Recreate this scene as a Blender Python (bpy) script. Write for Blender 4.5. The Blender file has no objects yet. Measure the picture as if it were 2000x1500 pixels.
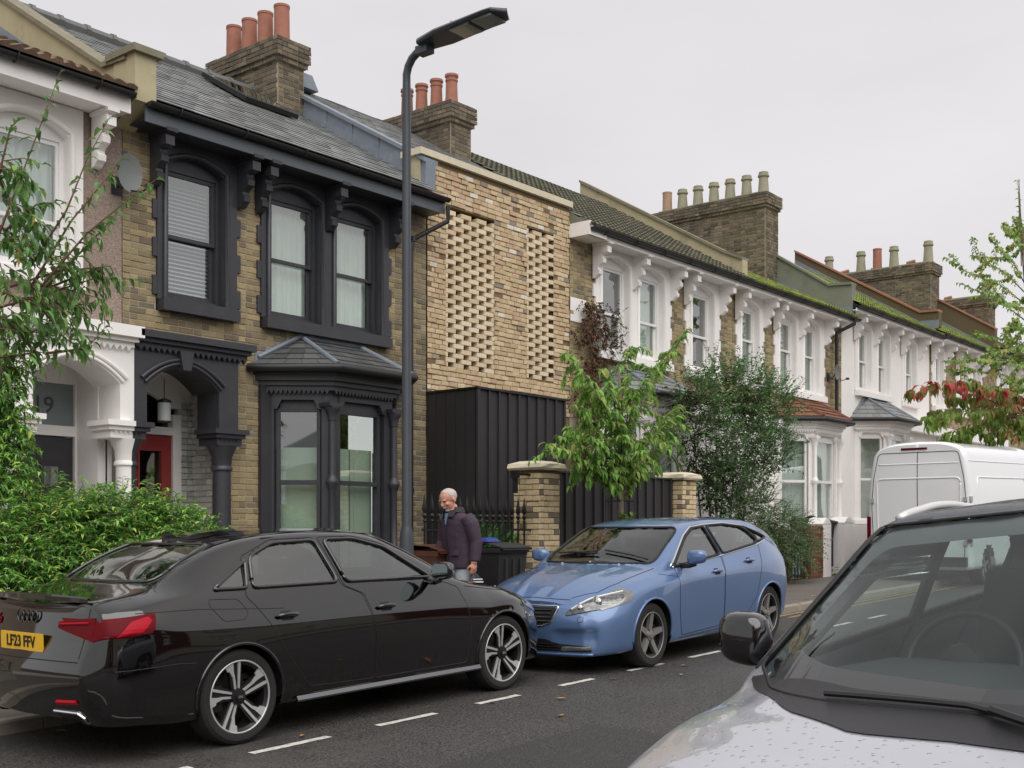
import bpy, math, random
from mathutils import Vector, Matrix, Euler
from mathutils.bvhtree import BVHTree
R = random.Random(7)
sc = bpy.context.scene
COL = sc.collection
# ---------------------------------------------------------------- camera
CAM = Vector((0, 0, 1.58)); TH = math.radians(39.32)
cd = bpy.data.cameras.new('camera'); cam = bpy.data.objects.new('camera', cd); COL.objects.link(cam)
cam.location = CAM; cam.rotation_euler = (math.radians(90), 0, TH - math.radians(90))
cd.sensor_width = 36; cd.lens = 36*2283/2000; cd.shift_y = 290/2000
cd.clip_start = .05; cd.clip_end = 3000; sc.camera = cam
# ---------------------------------------------------------------- overcast sky
w = bpy.data.worlds.new('World'); sc.world = w; w.use_nodes = True
nt = w.node_tree; N = nt.nodes; L = nt.links; N.clear()
o_ = N.new('ShaderNodeOutputWorld'); bg = N.new('ShaderNodeBackground'); bg.inputs[1].default_value = .1
sky = N.new('ShaderNodeTexSky'); sky.sky_type = 'NISHITA'; sky.sun_disc = False
sky.sun_elevation = math.radians(52); sky.sun_rotation = math.radians(140); sky.dust_density = 4; sky.air_density = 1.5
tcw = N.new('ShaderNodeTexCoord'); mpw = N.new('ShaderNodeMapping'); mpw.inputs['Scale'].default_value = (1, 1, 3.5)
nz = N.new('ShaderNodeTexNoise'); nz.inputs['Scale'].default_value = 2.2; nz.inputs['Detail'].default_value = 6; nz.inputs['Roughness'].default_value = .5
cr = N.new('ShaderNodeValToRGB')
cr.color_ramp.elements[0].position = .3; cr.color_ramp.elements[0].color = (4.12, 4.02, 4.12, 1)
cr.color_ramp.elements[1].position = .72; cr.color_ramp.elements[1].color = (4.72, 4.6, 4.64, 1)
mxw = N.new('ShaderNodeMix'); mxw.data_type = 'RGBA'; mxw.inputs[0].default_value = .97
L.new(tcw.outputs['Generated'], mpw.inputs[0]); L.new(mpw.outputs[0], nz.inputs['Vector']); L.new(nz.outputs[0], cr.inputs[0])
L.new(sky.outputs[0], mxw.inputs[6]); L.new(cr.outputs[0], mxw.inputs[7]); L.new(mxw.outputs[2], bg.inputs[0]); L.new(bg.outputs[0], o_.inputs[0])
sd = bpy.data.lights.new('sun', 'SUN'); sd.energy = 1.5; sd.angle = math.radians(70); sd.color = (1, .975, .95)
so = bpy.data.objects.new('sun', sd); COL.objects.link(so)
sdir = Vector((-.35, -.62, .95)).normalized(); so.rotation_euler = sdir.to_track_quat('Z', 'Y').to_euler(); so.location = (0, 0, 30)
vs = sc.view_settings; vs.view_transform = 'Standard'; vs.look = 'None'; vs.exposure = .86; vs.gamma = 1; vs.use_curve_mapping = False
# ---------------------------------------------------------------- helpers
GS = .027
def gz(x): return GS*max(-40, min(60, x))
MATS = {}
def rgb(r, g, b):
    return tuple((c/255/12.92 if c/255 <= .04045 else ((c/255+.055)/1.055)**2.4) for c in (r, g, b)) + (1,)
def mat(name, col, rough=.6, metal=0, noise=None, bump=None, coat=0, ramp=None, spec=.5, trans=None, dirt=None, obj=False):
    """ramp: list of colours picked by the face attribute 'rnd'; noise=(scale, amount); bump=(scale, strength); dirt=(colour, scale, low, high)"""
    if name in MATS: return MATS[name]
    m = bpy.data.materials.new(name); m.use_nodes = True; t = m.node_tree; n = t.nodes; l = t.links
    b = n['Principled BSDF']; b.inputs['Roughness'].default_value = rough; b.inputs['Metallic'].default_value = metal
    b.inputs['Coat Weight'].default_value = coat; b.inputs['Coat Roughness'].default_value = .03; b.inputs['Specular IOR Level'].default_value = spec
    if trans: b.inputs['Transmission Weight'].default_value = trans
    tc = n.new('ShaderNodeTexCoord'); P = tc.outputs['Object' if obj else 'Object']
    geo = n.new('ShaderNodeNewGeometry'); P = geo.outputs['Position']
    if ramp:
        at = n.new('ShaderNodeAttribute'); at.attribute_name = 'rnd'; r = n.new('ShaderNodeValToRGB'); cr = r.color_ramp; cr.interpolation = 'LINEAR'
        k = len(ramp)
        while len(cr.elements) < k: cr.elements.new(.5)
        for i, c in enumerate(ramp): cr.elements[i].position = i/(k-1); cr.elements[i].color = c if len(c) == 4 else (*c, 1)
        l.new(at.outputs['Fac'], r.inputs[0]); out = r.outputs[0]
    else:
        rn = n.new('ShaderNodeRGB'); rn.outputs[0].default_value = col if len(col) == 4 else (*col, 1); out = rn.outputs[0]
    def tex(scale, detail=4, rough=.6):
        x = n.new('ShaderNodeTexNoise'); x.inputs['Scale'].default_value = scale; x.inputs['Detail'].default_value = detail; x.inputs['Roughness'].default_value = rough
        l.new(P, x.inputs['Vector']); return x.outputs[0]
    def mapr(s, a, b_, c, d):
        x = n.new('ShaderNodeMapRange'); x.clamp = True
        for i, v in enumerate((a, b_, c, d)): x.inputs[i+1].default_value = v
        l.new(s, x.inputs[0]); return x.outputs[0]
    for ns in ([noise] if noise and not isinstance(noise, list) else noise or []):
        hr = ns[2] if len(ns) > 2 else .25; f = mapr(tex(ns[0]), .5-hr, .5+hr, 1-ns[1], 1+ns[1])
        mm = n.new('ShaderNodeMix'); mm.data_type = 'RGBA'; mm.blend_type = 'MULTIPLY'; mm.inputs[0].default_value = 1
        cb = n.new('ShaderNodeCombineColor'); [l.new(f, cb.inputs[i]) for i in range(3)]
        l.new(out, mm.inputs[6]); l.new(cb.outputs[0], mm.inputs[7]); out = mm.outputs[2]
    for dt in ([dirt] if dirt and not isinstance(dirt, list) else dirt or []):
        f = mapr(tex(dt[1], 6, .7), dt[2], dt[3], 0, dt[4] if len(dt) > 4 else 1)
        mm = n.new('ShaderNodeMix'); mm.data_type = 'RGBA'; l.new(f, mm.inputs[0]); l.new(out, mm.inputs[6]); mm.inputs[7].default_value = dt[0]; out = mm.outputs[2]
    l.new(out, b.inputs['Base Color'])
    if bump:
        bp = n.new('ShaderNodeBump'); bp.inputs['Strength'].default_value = bump[1]; bp.inputs['Distance'].default_value = bump[2] if len(bump) > 2 else .01
        l.new(tex(bump[0], 5), bp.inputs['Height']); l.new(bp.outputs[0], b.inputs['Normal'])
    MATS[name] = m; return m

class MB:
    def __init__(s): s.v = []; s.f = []; s.r = []; s.c = .5; s.useR = False
    def add(s, vs, fs, c=None):
        o = len(s.v); s.v.extend(tuple(p) for p in vs); s.f.extend(tuple(i+o for i in f) for f in fs)
        if c is not None: s.useR = True
        s.r.extend([s.c if c is None else c]*len(fs)); return s
    def box(s, x0, x1, y0, y1, z0, z1, c=None):
        return s.add([(x, y, z) for z in (z0, z1) for y in (y0, y1) for x in (x0, x1)], [(0, 2, 3, 1), (4, 5, 7, 6), (0, 1, 5, 4), (2, 6, 7, 3), (0, 4, 6, 2), (1, 3, 7, 5)], c)
    def hexa(s, p, c=None):  # 8 points: bottom ring 4, top ring 4
        return s.add(p, [(3, 2, 1, 0), (4, 5, 6, 7), (0, 1, 5, 4), (1, 2, 6, 5), (2, 3, 7, 6), (3, 0, 4, 7)], c)
    def prism(s, poly, ax, a, b, c=None):
        def m(p, d): return {'y': (p[0], d, p[1]), 'x': (d, p[0], p[1]), 'z': (p[0], p[1], d)}[ax]
        k = len(poly); vs = [m(p, a) for p in poly] + [m(p, b) for p in poly]
        fs = [tuple(range(k-1, -1, -1)), tuple(range(k, 2*k))] + [(i, (i+1) % k, k+(i+1) % k, k+i) for i in range(k)]
        return s.add(vs, fs, c)
    def tube(s, pts, r, n=8, cap=True, c=None):
        pts = [Vector(p) for p in pts]; k = len(pts); rr = r if isinstance(r, (list, tuple)) else [r]*k
        vs = []; up = None
        for i, p in enumerate(pts):
            t = (pts[min(i+1, k-1)] - pts[max(i-1, 0)])
            t = t.normalized() if t.length > 1e-9 else Vector((0, 0, 1))
            if up is None: up = Vector((0, 0, 1)) if abs(t.z) < .9 else Vector((1, 0, 0))
            a = t.cross(up).normalized(); up = a.cross(t).normalized()
            for j in range(n):
                g = 2*math.pi*j/n; vs.append(p + (a*math.cos(g) + up*math.sin(g))*rr[i])
        fs = [(i*n+j, i*n+(j+1) % n, (i+1)*n+(j+1) % n, (i+1)*n+j) for i in range(k-1) for j in range(n)]
        if cap: fs += [tuple(range(n-1, -1, -1)), tuple((k-1)*n+j for j in range(n))]
        return s.add(vs, fs, c)
    def lathe(s, prof, cen, n=16, ax='z', c=None, a0=0, a1=2*math.pi, cap=True):
        vs = []; full = abs(a1-a0-2*math.pi) < 1e-6; m = n if full else n+1
        for r, z in prof:
            for j in range(m):
                g = a0+(a1-a0)*j/n; u, v = r*math.cos(g), r*math.sin(g)
                vs.append({'z': (cen[0]+u, cen[1]+v, cen[2]+z), 'y': (cen[0]+u, cen[1]+z, cen[2]+v), 'x': (cen[0]+z, cen[1]+u, cen[2]+v)}[ax])
        k = len(prof)
        fs = [(i*m+j, i*m+(j+1) % m, (i+1)*m+(j+1) % m, (i+1)*m+j) for i in range(k-1) for j in range(n)]
        if cap and full and prof[0][0] > 1e-6: fs.append(tuple(range(m-1, -1, -1)))
        if cap and full and prof[-1][0] > 1e-6: fs.append(tuple((k-1)*m+j for j in range(m)))
        return s.add(vs, fs, c)
    def grid(s, rows, c=None):
        m = len(rows[0]); vs = [p for r in rows for p in r]
        return s.add(vs, [(i*m+j, i*m+j+1, (i+1)*m+j+1, (i+1)*m+j) for i in range(len(rows)-1) for j in range(m-1)], c)
    def mesh(s, name):
        me = bpy.data.meshes.new(name); me.from_pydata(s.v, [], s.f)
        if s.useR:
            a = me.attributes.new('rnd', 'FLOAT', 'FACE'); a.data.foreach_set('value', s.r)
        return me
def mk(name, mb, material, parent=None, smooth=None, kind=None, label=None):
    me = mb.mesh(name) if isinstance(mb, MB) else mb
    if material: me.materials.clear(); me.materials.append(material)
    if smooth:
        me.shade_smooth()
        if smooth != True: me.set_sharp_from_angle(angle=math.radians(smooth))
    o = bpy.data.objects.new(name, me); COL.objects.link(o)
    if parent is not None: attach(o, parent)
    if kind: o['kind'] = kind
    if label: o['label'] = label
    return o
ROOT = {}
def attach(o, parent):
    o.parent = parent
    r = parent
    off = Vector((0, 0, 0))
    while r is not None:
        off += r.location if r.parent is None and r.type == 'EMPTY' and r.get('_w') else Vector((0, 0, 0)); r = r.parent
    if parent.parent is None: o.matrix_parent_inverse = Matrix.Translation(-off)
def thing(name, label, cat, loc=(0, 0, 0), group=None, world=True):
    o = bpy.data.objects.new(name, None); COL.objects.link(o); o.location = loc; o.empty_display_size = .2
    if world: o['_w'] = 1
    return tag(o, label, cat, group)
def tag(o, label, cat, group=None):
    o['label'] = label; o['category'] = cat
    if group: o['group'] = group
    return o
def struct(name, mb, m, smooth=None): return mk(name, mb, m, kind='structure', smooth=smooth)
def depth(p): return (p[0]*math.cos(TH)+p[1]*math.sin(TH))

def brick_unit(c, ins=.05):
    b = MB(); q = []
    for y, i in ((0, 0), (-.86, 0), (-1, 1)):
        a, d = ins*i*.55, ins*i*1.7
        q += [(a, y, d), (1-a, y, d), (1-a, y, 1-d), (a, y, 1-d)]
    fs = [(8, 9, 10, 11)] + [(k*4+j, k*4+(j+1) % 4, (k+1)*4+(j+1) % 4, (k+1)*4+j) for k in (0, 1) for j in range(4)]
    b.add(q, fs, c); return b
UNITS = {}
def unit(kind, i, material, builder):
    k = (kind, i, material.name)
    if k not in UNITS:
        me = builder().mesh(kind); me.materials.append(material); UNITS[k] = me
    return UNITS[k]
def bricks(par, org, u, n, W, H, material, openings=(), mode='flemish', bl=.215, bh=.066, jt=.01, dep=.03, nparts=0, jit=.0025, tint=None, name='brick', bw=.1025, off=0., rag=0):
    """bricks laid on the plane org + u*a + z; n is the outward normal. openings are (a0,a1,z0,z1) in plane coordinates."""
    u = Vector(u); n = Vector(n); org = Vector(org); out = []
    nc = int(H/(bh+jt))
    for k in range(nc):
        z = k*(bh+jt); a = -R.random()*.02 - (0 if k % 2 else (bl+jt)*.5 if mode != 'header' else bw*.5) + off
        i = k % 2
        while a < W:
            ln = bw if mode == 'header' else bl if mode == 'stretcher' else (bl if i % 2 == 0 else bw)
            if mode == 'header': ln *= R.uniform(.88, 1.12)
            segs = [(max(a, 0), min(a+ln, W))]
            for (p, q, zz0, zz1) in openings:
                if zz0-bh*.55 < z < zz1-bh*.45:
                    ns = []
                    for s0, s1 in segs:
                        if s1 <= p or s0 >= q: ns.append((s0, s1))
                        else:
                            if s0 < p: ns.append((s0, p))
                            if s1 > q: ns.append((q, s1))
                    segs = ns
            for s0, s1 in segs:
                if s1-s0 > .025: out.append((s0, s1, z))
            a += ln+jt; i += 1
    def dist(b): return depth(org+u*b[0])
    out.sort(key=dist)
    step = MB()
    for idx, (s0, s1, z) in enumerate(out):
        c = R.random() if tint is None else tint(s0, z)
        p = org + u*s0 + Vector((0, 0, z)) + n*R.gauss(0, jit); hh = bh*R.uniform(.94, 1.04); d = dep
        if rag: p = p + Vector((0, 0, rag*math.sin(s0*3+z*2)+R.gauss(0, rag*.4)))
        if idx < nparts:
            me = unit('brick', int(c*11.99), material, lambda: brick_unit((int(c*11.99)+.5)/12))
            o = bpy.data.objects.new(name, me); COL.objects.link(o); o.parent = par
            mx = Matrix.Identity(4)
            mx.col[0] = (*(u*(s1-s0)), 0); mx.col[1] = (*(-n*d), 0); mx.col[2] = (0, 0, hh, 0); mx.col[3] = (*p, 1)
            pl = par.location if par.get('_w') else Vector((0, 0, 0))
            mx = Matrix.Translation(-pl) @ mx
            o.matrix_basis = mx
        else:
            ub = brick_unit(c)
            step.add([p + u*(s1-s0)*v[0] + n*(-v[1]*d) + Vector((0, 0, hh*v[2])) for v in ub.v], ub.f, c)
    if step.v: mk('brickwork', step, material, par, kind='stuff')
def holed(mb, x0, x1, z0, z1, holes, y, thick=.2):
    """slab in the XZ plane, front at y, with rectangular holes"""
    xs = sorted({x0, x1, *[min(max(h[i], x0), x1) for h in holes for i in (0, 1)]}); zs = sorted({z0, z1, *[min(max(h[i], z0), z1) for h in holes for i in (2, 3)]})
    for i in range(len(xs)-1):
        for j in range(len(zs)-1):
            a, b, c, d = xs[i], xs[i+1], zs[j], zs[j+1]
            if b-a < 1e-5 or d-c < 1e-5: continue
            mx, mz = (a+b)/2, (c+d)/2
            if any(h[0] < mx < h[1] and h[2] < mz < h[3] for h in holes): continue
            mb.box(a, b, y, y+thick, c, d)
    return mb
# ---------------------------------------------------------------- materials shared
brick_old = mat('stock_brick', None, .9, ramp=[rgb(108, 98, 80), rgb(146, 130, 98), rgb(162, 144, 108), rgb(150, 134, 102), rgb(168, 150, 112), rgb(130, 116, 90), rgb(154, 138, 104), rgb(114, 104, 86), rgb(160, 142, 106)], noise=[(60, .22), (7, .14)], bump=(90, .5, .006), dirt=(rgb(112, 100, 76), 1.5, .5, .8, .4))
brick_dark = mat('sooty_brick', None, .92, ramp=[rgb(68, 63, 56), rgb(104, 94, 78), rgb(121, 108, 89), rgb(87, 78, 68), rgb(135, 120, 98), rgb(77, 71, 64), rgb(113, 101, 85)], noise=[(50, .25), (5, .2)], bump=(90, .5, .006), dirt=(rgb(109, 112, 87), 3, .5, .8, .5))
brick_new = mat('tumbled_brick', None, .88, ramp=[rgb(122, 120, 112), rgb(194, 172, 138), rgb(204, 182, 148), rgb(188, 164, 128), rgb(186, 158, 130), rgb(204, 184, 150), rgb(182, 158, 122), rgb(198, 176, 140), rgb(208, 190, 158), rgb(218, 212, 198)], noise=[(45, .2), (9, .1)], bump=(80, .6, .008))
brick_lat = mat('lattice_brick', None, .88, ramp=[rgb(196, 176, 146), rgb(209, 191, 160), rgb(220, 205, 176), rgb(204, 182, 152), rgb(224, 211, 186)], noise=[(45, .12)], bump=(80, .4, .006))
brick_red = mat('red_brick', None, .9, ramp=[rgb(70, 40, 32), rgb(116, 66, 48), rgb(132, 82, 60), rgb(96, 58, 44), rgb(120, 90, 66)], noise=[(50, .25)], bump=(90, .5, .006))
mortar = mat('lime_mortar', rgb(158, 150, 130), .95, noise=[(40, .2), (3, .15)], bump=(120, .4, .004))
mortar_d = mat('dark_mortar', rgb(117, 100, 74), .95, noise=(30, .2))
blackp = mat('charcoal_paint', rgb(54, 54, 59), .42, dirt=(rgb(74, 74, 76), 2.2, .5, .85, .45), noise=(4, .1), bump=(60, .08, .004))
whitep = mat('white_paint', rgb(240, 236, 233), .55, noise=(2.5, .03), dirt=(rgb(190, 190, 178), 1.6, .58, .95, .35), bump=(40, .06, .004))
whitew = mat('white_woodwork', rgb(232, 230, 228), .4, noise=(3, .03))
slate = mat('slate', None, .42, ramp=[rgb(100, 102, 101), rgb(122, 124, 123), rgb(132, 134, 133), rgb(111, 113, 113), rgb(146, 147, 147)], noise=[(12, .12)], bump=(70, .25, .004))
dark_slate = mat('dark_slate', None, .42, ramp=[rgb(66, 68, 67), rgb(81, 83, 82), rgb(88, 89, 89), rgb(74, 75, 75), rgb(97, 98, 98)], noise=[(12, .12)], bump=(70, .25, .004))
lead = mat('lead_sheet', rgb(118, 126, 136), .5, noise=[(5, .12)], dirt=(rgb(160, 166, 172), 4, .55, .8, .5), bump=(25, .12, .01))
iron = mat('black_iron', rgb(24, 23, 25), .45, noise=(30, .15))
plastic_k = mat('black_plastic', rgb(33, 32, 34), .5, bump=(120, .1, .002))
render_c = mat('cream_render', rgb(178, 168, 136), .9, noise=[(3, .1)], dirt=[(rgb(112, 112, 84), 2.2, .52, .8, .7)], bump=(60, .3, .006))
render_g = mat('weathered_render', rgb(122, 124, 112), .9, noise=[(3, .1)], dirt=[(rgb(84, 90, 74), 2, .5, .8, .7)], bump=(60, .3, .006))
stone = mat('pale_stone', rgb(206, 196, 172), .85, noise=[(9, .08)], dirt=(rgb(120, 120, 96), 5, .6, .85, .6), bump=(50, .4, .008))
greyp = mat('grey_fascia_paint', rgb(88, 95, 101), .4, noise=(4, .06))
worn_stone = mat('weathered_coping', rgb(128, 122, 102), .9, noise=[(9, .15)], dirt=(rgb(90, 92, 70), 4, .5, .8, .7), bump=(50, .4, .008))
moss_cap = mat('mossy_flaunching', rgb(112, 110, 88), .95, noise=[(9, .15)], dirt=(rgb(96, 104, 60), 4, .45, .7, .8), bump=(30, .6, .02))
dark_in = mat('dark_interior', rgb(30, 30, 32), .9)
terracotta = mat('terracotta', rgb(157, 105, 87), .8, noise=[(8, .14)], dirt=(rgb(110, 81, 70), 5, .6, .9, .5))
pot_buff = mat('buff_pot', rgb(150, 146, 124), .85, noise=[(8, .12)], dirt=(rgb(96, 104, 84), 4, .5, .8, .6))
tile_br = mat('brown_tile', None, .85, ramp=[rgb(84, 66, 54), rgb(112, 90, 72), rgb(98, 78, 62), rgb(124, 102, 82)], noise=[(20, .15)], bump=(60, .3, .005))
tile_gr = mat('grey_green_tile', None, .85, ramp=[rgb(80, 80, 66), rgb(98, 96, 80), rgb(88, 86, 72), rgb(108, 106, 90)], noise=[(20, .15)], dirt=(rgb(96, 104, 60), 2.5, .55, .8, .6))
tile_moss = mat('mossy_tile', None, .9, ramp=[rgb(86, 78, 62), rgb(96, 100, 60), rgb(106, 96, 74), rgb(92, 88, 66)], noise=[(20, .2)], dirt=(rgb(132, 150, 56), 3.2, .4, .56, .95), bump=(40, .6, .02))
tile_red = mat('red_brown_tile', None, .85, ramp=[rgb(104, 66, 50), rgb(130, 86, 66), rgb(116, 76, 58)], noise=[(20, .15)], dirt=(rgb(110, 120, 50), 3, .62, .75, .8))
def glass_mat(name, tint, alpha=.35, rough=.02, fm=1.6):
    """thin window glass: mostly clear with a strong fresnel reflection"""
    if name in MATS: return MATS[name]
    m = bpy.data.materials.new(name); m.use_nodes = True; t = m.node_tree; n = t.nodes; l = t.links; n.clear()
    o = n.new('ShaderNodeOutputMaterial'); g = n.new('ShaderNodeBsdfGlossy'); g.inputs['Roughness'].default_value = rough; g.inputs['Color'].default_value = (.95, .97, .96, 1)
    tr = n.new('ShaderNodeBsdfTransparent'); tr.inputs[0].default_value = tint
    fr = n.new('ShaderNodeFresnel'); bf = n.new('ShaderNodeNewGeometry'); ior = n.new('ShaderNodeMapRange'); ior.inputs[3].default_value = 1.5; ior.inputs[4].default_value = 1/1.5; l.new(bf.outputs['Backfacing'], ior.inputs[0]); l.new(ior.outputs[0], fr.inputs[0])
    ma = n.new('ShaderNodeMath'); ma.operation = 'MULTIPLY_ADD'; ma.inputs[1].default_value = fm; ma.inputs[2].default_value = alpha; ma.use_clamp = True
    tc = n.new('ShaderNodeNewGeometry'); nz = n.new('ShaderNodeTexNoise'); nz.inputs['Scale'].default_value = .9; nz.inputs['Detail'].default_value = 1
    bp = n.new('ShaderNodeBump'); bp.inputs['Strength'].default_value = .25; bp.inputs['Distance'].default_value = .02
    l.new(tc.outputs['Position'], nz.inputs['Vector']); l.new(nz.outputs[0], bp.inputs['Height']); l.new(bp.outputs[0], g.inputs['Normal'])
    mx = n.new('ShaderNodeMixShader'); l.new(fr.outputs[0], ma.inputs[0]); l.new(ma.outputs[0], mx.inputs[0]); l.new(tr.outputs[0], mx.inputs[1]); l.new(g.outputs[0], mx.inputs[2]); l.new(mx.outputs[0], o.inputs[0])
    MATS[name] = m; return m
pane = glass_mat('window_glass', (.82, .9, .87, 1), .2)
# ---------------------------------------------------------------- ground
asphalt = mat('wet_asphalt', rgb(64, 61, 59), .6, dirt=[(rgb(92, 88, 84), .7, .52, .66, .35), (rgb(46, 43, 42), 1.1, .55, .7, .45)], noise=[(62, .75, .09), (30, .25), (1.2, .14)], bump=(70, 1., .015))
tarmac = mat('footway_tarmac', rgb(96, 90, 84), .8, noise=[(150, .3), (1.5, .15)], bump=(150, .5, .008))
earth = mat('garden_earth', rgb(70, 60, 48), .95, noise=[(20, .3)], bump=(30, .8, .03))
granite = mat('kerb_stone', rgb(140, 132, 120), .85, noise=[(60, .2), (3, .15)], bump=(90, .4, .006))
def sheet(name, y0, y1, dz, m, xs=(-300, -40, -10, 0, 10, 20, 30, 60, 400)):
    b = MB(); ys = y0 if isinstance(y0, list) else [y0, y1]
    b.grid([[(x, y, gz(x)+dz) for x in xs] for y in reversed(ys)])
    return struct(name, b, m)
sheet('ground', [-500, -8, 30, 600], None, -.02, earth)
sheet('road', -.35, 8.6, 0, asphalt, xs=tuple(range(-40, 61, 4)))
def kerb_y(x): return 8.2 if x < 12.6 else 8.2-.62*min(1, (x-12.6)/2.2)
pv = MB()
xs = [-40+i for i in range(101)]
pv.grid([[(x, 10.4, gz(x)+.11) for x in xs], [(x, kerb_y(x)+.12, gz(x)+.1) for x in xs]])
struct('pavement', pv, tarmac)
fy = MB(); fy.grid([[(x, 13.4, gz(x)+.13) for x in xs], [(x, 10.0, gz(x)+.125) for x in xs]]); struct('added_bounce_yards', fy, mat('bounce_concrete', rgb(158, 154, 146), .9, noise=[(20, .12), (2, .1)], bump=(60, .3, .005)))  # pale paving added to bounce light up into the dark porches
pv = MB(); pv.grid([[(x, -.5, gz(x)+.1) for x in xs], [(x, -4.6, gz(x)+.12) for x in xs]]); struct('near_pavement', pv, tarmac)
def kerb(name, fy, x0, x1, parts_from, parts_to, side):
    root = MB(); root.box(x0, x1, fy(x0)+side*.13, fy(x0)+side*.16, gz(x0)-.1, gz(x0)-.05)
    k = struct(name, root, granite); x = x0; rest = MB()
    while x < x1:
        ln = .9+R.uniform(-.05, .05); a, b = x, x+ln-.008; q = []
        for zt, ins in ((-.06, 0), (.088, 0), (.103, .012)):
            q += [(a+ins*.3, fy(a)+side*ins, gz(a)+zt), (b-ins*.3, fy(b)+side*ins, gz(b)+zt), (b-ins*.3, fy(b)+side*.125, gz(b)+zt), (a+ins*.3, fy(a)+side*.125, gz(a)+zt)]
        m = MB(); m.add(q, [(i*4+j, i*4+(j+1) % 4, (i+1)*4+(j+1) % 4, (i+1)*4+j) for i in (0, 1) for j in range(4)]+[(8, 9, 10, 11)])
        if parts_from < x < parts_to: mk('kerb_stone', m, granite, k)
        else: rest.add(m.v, m.f)
        x += ln
    mk('kerb_run', rest, granite, k, kind='stuff')
kerb('kerb', kerb_y, 1, 59, 1, 30, 1)
kerb('near_kerb', lambda x: -.35, -10, 40, -50, -49, -1)
paint = mat('road_paint', rgb(205, 200, 192), .75, noise=[(40, .12)], dirt=(rgb(84, 80, 77), 22, .5, .72, .8))
yellow = mat('yellow_paint', rgb(150, 128, 84), .75, noise=[(40, .12)], dirt=(rgb(84, 80, 77), 14, .45, .65, .9))
def stripe(name, x0, x1, y0, y1, m, n=10):
    b = MB(); r = []
    for yy, s in ((y1, 1), (y0, -1)):
        r.append([(x0+(x1-x0)*i/n, yy+R.uniform(-.006, .006), gz(x0+(x1-x0)*i/n)+.004) for i in range(n+1)])
    b.grid(r); return struct(name, b, m)
for x0, x1 in ((2.6, 3.25), (3.72, 4.36), (4.84, 5.52), (6.0, 6.62), (7.13, 7.66), (8.26, 8.76), (9.36, 9.98), (10.52, 11.16), (11.7, 12.3), (12.9, 13.5), (14.1, 14.7), (15.3, 15.9)):
    stripe('bay_marking', x0, x1, 6.14+.012*(x0-5), 6.21+.012*(x0-5), paint)
for k in (0, .2):
    stripe('yellow_line', 14.9, 34, 7.23+k, 7.31+k, yellow, 60)

def blob(name, cx, cy, rx, ry, m, dz):
    b = MB(); q = []
    for i in range(26):
        g = 2*math.pi*i/26; r = 1+.25*math.sin(3*g+cx)+.12*R.uniform(-1, 1); x = cx+rx*r*math.cos(g); q.append((x, cy+ry*r*math.sin(g), gz(x)+dz))
    b.add(q, [tuple(range(26))]); struct(name, b, m)
rp = MB(); rp.grid([[(x, y, gz(x)+.0035) for x in (4.4, 5.6, 6.9)] for y in (4.9, 3.7)]); struct('road_repair', rp, mat('repair_asphalt', rgb(54, 52, 51), .6, noise=[(80, .6, .1)], bump=(80, 1, .012)))
# ---------------------------------------------------------------- house building blocks
F = 12.2
blind = mat('blind_slats', rgb(196, 200, 208), .6)
net = mat('net_and_reflection', rgb(206, 212, 204), .9, noise=[(6, .06)])  # curtain tone; also paints the reflection behind the charcoal house's paired panes
greenc = mat('green_curtain', rgb(132, 160, 142), .9, noise=[(5, .12)])
paleg = mat('shutter_paint', rgb(196, 206, 190), .6)
def arch_z(x, xl, xr, zs, rise): t = (2*x-xl-xr)/(xr-xl); return zs+rise*(1-t*t)
def arch_head(mb, x0, x1, op, zspring, rise, ztop, y0, y1, n=12):
    """solid head over one or more arched openings: columns from the arch up to ztop"""
    cur = x0
    for (a, b) in op:
        if a > cur: mb.box(cur, a, y0, y1, zspring, ztop)
        for i in range(n):
            p, q = a+(b-a)*i/n, a+(b-a)*(i+1)/n; zp, zq = arch_z(p, a, b, zspring, rise), arch_z(q, a, b, zspring, rise)
            mb.hexa([(p, y0, zp), (q, y0, zq), (q, y1, zq), (p, y1, zp), (p, y0, ztop), (q, y0, ztop), (q, y1, ztop), (p, y1, ztop)])
        cur = b
    if cur < x1: mb.box(cur, x1, y0, y1, zspring, ztop)
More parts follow.
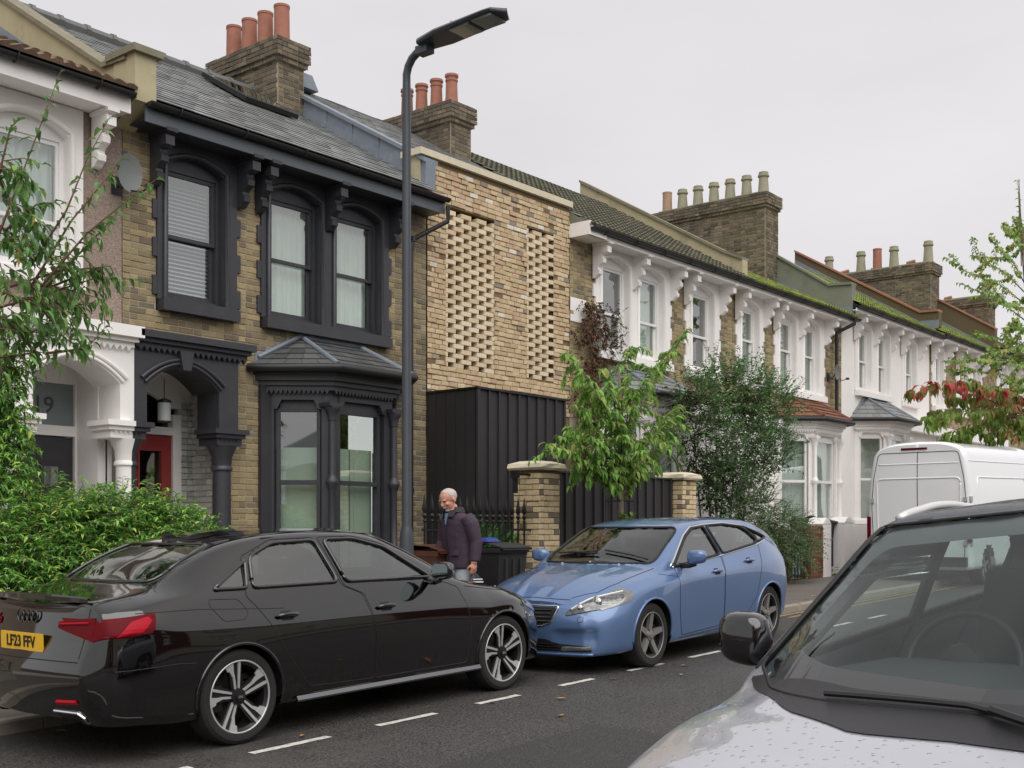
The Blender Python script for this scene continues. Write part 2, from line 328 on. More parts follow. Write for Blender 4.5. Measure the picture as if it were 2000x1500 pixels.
def sash(par, a, b, zb, zs, rise, y, m, zmid, fill=None, fw=.05, name='window', upper_glass=None, horns=True):
    """sash window behind an arched opening a..b: frame, meeting rail, two panes"""
    fr = MB(); yo = y
    fr.box(a, a+fw, yo, yo+.1, zb, zs+rise); fr.box(b-fw, b, yo, yo+.1, zb, zs+rise); fr.box(a+fw, b-fw, yo, yo+.1, zb, zb+fw*1.2)
    fr.box(a+fw, b-fw, yo, yo+.1, zs-.05, zs+rise)
    a2, b2 = a+fw, b-fw
    fr.box(a2, a2+.035, yo+.02, yo+.06, zmid, zs-.05); fr.box(b2-.035, b2, yo+.02, yo+.06, zmid, zs-.05); fr.box(a2+.035, b2-.035, yo+.02, yo+.06, zs-.1, zs-.05)
    fr.box(a2, b2, yo+.015, yo+.06, zmid-.03, zmid+.015)
    fr.box(a2, a2+.035, yo+.062, yo+.095, zb+fw*1.2, zmid-.03); fr.box(b2-.035, b2, yo+.062, yo+.095, zb+fw*1.2, zmid-.03); fr.box(a2+.035, b2-.035, yo+.062, yo+.095, zb+fw*1.2, zb+fw*1.2+.06)
    o = mk(name, fr, m, par)
    g = MB(); g.add([(a2+.03, yo+.04, zmid), (b2-.03, yo+.04, zmid), (b2-.03, yo+.04, zs-.08), (a2+.03, yo+.04, zs-.08)], [(0, 1, 2, 3)]); mk('pane', g, upper_glass or pane, o)
    g = MB(); g.add([(a2+.03, yo+.08, zb+.08), (b2-.03, yo+.08, zb+.08), (b2-.03, yo+.08, zmid-.02), (a2+.03, yo+.08, zmid-.02)], [(0, 1, 2, 3)]); mk('pane', g, pane, o)
    if fill == 'blind':
        bl = MB(); z = zb+.1
        while z < zs-.06:
            bl.add([(a2, yo+.16, z), (b2, yo+.16, z), (b2, yo+.2, z+.03), (a2, yo+.2, z+.03)], [(0, 1, 2, 3)]); z += .05
        mk('blind', bl, blind, o)
    elif fill in ('net', 'green', 'half'):
        cu = MB(); n = 28; rows = []
        for z in (zb+.05, zs-.05 if fill != 'half' else zmid+.3):
            rows.append([(a2+(b2-a2)*i/n, yo+.17+.025*math.sin(i*1.9)+.012*math.sin(i*3.3), z) for i in range(n+1)])
        cu.grid(rows); mk('curtain', cu, {'net': net, 'green': greenc, 'half': paleg}[fill], o, smooth=True)
    return o
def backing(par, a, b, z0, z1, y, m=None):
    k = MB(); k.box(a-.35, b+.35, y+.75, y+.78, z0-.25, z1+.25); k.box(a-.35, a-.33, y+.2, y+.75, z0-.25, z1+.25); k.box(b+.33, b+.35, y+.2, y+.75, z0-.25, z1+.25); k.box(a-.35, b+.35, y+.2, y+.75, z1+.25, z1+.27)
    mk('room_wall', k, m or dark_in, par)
CON = [(0, 0), (.36, 0), (.36, -.05), (.31, -.07), (.31, -.2), (.2, -.21), (.2, -.25), (.235, -.3), (.225, -.36), (.15, -.4), (.115, -.43), (.115, -.46), (.15, -.49), (.14, -.55), (.1, -.57), (.06, -.61), (0, -.62)]
def console(par, x, y, zt, m, w=.1, s=1.):
    b = MB(); b.prism([(y-d*s, zt+h*s) for d, h in CON], 'x', x-w/2, x+w/2)
    b.box(x-w/2-.025, x+w/2+.025, y-.385*s, y+.0, zt-.045*s, zt-.001)
    b.box(x-w/2-.012, x+w/2+.012, y-.335*s, y-.2*s, zt-.19*s, zt-.08*s)
    return mk('eaves_bracket', b, m, par)
def upper_unit(par, x0, x1, ops, zs, zspring, rise, ztop, m, wm=None, teeth=True, zmid=None, fill=None, sill=True, y=F, brackets=(), rev=.14, slabel=None):
    wm = wm or m; sr = MB(); yf = y-.03; yb = y+rev
    cur = x0
    for a, b in ops: sr.box(cur, a, yf, yb, zs, zspring); cur = b
    sr.box(cur, x1, yf, yb, zs, zspring)
    arch_head(sr, x0, x1, ops, zspring, rise, ztop, yf, yb)
    if teeth:
        k = 0; z = zs+.05
        while z < ztop-.75:
            if k % 2 == 0:
                sr.box(x0-.06, x0, yf+.004, y+.02, z, z+.225); sr.box(x1, x1+.06, yf+.004, y+.02, z, z+.225)
            z += .228; k += 1
    so_ = mk('window_surround', sr, m, par)
    ro = MB()
    for a, b in ops:
        pts = [(a-.035, yf-.008, zs)]+[(a-.035+(b-a+.07)*i/14, yf-.008, arch_z(a+(b-a)*i/14, a, b, zspring, rise)+.03) for i in range(15)]+[(b+.035, yf-.008, zs)]
        ro.tube(pts, .034, 8)
    mk('moulding', ro, m, so_, smooth=50)
    if sill:
        b = MB(); b.box(x0+.02, x1-.02, y-.13, y+.06, zs-.14, zs-.001); b.box(x0+.06, x1-.06, y-.1, y+.1, zs-.001, zs+.02); mk('window_sill', b, m, par)
    for i, (a, b) in enumerate(ops):
        fl = fill[i] if isinstance(fill, (list, tuple)) else fill
        sash(par, a, b, zs+.02, zspring, rise, y+rev-.06, wm, zmid, fl)
    backing(par, ops[0][0], ops[-1][1], zs, zspring, y+rev)
    for x in brackets: console(par, x, yf, ztop, m)
def eaves(par, x0, x1, zsof, m, gm, y=F, out=.4, fh=.19, fm=None):
    b = MB(); b.box(x0, x1, y-out+.02, y, zsof, zsof+.02); mk('soffit', b, m, par)
    b = MB(); b.box(x0, x1, y-out-.005, y-out+.02, zsof-.02, zsof+fh); mk('fascia', b, fm or m, par)
    if True:
        g = MB(); n = 8; yc = y-out-.075; zc = zsof+fh+.0; rows = []
        for x in (x0, x1):
            rows.append([(x, yc+.058*math.cos(math.pi+math.pi*i/n), zc+.058*math.sin(math.pi+math.pi*i/n)) for i in range(n+1)])
        g.grid(rows); g.grid([[(x, yc+.052*math.cos(math.pi+math.pi*i/n), zc+.052*math.sin(math.pi+math.pi*i/n)) for i in range(n+1)] for x in (x1, x0)])
        for x in (x0, x1): g.add([(x, yc+.058*math.cos(math.pi+math.pi*i/n), zc+.058*math.sin(math.pi+math.pi*i/n)) for i in range(n+1)], [tuple(range(n+1))])
        x = x0+.4
        while x < x1: g.tube([(x, yc-.073, zc+.01), (x, yc-.07, zc-.03), (x, yc-.035, zc-.068), (x, yc+.035, zc-.068), (x, yc+.07, zc-.02)], .008, 5); x += .95
        mk('gutter', g, gm, par, smooth=40)
def slates(par, x0, x1, ye, ze, yr, zr, m, nparts, ww=.25, ex=.19, name='slate'):
    """slates on the slope from eave (ye,ze) to ridge (yr,zr)"""
    sl = Vector((0, yr-ye, zr-ze)); Ls = sl.length; sl.normalize(); nn = Vector((0, -sl.z, sl.y)); out = []
    k = 0; s = 0
    while s < Ls-.02:
        x = x0-(ww/2 if k % 2 else 0)
        while x < x1:
            a, b = max(x+.003, x0), min(x+ww-.003, x1)
            if b-a > .03: out.append((a, b, s))
            x += ww
        s += ex; k += 1
    org = Vector((0, ye, ze)); out.sort(key=lambda q: depth(org+sl*q[2]+Vector((q[0], 0, 0)))); rest = MB()
    for i, (a, b, s) in enumerate(out):
        c = R.random(); e = min(ex*1.35, Ls-s); lo = .02+R.uniform(0, .007); p = org+sl*s+Vector((a, 0, 0))
        if i < nparts:
            ci = int(c*9.99)
            def bu():
                u = MB(); u.hexa([(0, 0, .55), (1, 0, .55), (1, 1, 0), (0, 1, 0), (0, 0, 1), (1, 0, 1), (1, 1, .3), (0, 1, .3)], (ci+.5)/10); return u
            o = bpy.data.objects.new(name, unit(name, ci, m, bu)); COL.objects.link(o); o.parent = par
            mx = Matrix.Identity(4); mx.col[0] = (b-a, 0, 0, 0); mx.col[1] = (*(sl*e), 0); mx.col[2] = (*(nn*lo), 0); mx.col[3] = (*p, 1)
            o.matrix_basis = Matrix.Translation(-par.location if par.get('_w') else Vector()) @ mx
        else:
            q = [p+Vector((u_*(b-a), 0, 0))+sl*(v*e)+nn*(lo*h) for u_, v, h in ((0, 0, .55), (1, 0, .55), (1, 1, 0), (0, 1, 0), (0, 0, 1), (1, 0, 1), (1, 1, .3), (0, 1, .3))]
            rest.hexa(q, c)
    if rest.v: mk('slates', rest, m, par, kind='stuff')
def tiles(par, x0, x1, ye, ze, yr, zr, m, ex=.29, pitch=.15, amp=.022, lift=.03, per=5, name='roof_tiles'):
    sl = Vector((0, yr-ye, zr-ze)); Ls = sl.length; sl.normalize(); nn = Vector((0, -sl.z, sl.y)); org = Vector((0, ye, ze)); b = MB(); s = 0
    n = int((x1-x0)/pitch*per)
    while s < Ls:
        e = min(ex*1.06, Ls-s); r = [[], [], []]
        for i in range(n+1):
            x = x0+(x1-x0)*i/n; w_ = amp*abs(math.sin(math.pi*(i/per)))+R.uniform(0, .003)
            p = org+Vector((x, 0, 0))+sl*s
            r[0].append(p+nn*0); r[1].append(p+nn*(lift+w_)); r[2].append(p+sl*e+nn*(w_*.9+.002))
        o = len(b.f); b.grid([r[0], r[1]], R.random()); b.grid([r[1], r[2]], .5)
        for q in range(o, len(b.f)):
            cell = (q-o) % n//per
            b.r[q] = (math.sin(cell*12.9898+s*78.233)*43758.5453) % 1
        s += ex
    mk(name, b, m, par, kind='stuff')
def roof_deck(par, x0, x1, ye, ze, yr, zr, m=dark_in, drop=.03, back=4):
    b = MB(); b.prism([(ye, ze-drop), (yr, zr-drop), (yr+back, zr-drop-.55*back), (yr+back, ze-1.2), (F+.3, ze-1.2), (F+.3, ze-.06-drop), (ye, ze-.06-drop)], 'x', x0, x1); return mk('roof_deck', b, m, par)
def stack(x0, x1, y0, y1, zb, zt, pots, m, label, pot_mats, nparts=60, potlabel=None, pr=.1, ph=.62, corb=True, low=(), mm=None):
    c = thing('chimney_stack', label, 'chimney', ((x0+x1)/2, (y0+y1)/2, zb))
    b = MB(); b.box(x0-.012, x1+.012, y0-.012, y1+.012, zb-.6, zt-.0); mk('mortar_core', b, mm or mortar_d, c)
    H = zt-zb+.6
    bricks(c, (x0, y1, zb-.6), (0, -1, 0), (-1, 0, 0), y1-y0, H-.3, m, dep=.022, nparts=nparts, jit=.002)
    bricks(c, (x0, y0, zb-.6), (1, 0, 0), (0, -1, 0), x1-x0, H-.3, m, dep=.022, nparts=nparts//2, jit=.002)
    if corb:
        k = MB()
        for i, (a, z0_, z1_) in enumerate(((.04, zt-.36, zt-.285), (.075, zt-.285, zt+.005))):
            k.box(x0-a, x1+a, y0-a, y1+a, z0_+.001*i, z1_)
        mk('corbel_core', k, mm or mortar_d, c)
        for a, z0_, hh in ((.055, zt-.36, .08), (.09, zt-.284, .31)):
            bricks(c, (x0-a, y1+a, z0_), (0, -1, 0), (-1, 0, 0), y1-y0+2*a, hh, m, dep=.012, nparts=nparts//2)
            bricks(c, (x0-a, y0-a, z0_), (1, 0, 0), (0, -1, 0), x1-x0+2*a, hh, m, dep=.012, nparts=nparts//3)
    b = MB(); q = [(x0+.02, y0+.02), (x1-.02, y0+.02), (x1-.02, y1-.02), (x0+.02, y1-.02)]; xm = (x0+x1)/2
    b.add([(*p, zt+.0) for p in q]+[(x0+.12, y0+.1, zt+.1), (x1-.12, y0+.1, zt+.1), (x1-.12, y1-.1, zt+.1), (x0+.12, y1-.1, zt+.1)], [(0, 1, 5, 4), (1, 2, 6, 5), (2, 3, 7, 6), (3, 0, 4, 7), (4, 5, 6, 7)]); mk('flaunching', b, moss_cap, c)
    n = len(pots)
    for i, kind in enumerate(pots):
        y = y0+.22+(y1-y0-.44)*i/max(1, n-1); p = MB()
        if kind == 'plain': p.lathe([(pr*1.08, 0), (pr*1.02, ph*.3), (pr*.98, ph*.93), (pr*1.04, ph*.94), (pr*1.04, ph), (pr*.82, ph), (pr*.8, ph-.2)], (xm, y, zt+.03), 14)
        elif kind == 'roll': p.lathe([(pr*1.15, 0), (pr, ph*.3), (pr*.92, ph*.78), (pr*1.03, ph*.79), (pr*1.03, ph*.84), (pr*.93, ph*.85), (pr*.95, ph*.9), (pr*1.12, ph*.93), (pr*1.1, ph), (pr*.8, ph), (pr*.78, ph-.2)], (xm, y, zt+.03), 14)
        elif kind == 'buff': p.lathe([(pr*1.25, 0), (pr*1.1, ph*.2), (pr*.92, ph*.72), (pr*.9, ph*.76), (pr*1.15, ph*.8), (pr*1.15, ph*.86), (pr*.98, ph*.88), (pr*.98, ph*.98), (pr*.8, ph), (pr*.78, ph-.15)], (xm, y, zt+.03), 14)
        elif kind == 'cowl':
            p.lathe([(.06, 0), (.06, .12)], (xm, y, zt+.03), 10); p.tube([(xm, y-.14, zt+.2), (xm, y+.14, zt+.16)], .075, 10)
        ml = pot_mats[i % len(pot_mats)]
        mk('chimney_pot', p, ml, c, smooth=40)
    return c
def bay(par, xw0, xc0, xc1, xw1, yf, zfloor, zmid, zhead, zcor, zeave, zapex, m, wm, roofm, fill='half', tiled=False, gm=None):
    """canted bay: wall ends xw0/xw1 at y=F, front corners xc0/xc1 at y=yf"""
    pts = [(xw0, F), (xc0, yf), (xc1, yf), (xw1, F)]
    b = MB()
    for i in range(3):   # apron below and fascia above each face
        (ax, ay), (bx, by) = pts[i], pts[i+1]
        d = Vector((bx-ax, by-ay, 0)); L_ = d.length; d.normalize(); n = Vector((d.y, -d.x, 0))
        def slab(u0, u1, z0, z1, o0, o1, mb=b):
            q = []
            for z in (z0, z1):
                for u, o in ((u0, o0), (u1, o0), (u1, o1), (u0, o1)):
                    p = Vector((ax, ay, 0))+d*u+n*o; q.append((p.x, p.y, z))
            mb.hexa([q[3], q[2], q[1], q[0], q[7], q[6], q[5], q[4]])
        slab(0, L_, zfloor-1.6, zfloor, 0, -.2); slab(0, L_, zhead+.2, zcor, 0, -.2)
        slab(.0, L_, zfloor-.1, zfloor, .05, 0)
        e = .15 if i == 1 else .13
        slab(0, e, zfloor, zhead+.2, -.02, -.22); slab(L_-e, L_, zfloor, zhead+.2, -.02, -.22)
        # chamfered head board
        q = [(e, zhead+.2), (e, zhead-.02), (e+.04, zhead-.02), (e+.1, zhead+.1), (L_-e-.1, zhead+.1), (L_-e-.04, zhead-.02), (L_-e, zhead-.02), (L_-e, zhead+.2)]
        vs_ = [Vector((ax, ay, 0))+d*u+n*o+Vector((0, 0, z)) for o in (-.005, -.12) for u, z in q]; k = len(q)
        b.add(vs_, [tuple(range(k)), tuple(range(2*k-1, k-1, -1))]+[(j, (j+1) % k, k+(j+1) % k, k+j) for j in range(k)])
        # window
        wd = MB(); a2, b2 = e+.02, L_-e-.02
        def ws(u0, u1, z0, z1, o0, o1): slab(u0, u1, z0, z1, o0, o1, wd)
        f = .06 if i == 1 else .05
        ws(a2, a2+f, zfloor, zhead, -.08, -.16); ws(b2-f, b2, zfloor, zhead, -.08, -.16); ws(a2+f, b2-f, zhead-f, zhead+.12, -.08, -.16); ws(a2+f, b2-f, zfloor, zfloor+f, -.08, -.16); ws(a2+f, b2-f, zmid-.03, zmid+.03, -.07, -.15)
        w_ = mk('window', wd, wm, par)
        for z0_, z1_, o_ in ((zmid, zhead-f, -.115), (zfloor+f, zmid, -.135)):
            g = MB(); g.add([tuple(Vector((ax, ay, z))+d*u_+n*o_) for u_, z in ((a2+f-.01, z0_), (b2-f+.01, z0_), (b2-f+.01, z1_), (a2+f-.01, z1_))], [(0, 1, 2, 3)]); mk('pane', g, pane, w_)
        if fill == 'half':
            g = MB()
            for q0, q1 in ((a2+.02, (a2*.55+b2*.45)), ((a2*.52+b2*.48), b2-.02)) if i == 1 else ((a2, b2),):
                slab(q0, q1, zfloor, zmid+.47, -.24, -.27, g); slab(q0+.06, q1-.06, zfloor+.1, zmid-.3, -.235, -.24, g); slab(q0+.06, q1-.06, zmid-.2, zmid+.35, -.235, -.24, g)
            mk('shutter', g, paleg, w_)
        elif fill == 'net':
            g = MB(); rows = []
            for z in (zfloor, zhead): rows.append([tuple(Vector((ax, ay, z))+d*(a2+(b2-a2)*j/24)+n*(-.24+.02*math.sin(j*2.1))) for j in range(25)])
            g.grid(rows); mk('curtain', g, net, w_, smooth=True)
    mk('bay_frame', b, m, par)
    # cornice and zigzag dentils
    co = MB()
    for (o, z0, z1) in ((.05, zcor-.16, zcor-.1), (.09, zcor-.1, zcor-.04), (.14, zcor-.04, zcor+.03), (.17, zcor+.03, zeave)):
        s_ = o*1.0; q = [(xw0-o, F), (xc0-o*.42, yf-o), (xc1+o*.42, yf-o), (xw1+o, F), (xw1-.3, F), (xc1-.3, yf+.3), (xc0+.3, yf+.3), (xw0+.3, F)]
        co.prism([(p[0], p[1]) for p in q], 'z', z0, z1)
    mk('cornice', co, m, par)
    dn = MB()
    for i in range(3):
        (ax, ay), (bx, by) = pts[i], pts[i+1]; d = Vector((bx-ax, by-ay, 0)); L_ = d.length; d.normalize(); n = Vector((d.y, -d.x, 0)); u = .02
        while u < L_-.05:
            q = [(u, zcor-.16), (u+.055, zcor-.16), (u+.0275, zcor-.215)]
            vs_ = [Vector((ax, ay, 0))+d*a+n*o+Vector((0, 0, z)) for o in (.05, 0) for a, z in q]
            dn.add(vs_, [(0, 1, 2), (0, 3, 4, 1), (1, 4, 5, 2), (2, 5, 3, 0)]); u += .06
    mk('dentils', dn, m, par, kind='stuff')
    for cx, cy in ((xc0, yf), (xc1, yf)):   # corner colonnettes
        c = MB(); ct = zhead-.02; z0 = zfloor; cy_ = cy-.015
        c.lathe([(.075, 0), (.075, .12), (.05, .16), (.045, zmid-z0-.1), (.06, zmid-z0-.06), (.085, zmid-z0-.01), (.085, zmid-z0+.02), (.055, zmid-z0+.07), (.05, zmid-z0+.1), (.045, ct-z0-.16), (.055, ct-z0-.15), (.055, ct-z0-.12), (.08, ct-z0-.03), (.1, ct-z0), (.1, ct-z0+.03)], (cx, cy_, z0), 12)
        mk('colonnette', c, m, par, smooth=40)
        b2_ = MB(); b2_.box(cx-.11, cx+.11, cy-.1, cy+.12, zhead+.01, zhead+.06); mk('capital', b2_, m, par)
    # roof
    o = .26; e = [(xw0-o, F+.0, zeave), (xc0-o*.45, yf-o, zeave), (xc1+o*.45, yf-o, zeave), (xw1+o, F, zeave)]
    top = [(xc0+.05, F, zapex), (xc1-.05, F, zapex)]
    rf = MB(); rf.add(e+top+[(p[0], p[1], p[2]-.05) for p in e], [(0, 1, 4), (1, 2, 5, 4), (2, 3, 5), (0, 6, 7, 1), (1, 7, 8, 2), (2, 8, 9, 3), (9, 8, 7, 6)]); ro = mk('bay_roof', rf, roofm if not tiled else dark_in, par)
    # courses of slates / tiles
    faces = [(e[0], e[1], top[0], top[0]), (e[1], e[2], top[1], top[0]), (e[2], e[3], top[1], top[1])]
    for (A, B, C, D) in faces:
        A, B, C, D = map(Vector, (A, B, C, D)); nrm = (B-A).cross(D-A).normalized(); nrm = nrm if nrm.z > 0 else -nrm; rows = 5
        for k in range(rows):
            t0, t1 = k/rows, min(1, (k+1.15)/rows); l0, r0 = A.lerp(D, t0), B.lerp(C, t0); l1, r1 = A.lerp(D, t1), B.lerp(C, t1); ln = (r0-l0).length
            nn = max(1, int(ln/.2)); off_ = .5 if k % 2 else 0
            for j in range(nn+1):
                s0, s1 = max(0, (j-off_)/nn), min(1, (j+1-off_)/nn)
                if s1-s0 < .05: continue
                g_ = .004/ln
                qb = [l0.lerp(r0, s0+g_), l0.lerp(r0, s1-g_), l1.lerp(r1, s1-g_), l1.lerp(r1, s0+g_)]
                h = MB(); hs = (.012, .012, .003, .003); ht = (.024, .024, .009, .009) if not tiled else (.05, .05, .02, .02)
                h.hexa([tuple(p+nrm*a) for p, a in zip(qb, hs)]+[tuple(p+nrm*a) for p, a in zip(qb, ht)], R.random())
                mk('roof_tile' if tiled else 'slate', h, roofm, ro)
    hp = MB()
    for A, B in ((e[1], top[0]), (e[2], top[1])): hp.tube([Vector(A)+Vector((0, 0, .02)), Vector(B)+Vector((0, 0, .03))], .035 if not tiled else .06, 8)
    hp.tube([(xw0-.1, F-.01, zeave+.12), (xc0, F-.02, zapex+.03), (xc1, F-.02, zapex+.03), (xw1+.1, F-.01, zeave+.12)], .035, 6); mk('hip', hp, (lead if not tiled else roofm), ro)
    gt = MB(); gt.tube([(p[0]+(.0), p[1]-.04*(0 if abs(p[1]-F) < .01 else 1), p[2]-.03) for p in e], .055, 10); mk('gutter', gt, gm or plastic_k, par, smooth=40)
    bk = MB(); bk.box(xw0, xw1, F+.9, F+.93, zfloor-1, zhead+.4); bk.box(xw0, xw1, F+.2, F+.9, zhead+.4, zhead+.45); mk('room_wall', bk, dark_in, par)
def downpipe(par, pts, m, r=.035):
    b = MB(); b.tube(pts, r, 10)
    for p in pts[2:-1] if len(pts) > 3 else pts[:1]: b.tube([(p[0], p[1], p[2]-.04), (p[0], p[1], p[2]+.04)], r*1.25, 10)
    mk('downpipe', b, m, par, smooth=40)
def parapet(x0, x1, prof, h, m, cm, label, front=None, coph=.06, nm='party_wall_parapet'):
    """wall following the roof slope: prof [(y,z)...] of the coping top line"""
    c = thing(nm, label, 'parapet', ((x0+x1)/2, prof[0][0], prof[0][1]-h))
    b = MB(); b.prism([(y, z-coph) for y, z in prof]+[(y, z-h) for y, z in reversed(prof)], 'x', x0, x1); mk('parapet_wall', b, m, c)
    k = MB(); k.prism([(y, z) for y, z in prof]+[(y, z-coph) for y, z in reversed(prof)], 'x', x0-.05, x1+.05); mk('coping', k, cm, c)
    l_ = MB(); l_.prism([(y, z-h+.2) for y, z in prof]+[(y, z-h-.05) for y, z in reversed(prof)], 'x', x0-.012, x0); mk('flashing', l_, lead, c)
    return c
# ---------------------------------------------------------------- the charcoal house
HB = thing('terraced_house', 'brown stock brick house with charcoal painted windows, porch and bay', 'house', (10.3, 12.2, .3))
h1, h2, h3 = (8.15, 9.32, 4.25, 6.6), (9.71, 12.03, 4.25, 6.6), (9.77, 12.09, -1, 3.6)
hp = (7.69, 9.17, -1, 3.9)
wl = MB(); holed(wl, 7.7, 12.85, -.2, 6.5, [h1, h2, h3, hp], F+.007, .2); mk('wall', wl, mortar, HB)
ops = [(a-7.7, b-7.7, c, d) for a, b, c, d in (h1, h2, h3, hp)]
def tint_b(a, z):
    c = R.random(); x = a+7.7
    if 3.9 < z < 4.2 and R.random() < .5: return R.choice((.02, .97*.0+.88, .63))
    if x > 12.1: return R.choice((.0, .6, .88, .1, .62, c))
    if z > 5.9 and x < 8.2: return R.choice((.05, .62, .88, .1))
    return c
bricks(HB, (7.7, F+.03, 0), (1, 0, 0), (0, -1, 0), 5.15, 6.42, brick_old, ops, dep=.03, nparts=300, tint=tint_b)
GT = 6.34
upper_unit(HB, 8.15, 9.32, [(8.29, 9.12)], 4.39, 6.05, .13, GT, blackp, zmid=5.21, fill='blind', brackets=(8.1, 9.37))
upper_unit(HB, 9.71, 12.03, [(9.86, 10.72), (11.0, 11.86)], 4.39, 6.05, .13, GT, blackp, zmid=5.21, fill='net', brackets=(9.66, 10.86, 12.08))  # pale net behind these panes stands in for their bright reflection
fz = MB(); fz.box(8.05, 12.15, F-.035, F+.05, GT-.1, GT); mk('frieze_board', fz, blackp, HB)
eaves(HB, 7.74, 12.83, GT, blackp, plastic_k, fm=greyp)
roof_deck(HB, 7.85, 12.8, 11.76, 6.56, 15.5, 8.78)
slates(HB, 7.86, 12.76, 11.74, 6.57, 15.5, 8.79, slate, 300)
rg = MB(); rg.tube([(7.86, 15.5, 8.83), (12.3, 15.5, 8.83)], .09, 8)
for i in range(11): rg.tube([(7.9+i*.42, 15.5, 8.835), (7.96+i*.42, 15.5, 8.835)], .105, 8)
mk('ridge', rg, slate, HB)
vt = MB()   # conservation rooflight near the chimney
n_ = Vector((0, -.508, .861)); s_ = Vector((0, .861, .508)); o0 = Vector((0, 14.05, 7.96))
q = [o0+Vector((x, 0, 0))+s_*t+n_*h for h in (.02, .09) for x, t in ((10.9, 0), (11.9, 0), (11.9, 1.25), (10.9, 1.25))]; vt.hexa([tuple(p) for p in q]); rl = mk('rooflight', vt, iron, HB)
g = MB(); q = [o0+Vector((x, 0, 0))+s_*t+n_*.094 for x, t in ((11, .1), (11.8, .1), (11.8, 1.15), (11, 1.15))]; g.add(q, [(0, 1, 2, 3)]); mk('pane', g, pane, rl)
downpipe(HB, [(12.82, 11.73, 6.42), (12.82, 11.73, 6.2), (12.45, 12.08, 5.92), (12.42, 12.1, 5.8), (12.42, 12.1, 3.9), (12.42, 12.1, 2.2), (12.42, 12.1, .4)], plastic_k)
# bay
bay(HB, 9.77, 10.36, 11.5, 12.09, 11.55, 1.05, 2.24, 3.22, 3.6, 3.74, 4.19, blackp, blackp, dark_slate)
for a_, b_ in ((9.68, 9.9), (12.0, 12.16)): sh = MB(); sh.box(a_, b_, F-.06, F, .2, 3.5); mk('bay_pilaster', sh, blackp, HB)
fl = MB()
for i in range(5): fl.box(9.62+i*.17, 9.8+i*.17, F-.012, F-.002, 3.76+i*.085, 3.92+i*.085)
for i in range(4): fl.box(11.45+i*.17, 11.63+i*.17, F-.012, F-.002, 4.1-i*.085, 4.26-i*.085)
mk('step_flashing', fl, lead, HB)
# porch
def porch(par, x0, x1, oa, ob, zs, rise, ztop, m, yp=11.95, keyw=.16, cols=((8.98, 1),), cx0=None, cx1=None, sub=True, top=None):
    b = MB(); b.box(x0, oa, yp, F+.2, 2.86, zs); b.box(ob, x1, yp, F+.2, 2.86, zs); arch_head(b, x0, x1, [(oa, ob)], zs, rise, ztop, yp, F+.3, 16); mk('porch_front', b, m, par)
    a = MB(); n = 16
    for o, rr in ((.03, .022), (.075, .028)):
        a.tube([(oa-o+(ob-oa+2*o)*i/n, yp-.012, arch_z(oa+(ob-oa)*i/n, oa, ob, zs, rise)+o) for i in range(n+1)], rr, 8)
    mk('arch_moulding', a, m, par, smooth=50)
    k = MB(); xm = (oa+ob)/2; zt = ztop+.0; k.hexa([(xm-.055, yp-.07, zs+rise-.05), (xm+.055, yp-.07, zs+rise-.05), (xm+.055, yp, zs+rise-.05), (xm-.055, yp, zs+rise-.05), (xm-.1, yp-.07, zt), (xm+.1, yp-.07, zt), (xm+.1, yp, zt), (xm-.1, yp, zt)]); mk('keystone', k, m, par)
    c0, c1 = cx0 or x0, cx1 or x1+.1; k = MB()
    for o, za, zb_ in ((.03, ztop-.01, ztop+.05), (.08, ztop+.05, ztop+.1), (.14, ztop+.1, top or ztop+.19)): k.box(c0, c1+o*.6, yp-o, F, za, zb_)
    mk('cornice', k, m, par)
    d = MB(); x = c0+.02
    while x < c1-.03: d.add([(x, yp-.05, ztop), (x+.07, yp-.05, ztop), (x+.035, yp-.045, ztop-.055), (x, yp, ztop), (x+.07, yp, ztop), (x+.035, yp, ztop-.055)], [(0, 1, 2), (0, 2, 5, 3), (1, 4, 5, 2)]); x += .078
    mk('dentils', d, m, par, kind='stuff')
def capital(par, xa, xb, yp, m, half=0):
    k = MB()
    for o, z0, z1 in ((.1, 2.8, 2.86), (.065, 2.75, 2.8), (.03, 2.66, 2.75)): k.box(xa-(o if half != 1 else 0), xb+(o if half != -1 else 0), yp-o, F+.1, z0, z1)
    x = xa
    while x < xb-.03: k.add([(x, yp-.05, 2.75), (x+.06, yp-.05, 2.75), (x+.03, yp-.04, 2.7)], [(0, 1, 2)]); x += .06
    mk('capital', k, m, par)
def column(par, cx, cy, m, r=.12, a0=0, a1=2*math.pi, zb=.25):
    k = MB(); H_ = 2.66-zb
    k.lathe([(r*1.5, 0), (r*1.5, .12), (r*1.15, .2), (r, .3), (r*.93, H_-.32), (r*1.12, H_-.3), (r*1.12, H_-.27), (r*.98, H_-.25), (r*1.05, H_-.14), (r*1.5, H_-.02), (r*1.55, H_)], (cx, cy, zb), 20, a0=a0, a1=a1); mk('column', k, m, par, smooth=40)
porch(HB, 7.69, 9.17, 7.86, 8.88, 3.31, .26, 3.75, blackp, cx0=7.7, cx1=9.27, top=3.93)
capital(HB, 8.86, 9.17, 11.95, blackp); column(HB, 9.0, 12.06, blackp)
capital(HB, 7.655, 7.8, 11.95, blackp, 1); column(HB, 7.655, 12.06, blackp, a0=-math.pi/2, a1=math.pi/2)
rc = MB(); rc.box(7.5, 7.62, F+.2, 13.1, .2, 3.6); rc.box(9.2, 9.3, F+.2, 13.1, .2, 3.6); rc.box(7.6, 9.3, F+.2, 13.1, 3.6, 3.65); rc.box(9.02, 9.2, 12.96, 13.1, .2, 3.6); mk('porch_wall', rc, whitep, HB)
wb = mat('whitewashed_brick', None, .8, ramp=[rgb(170, 172, 166), rgb(196, 196, 190), rgb(150, 152, 146), rgb(206, 206, 200)], noise=[(30, .15)], bump=(60, .4, .006))
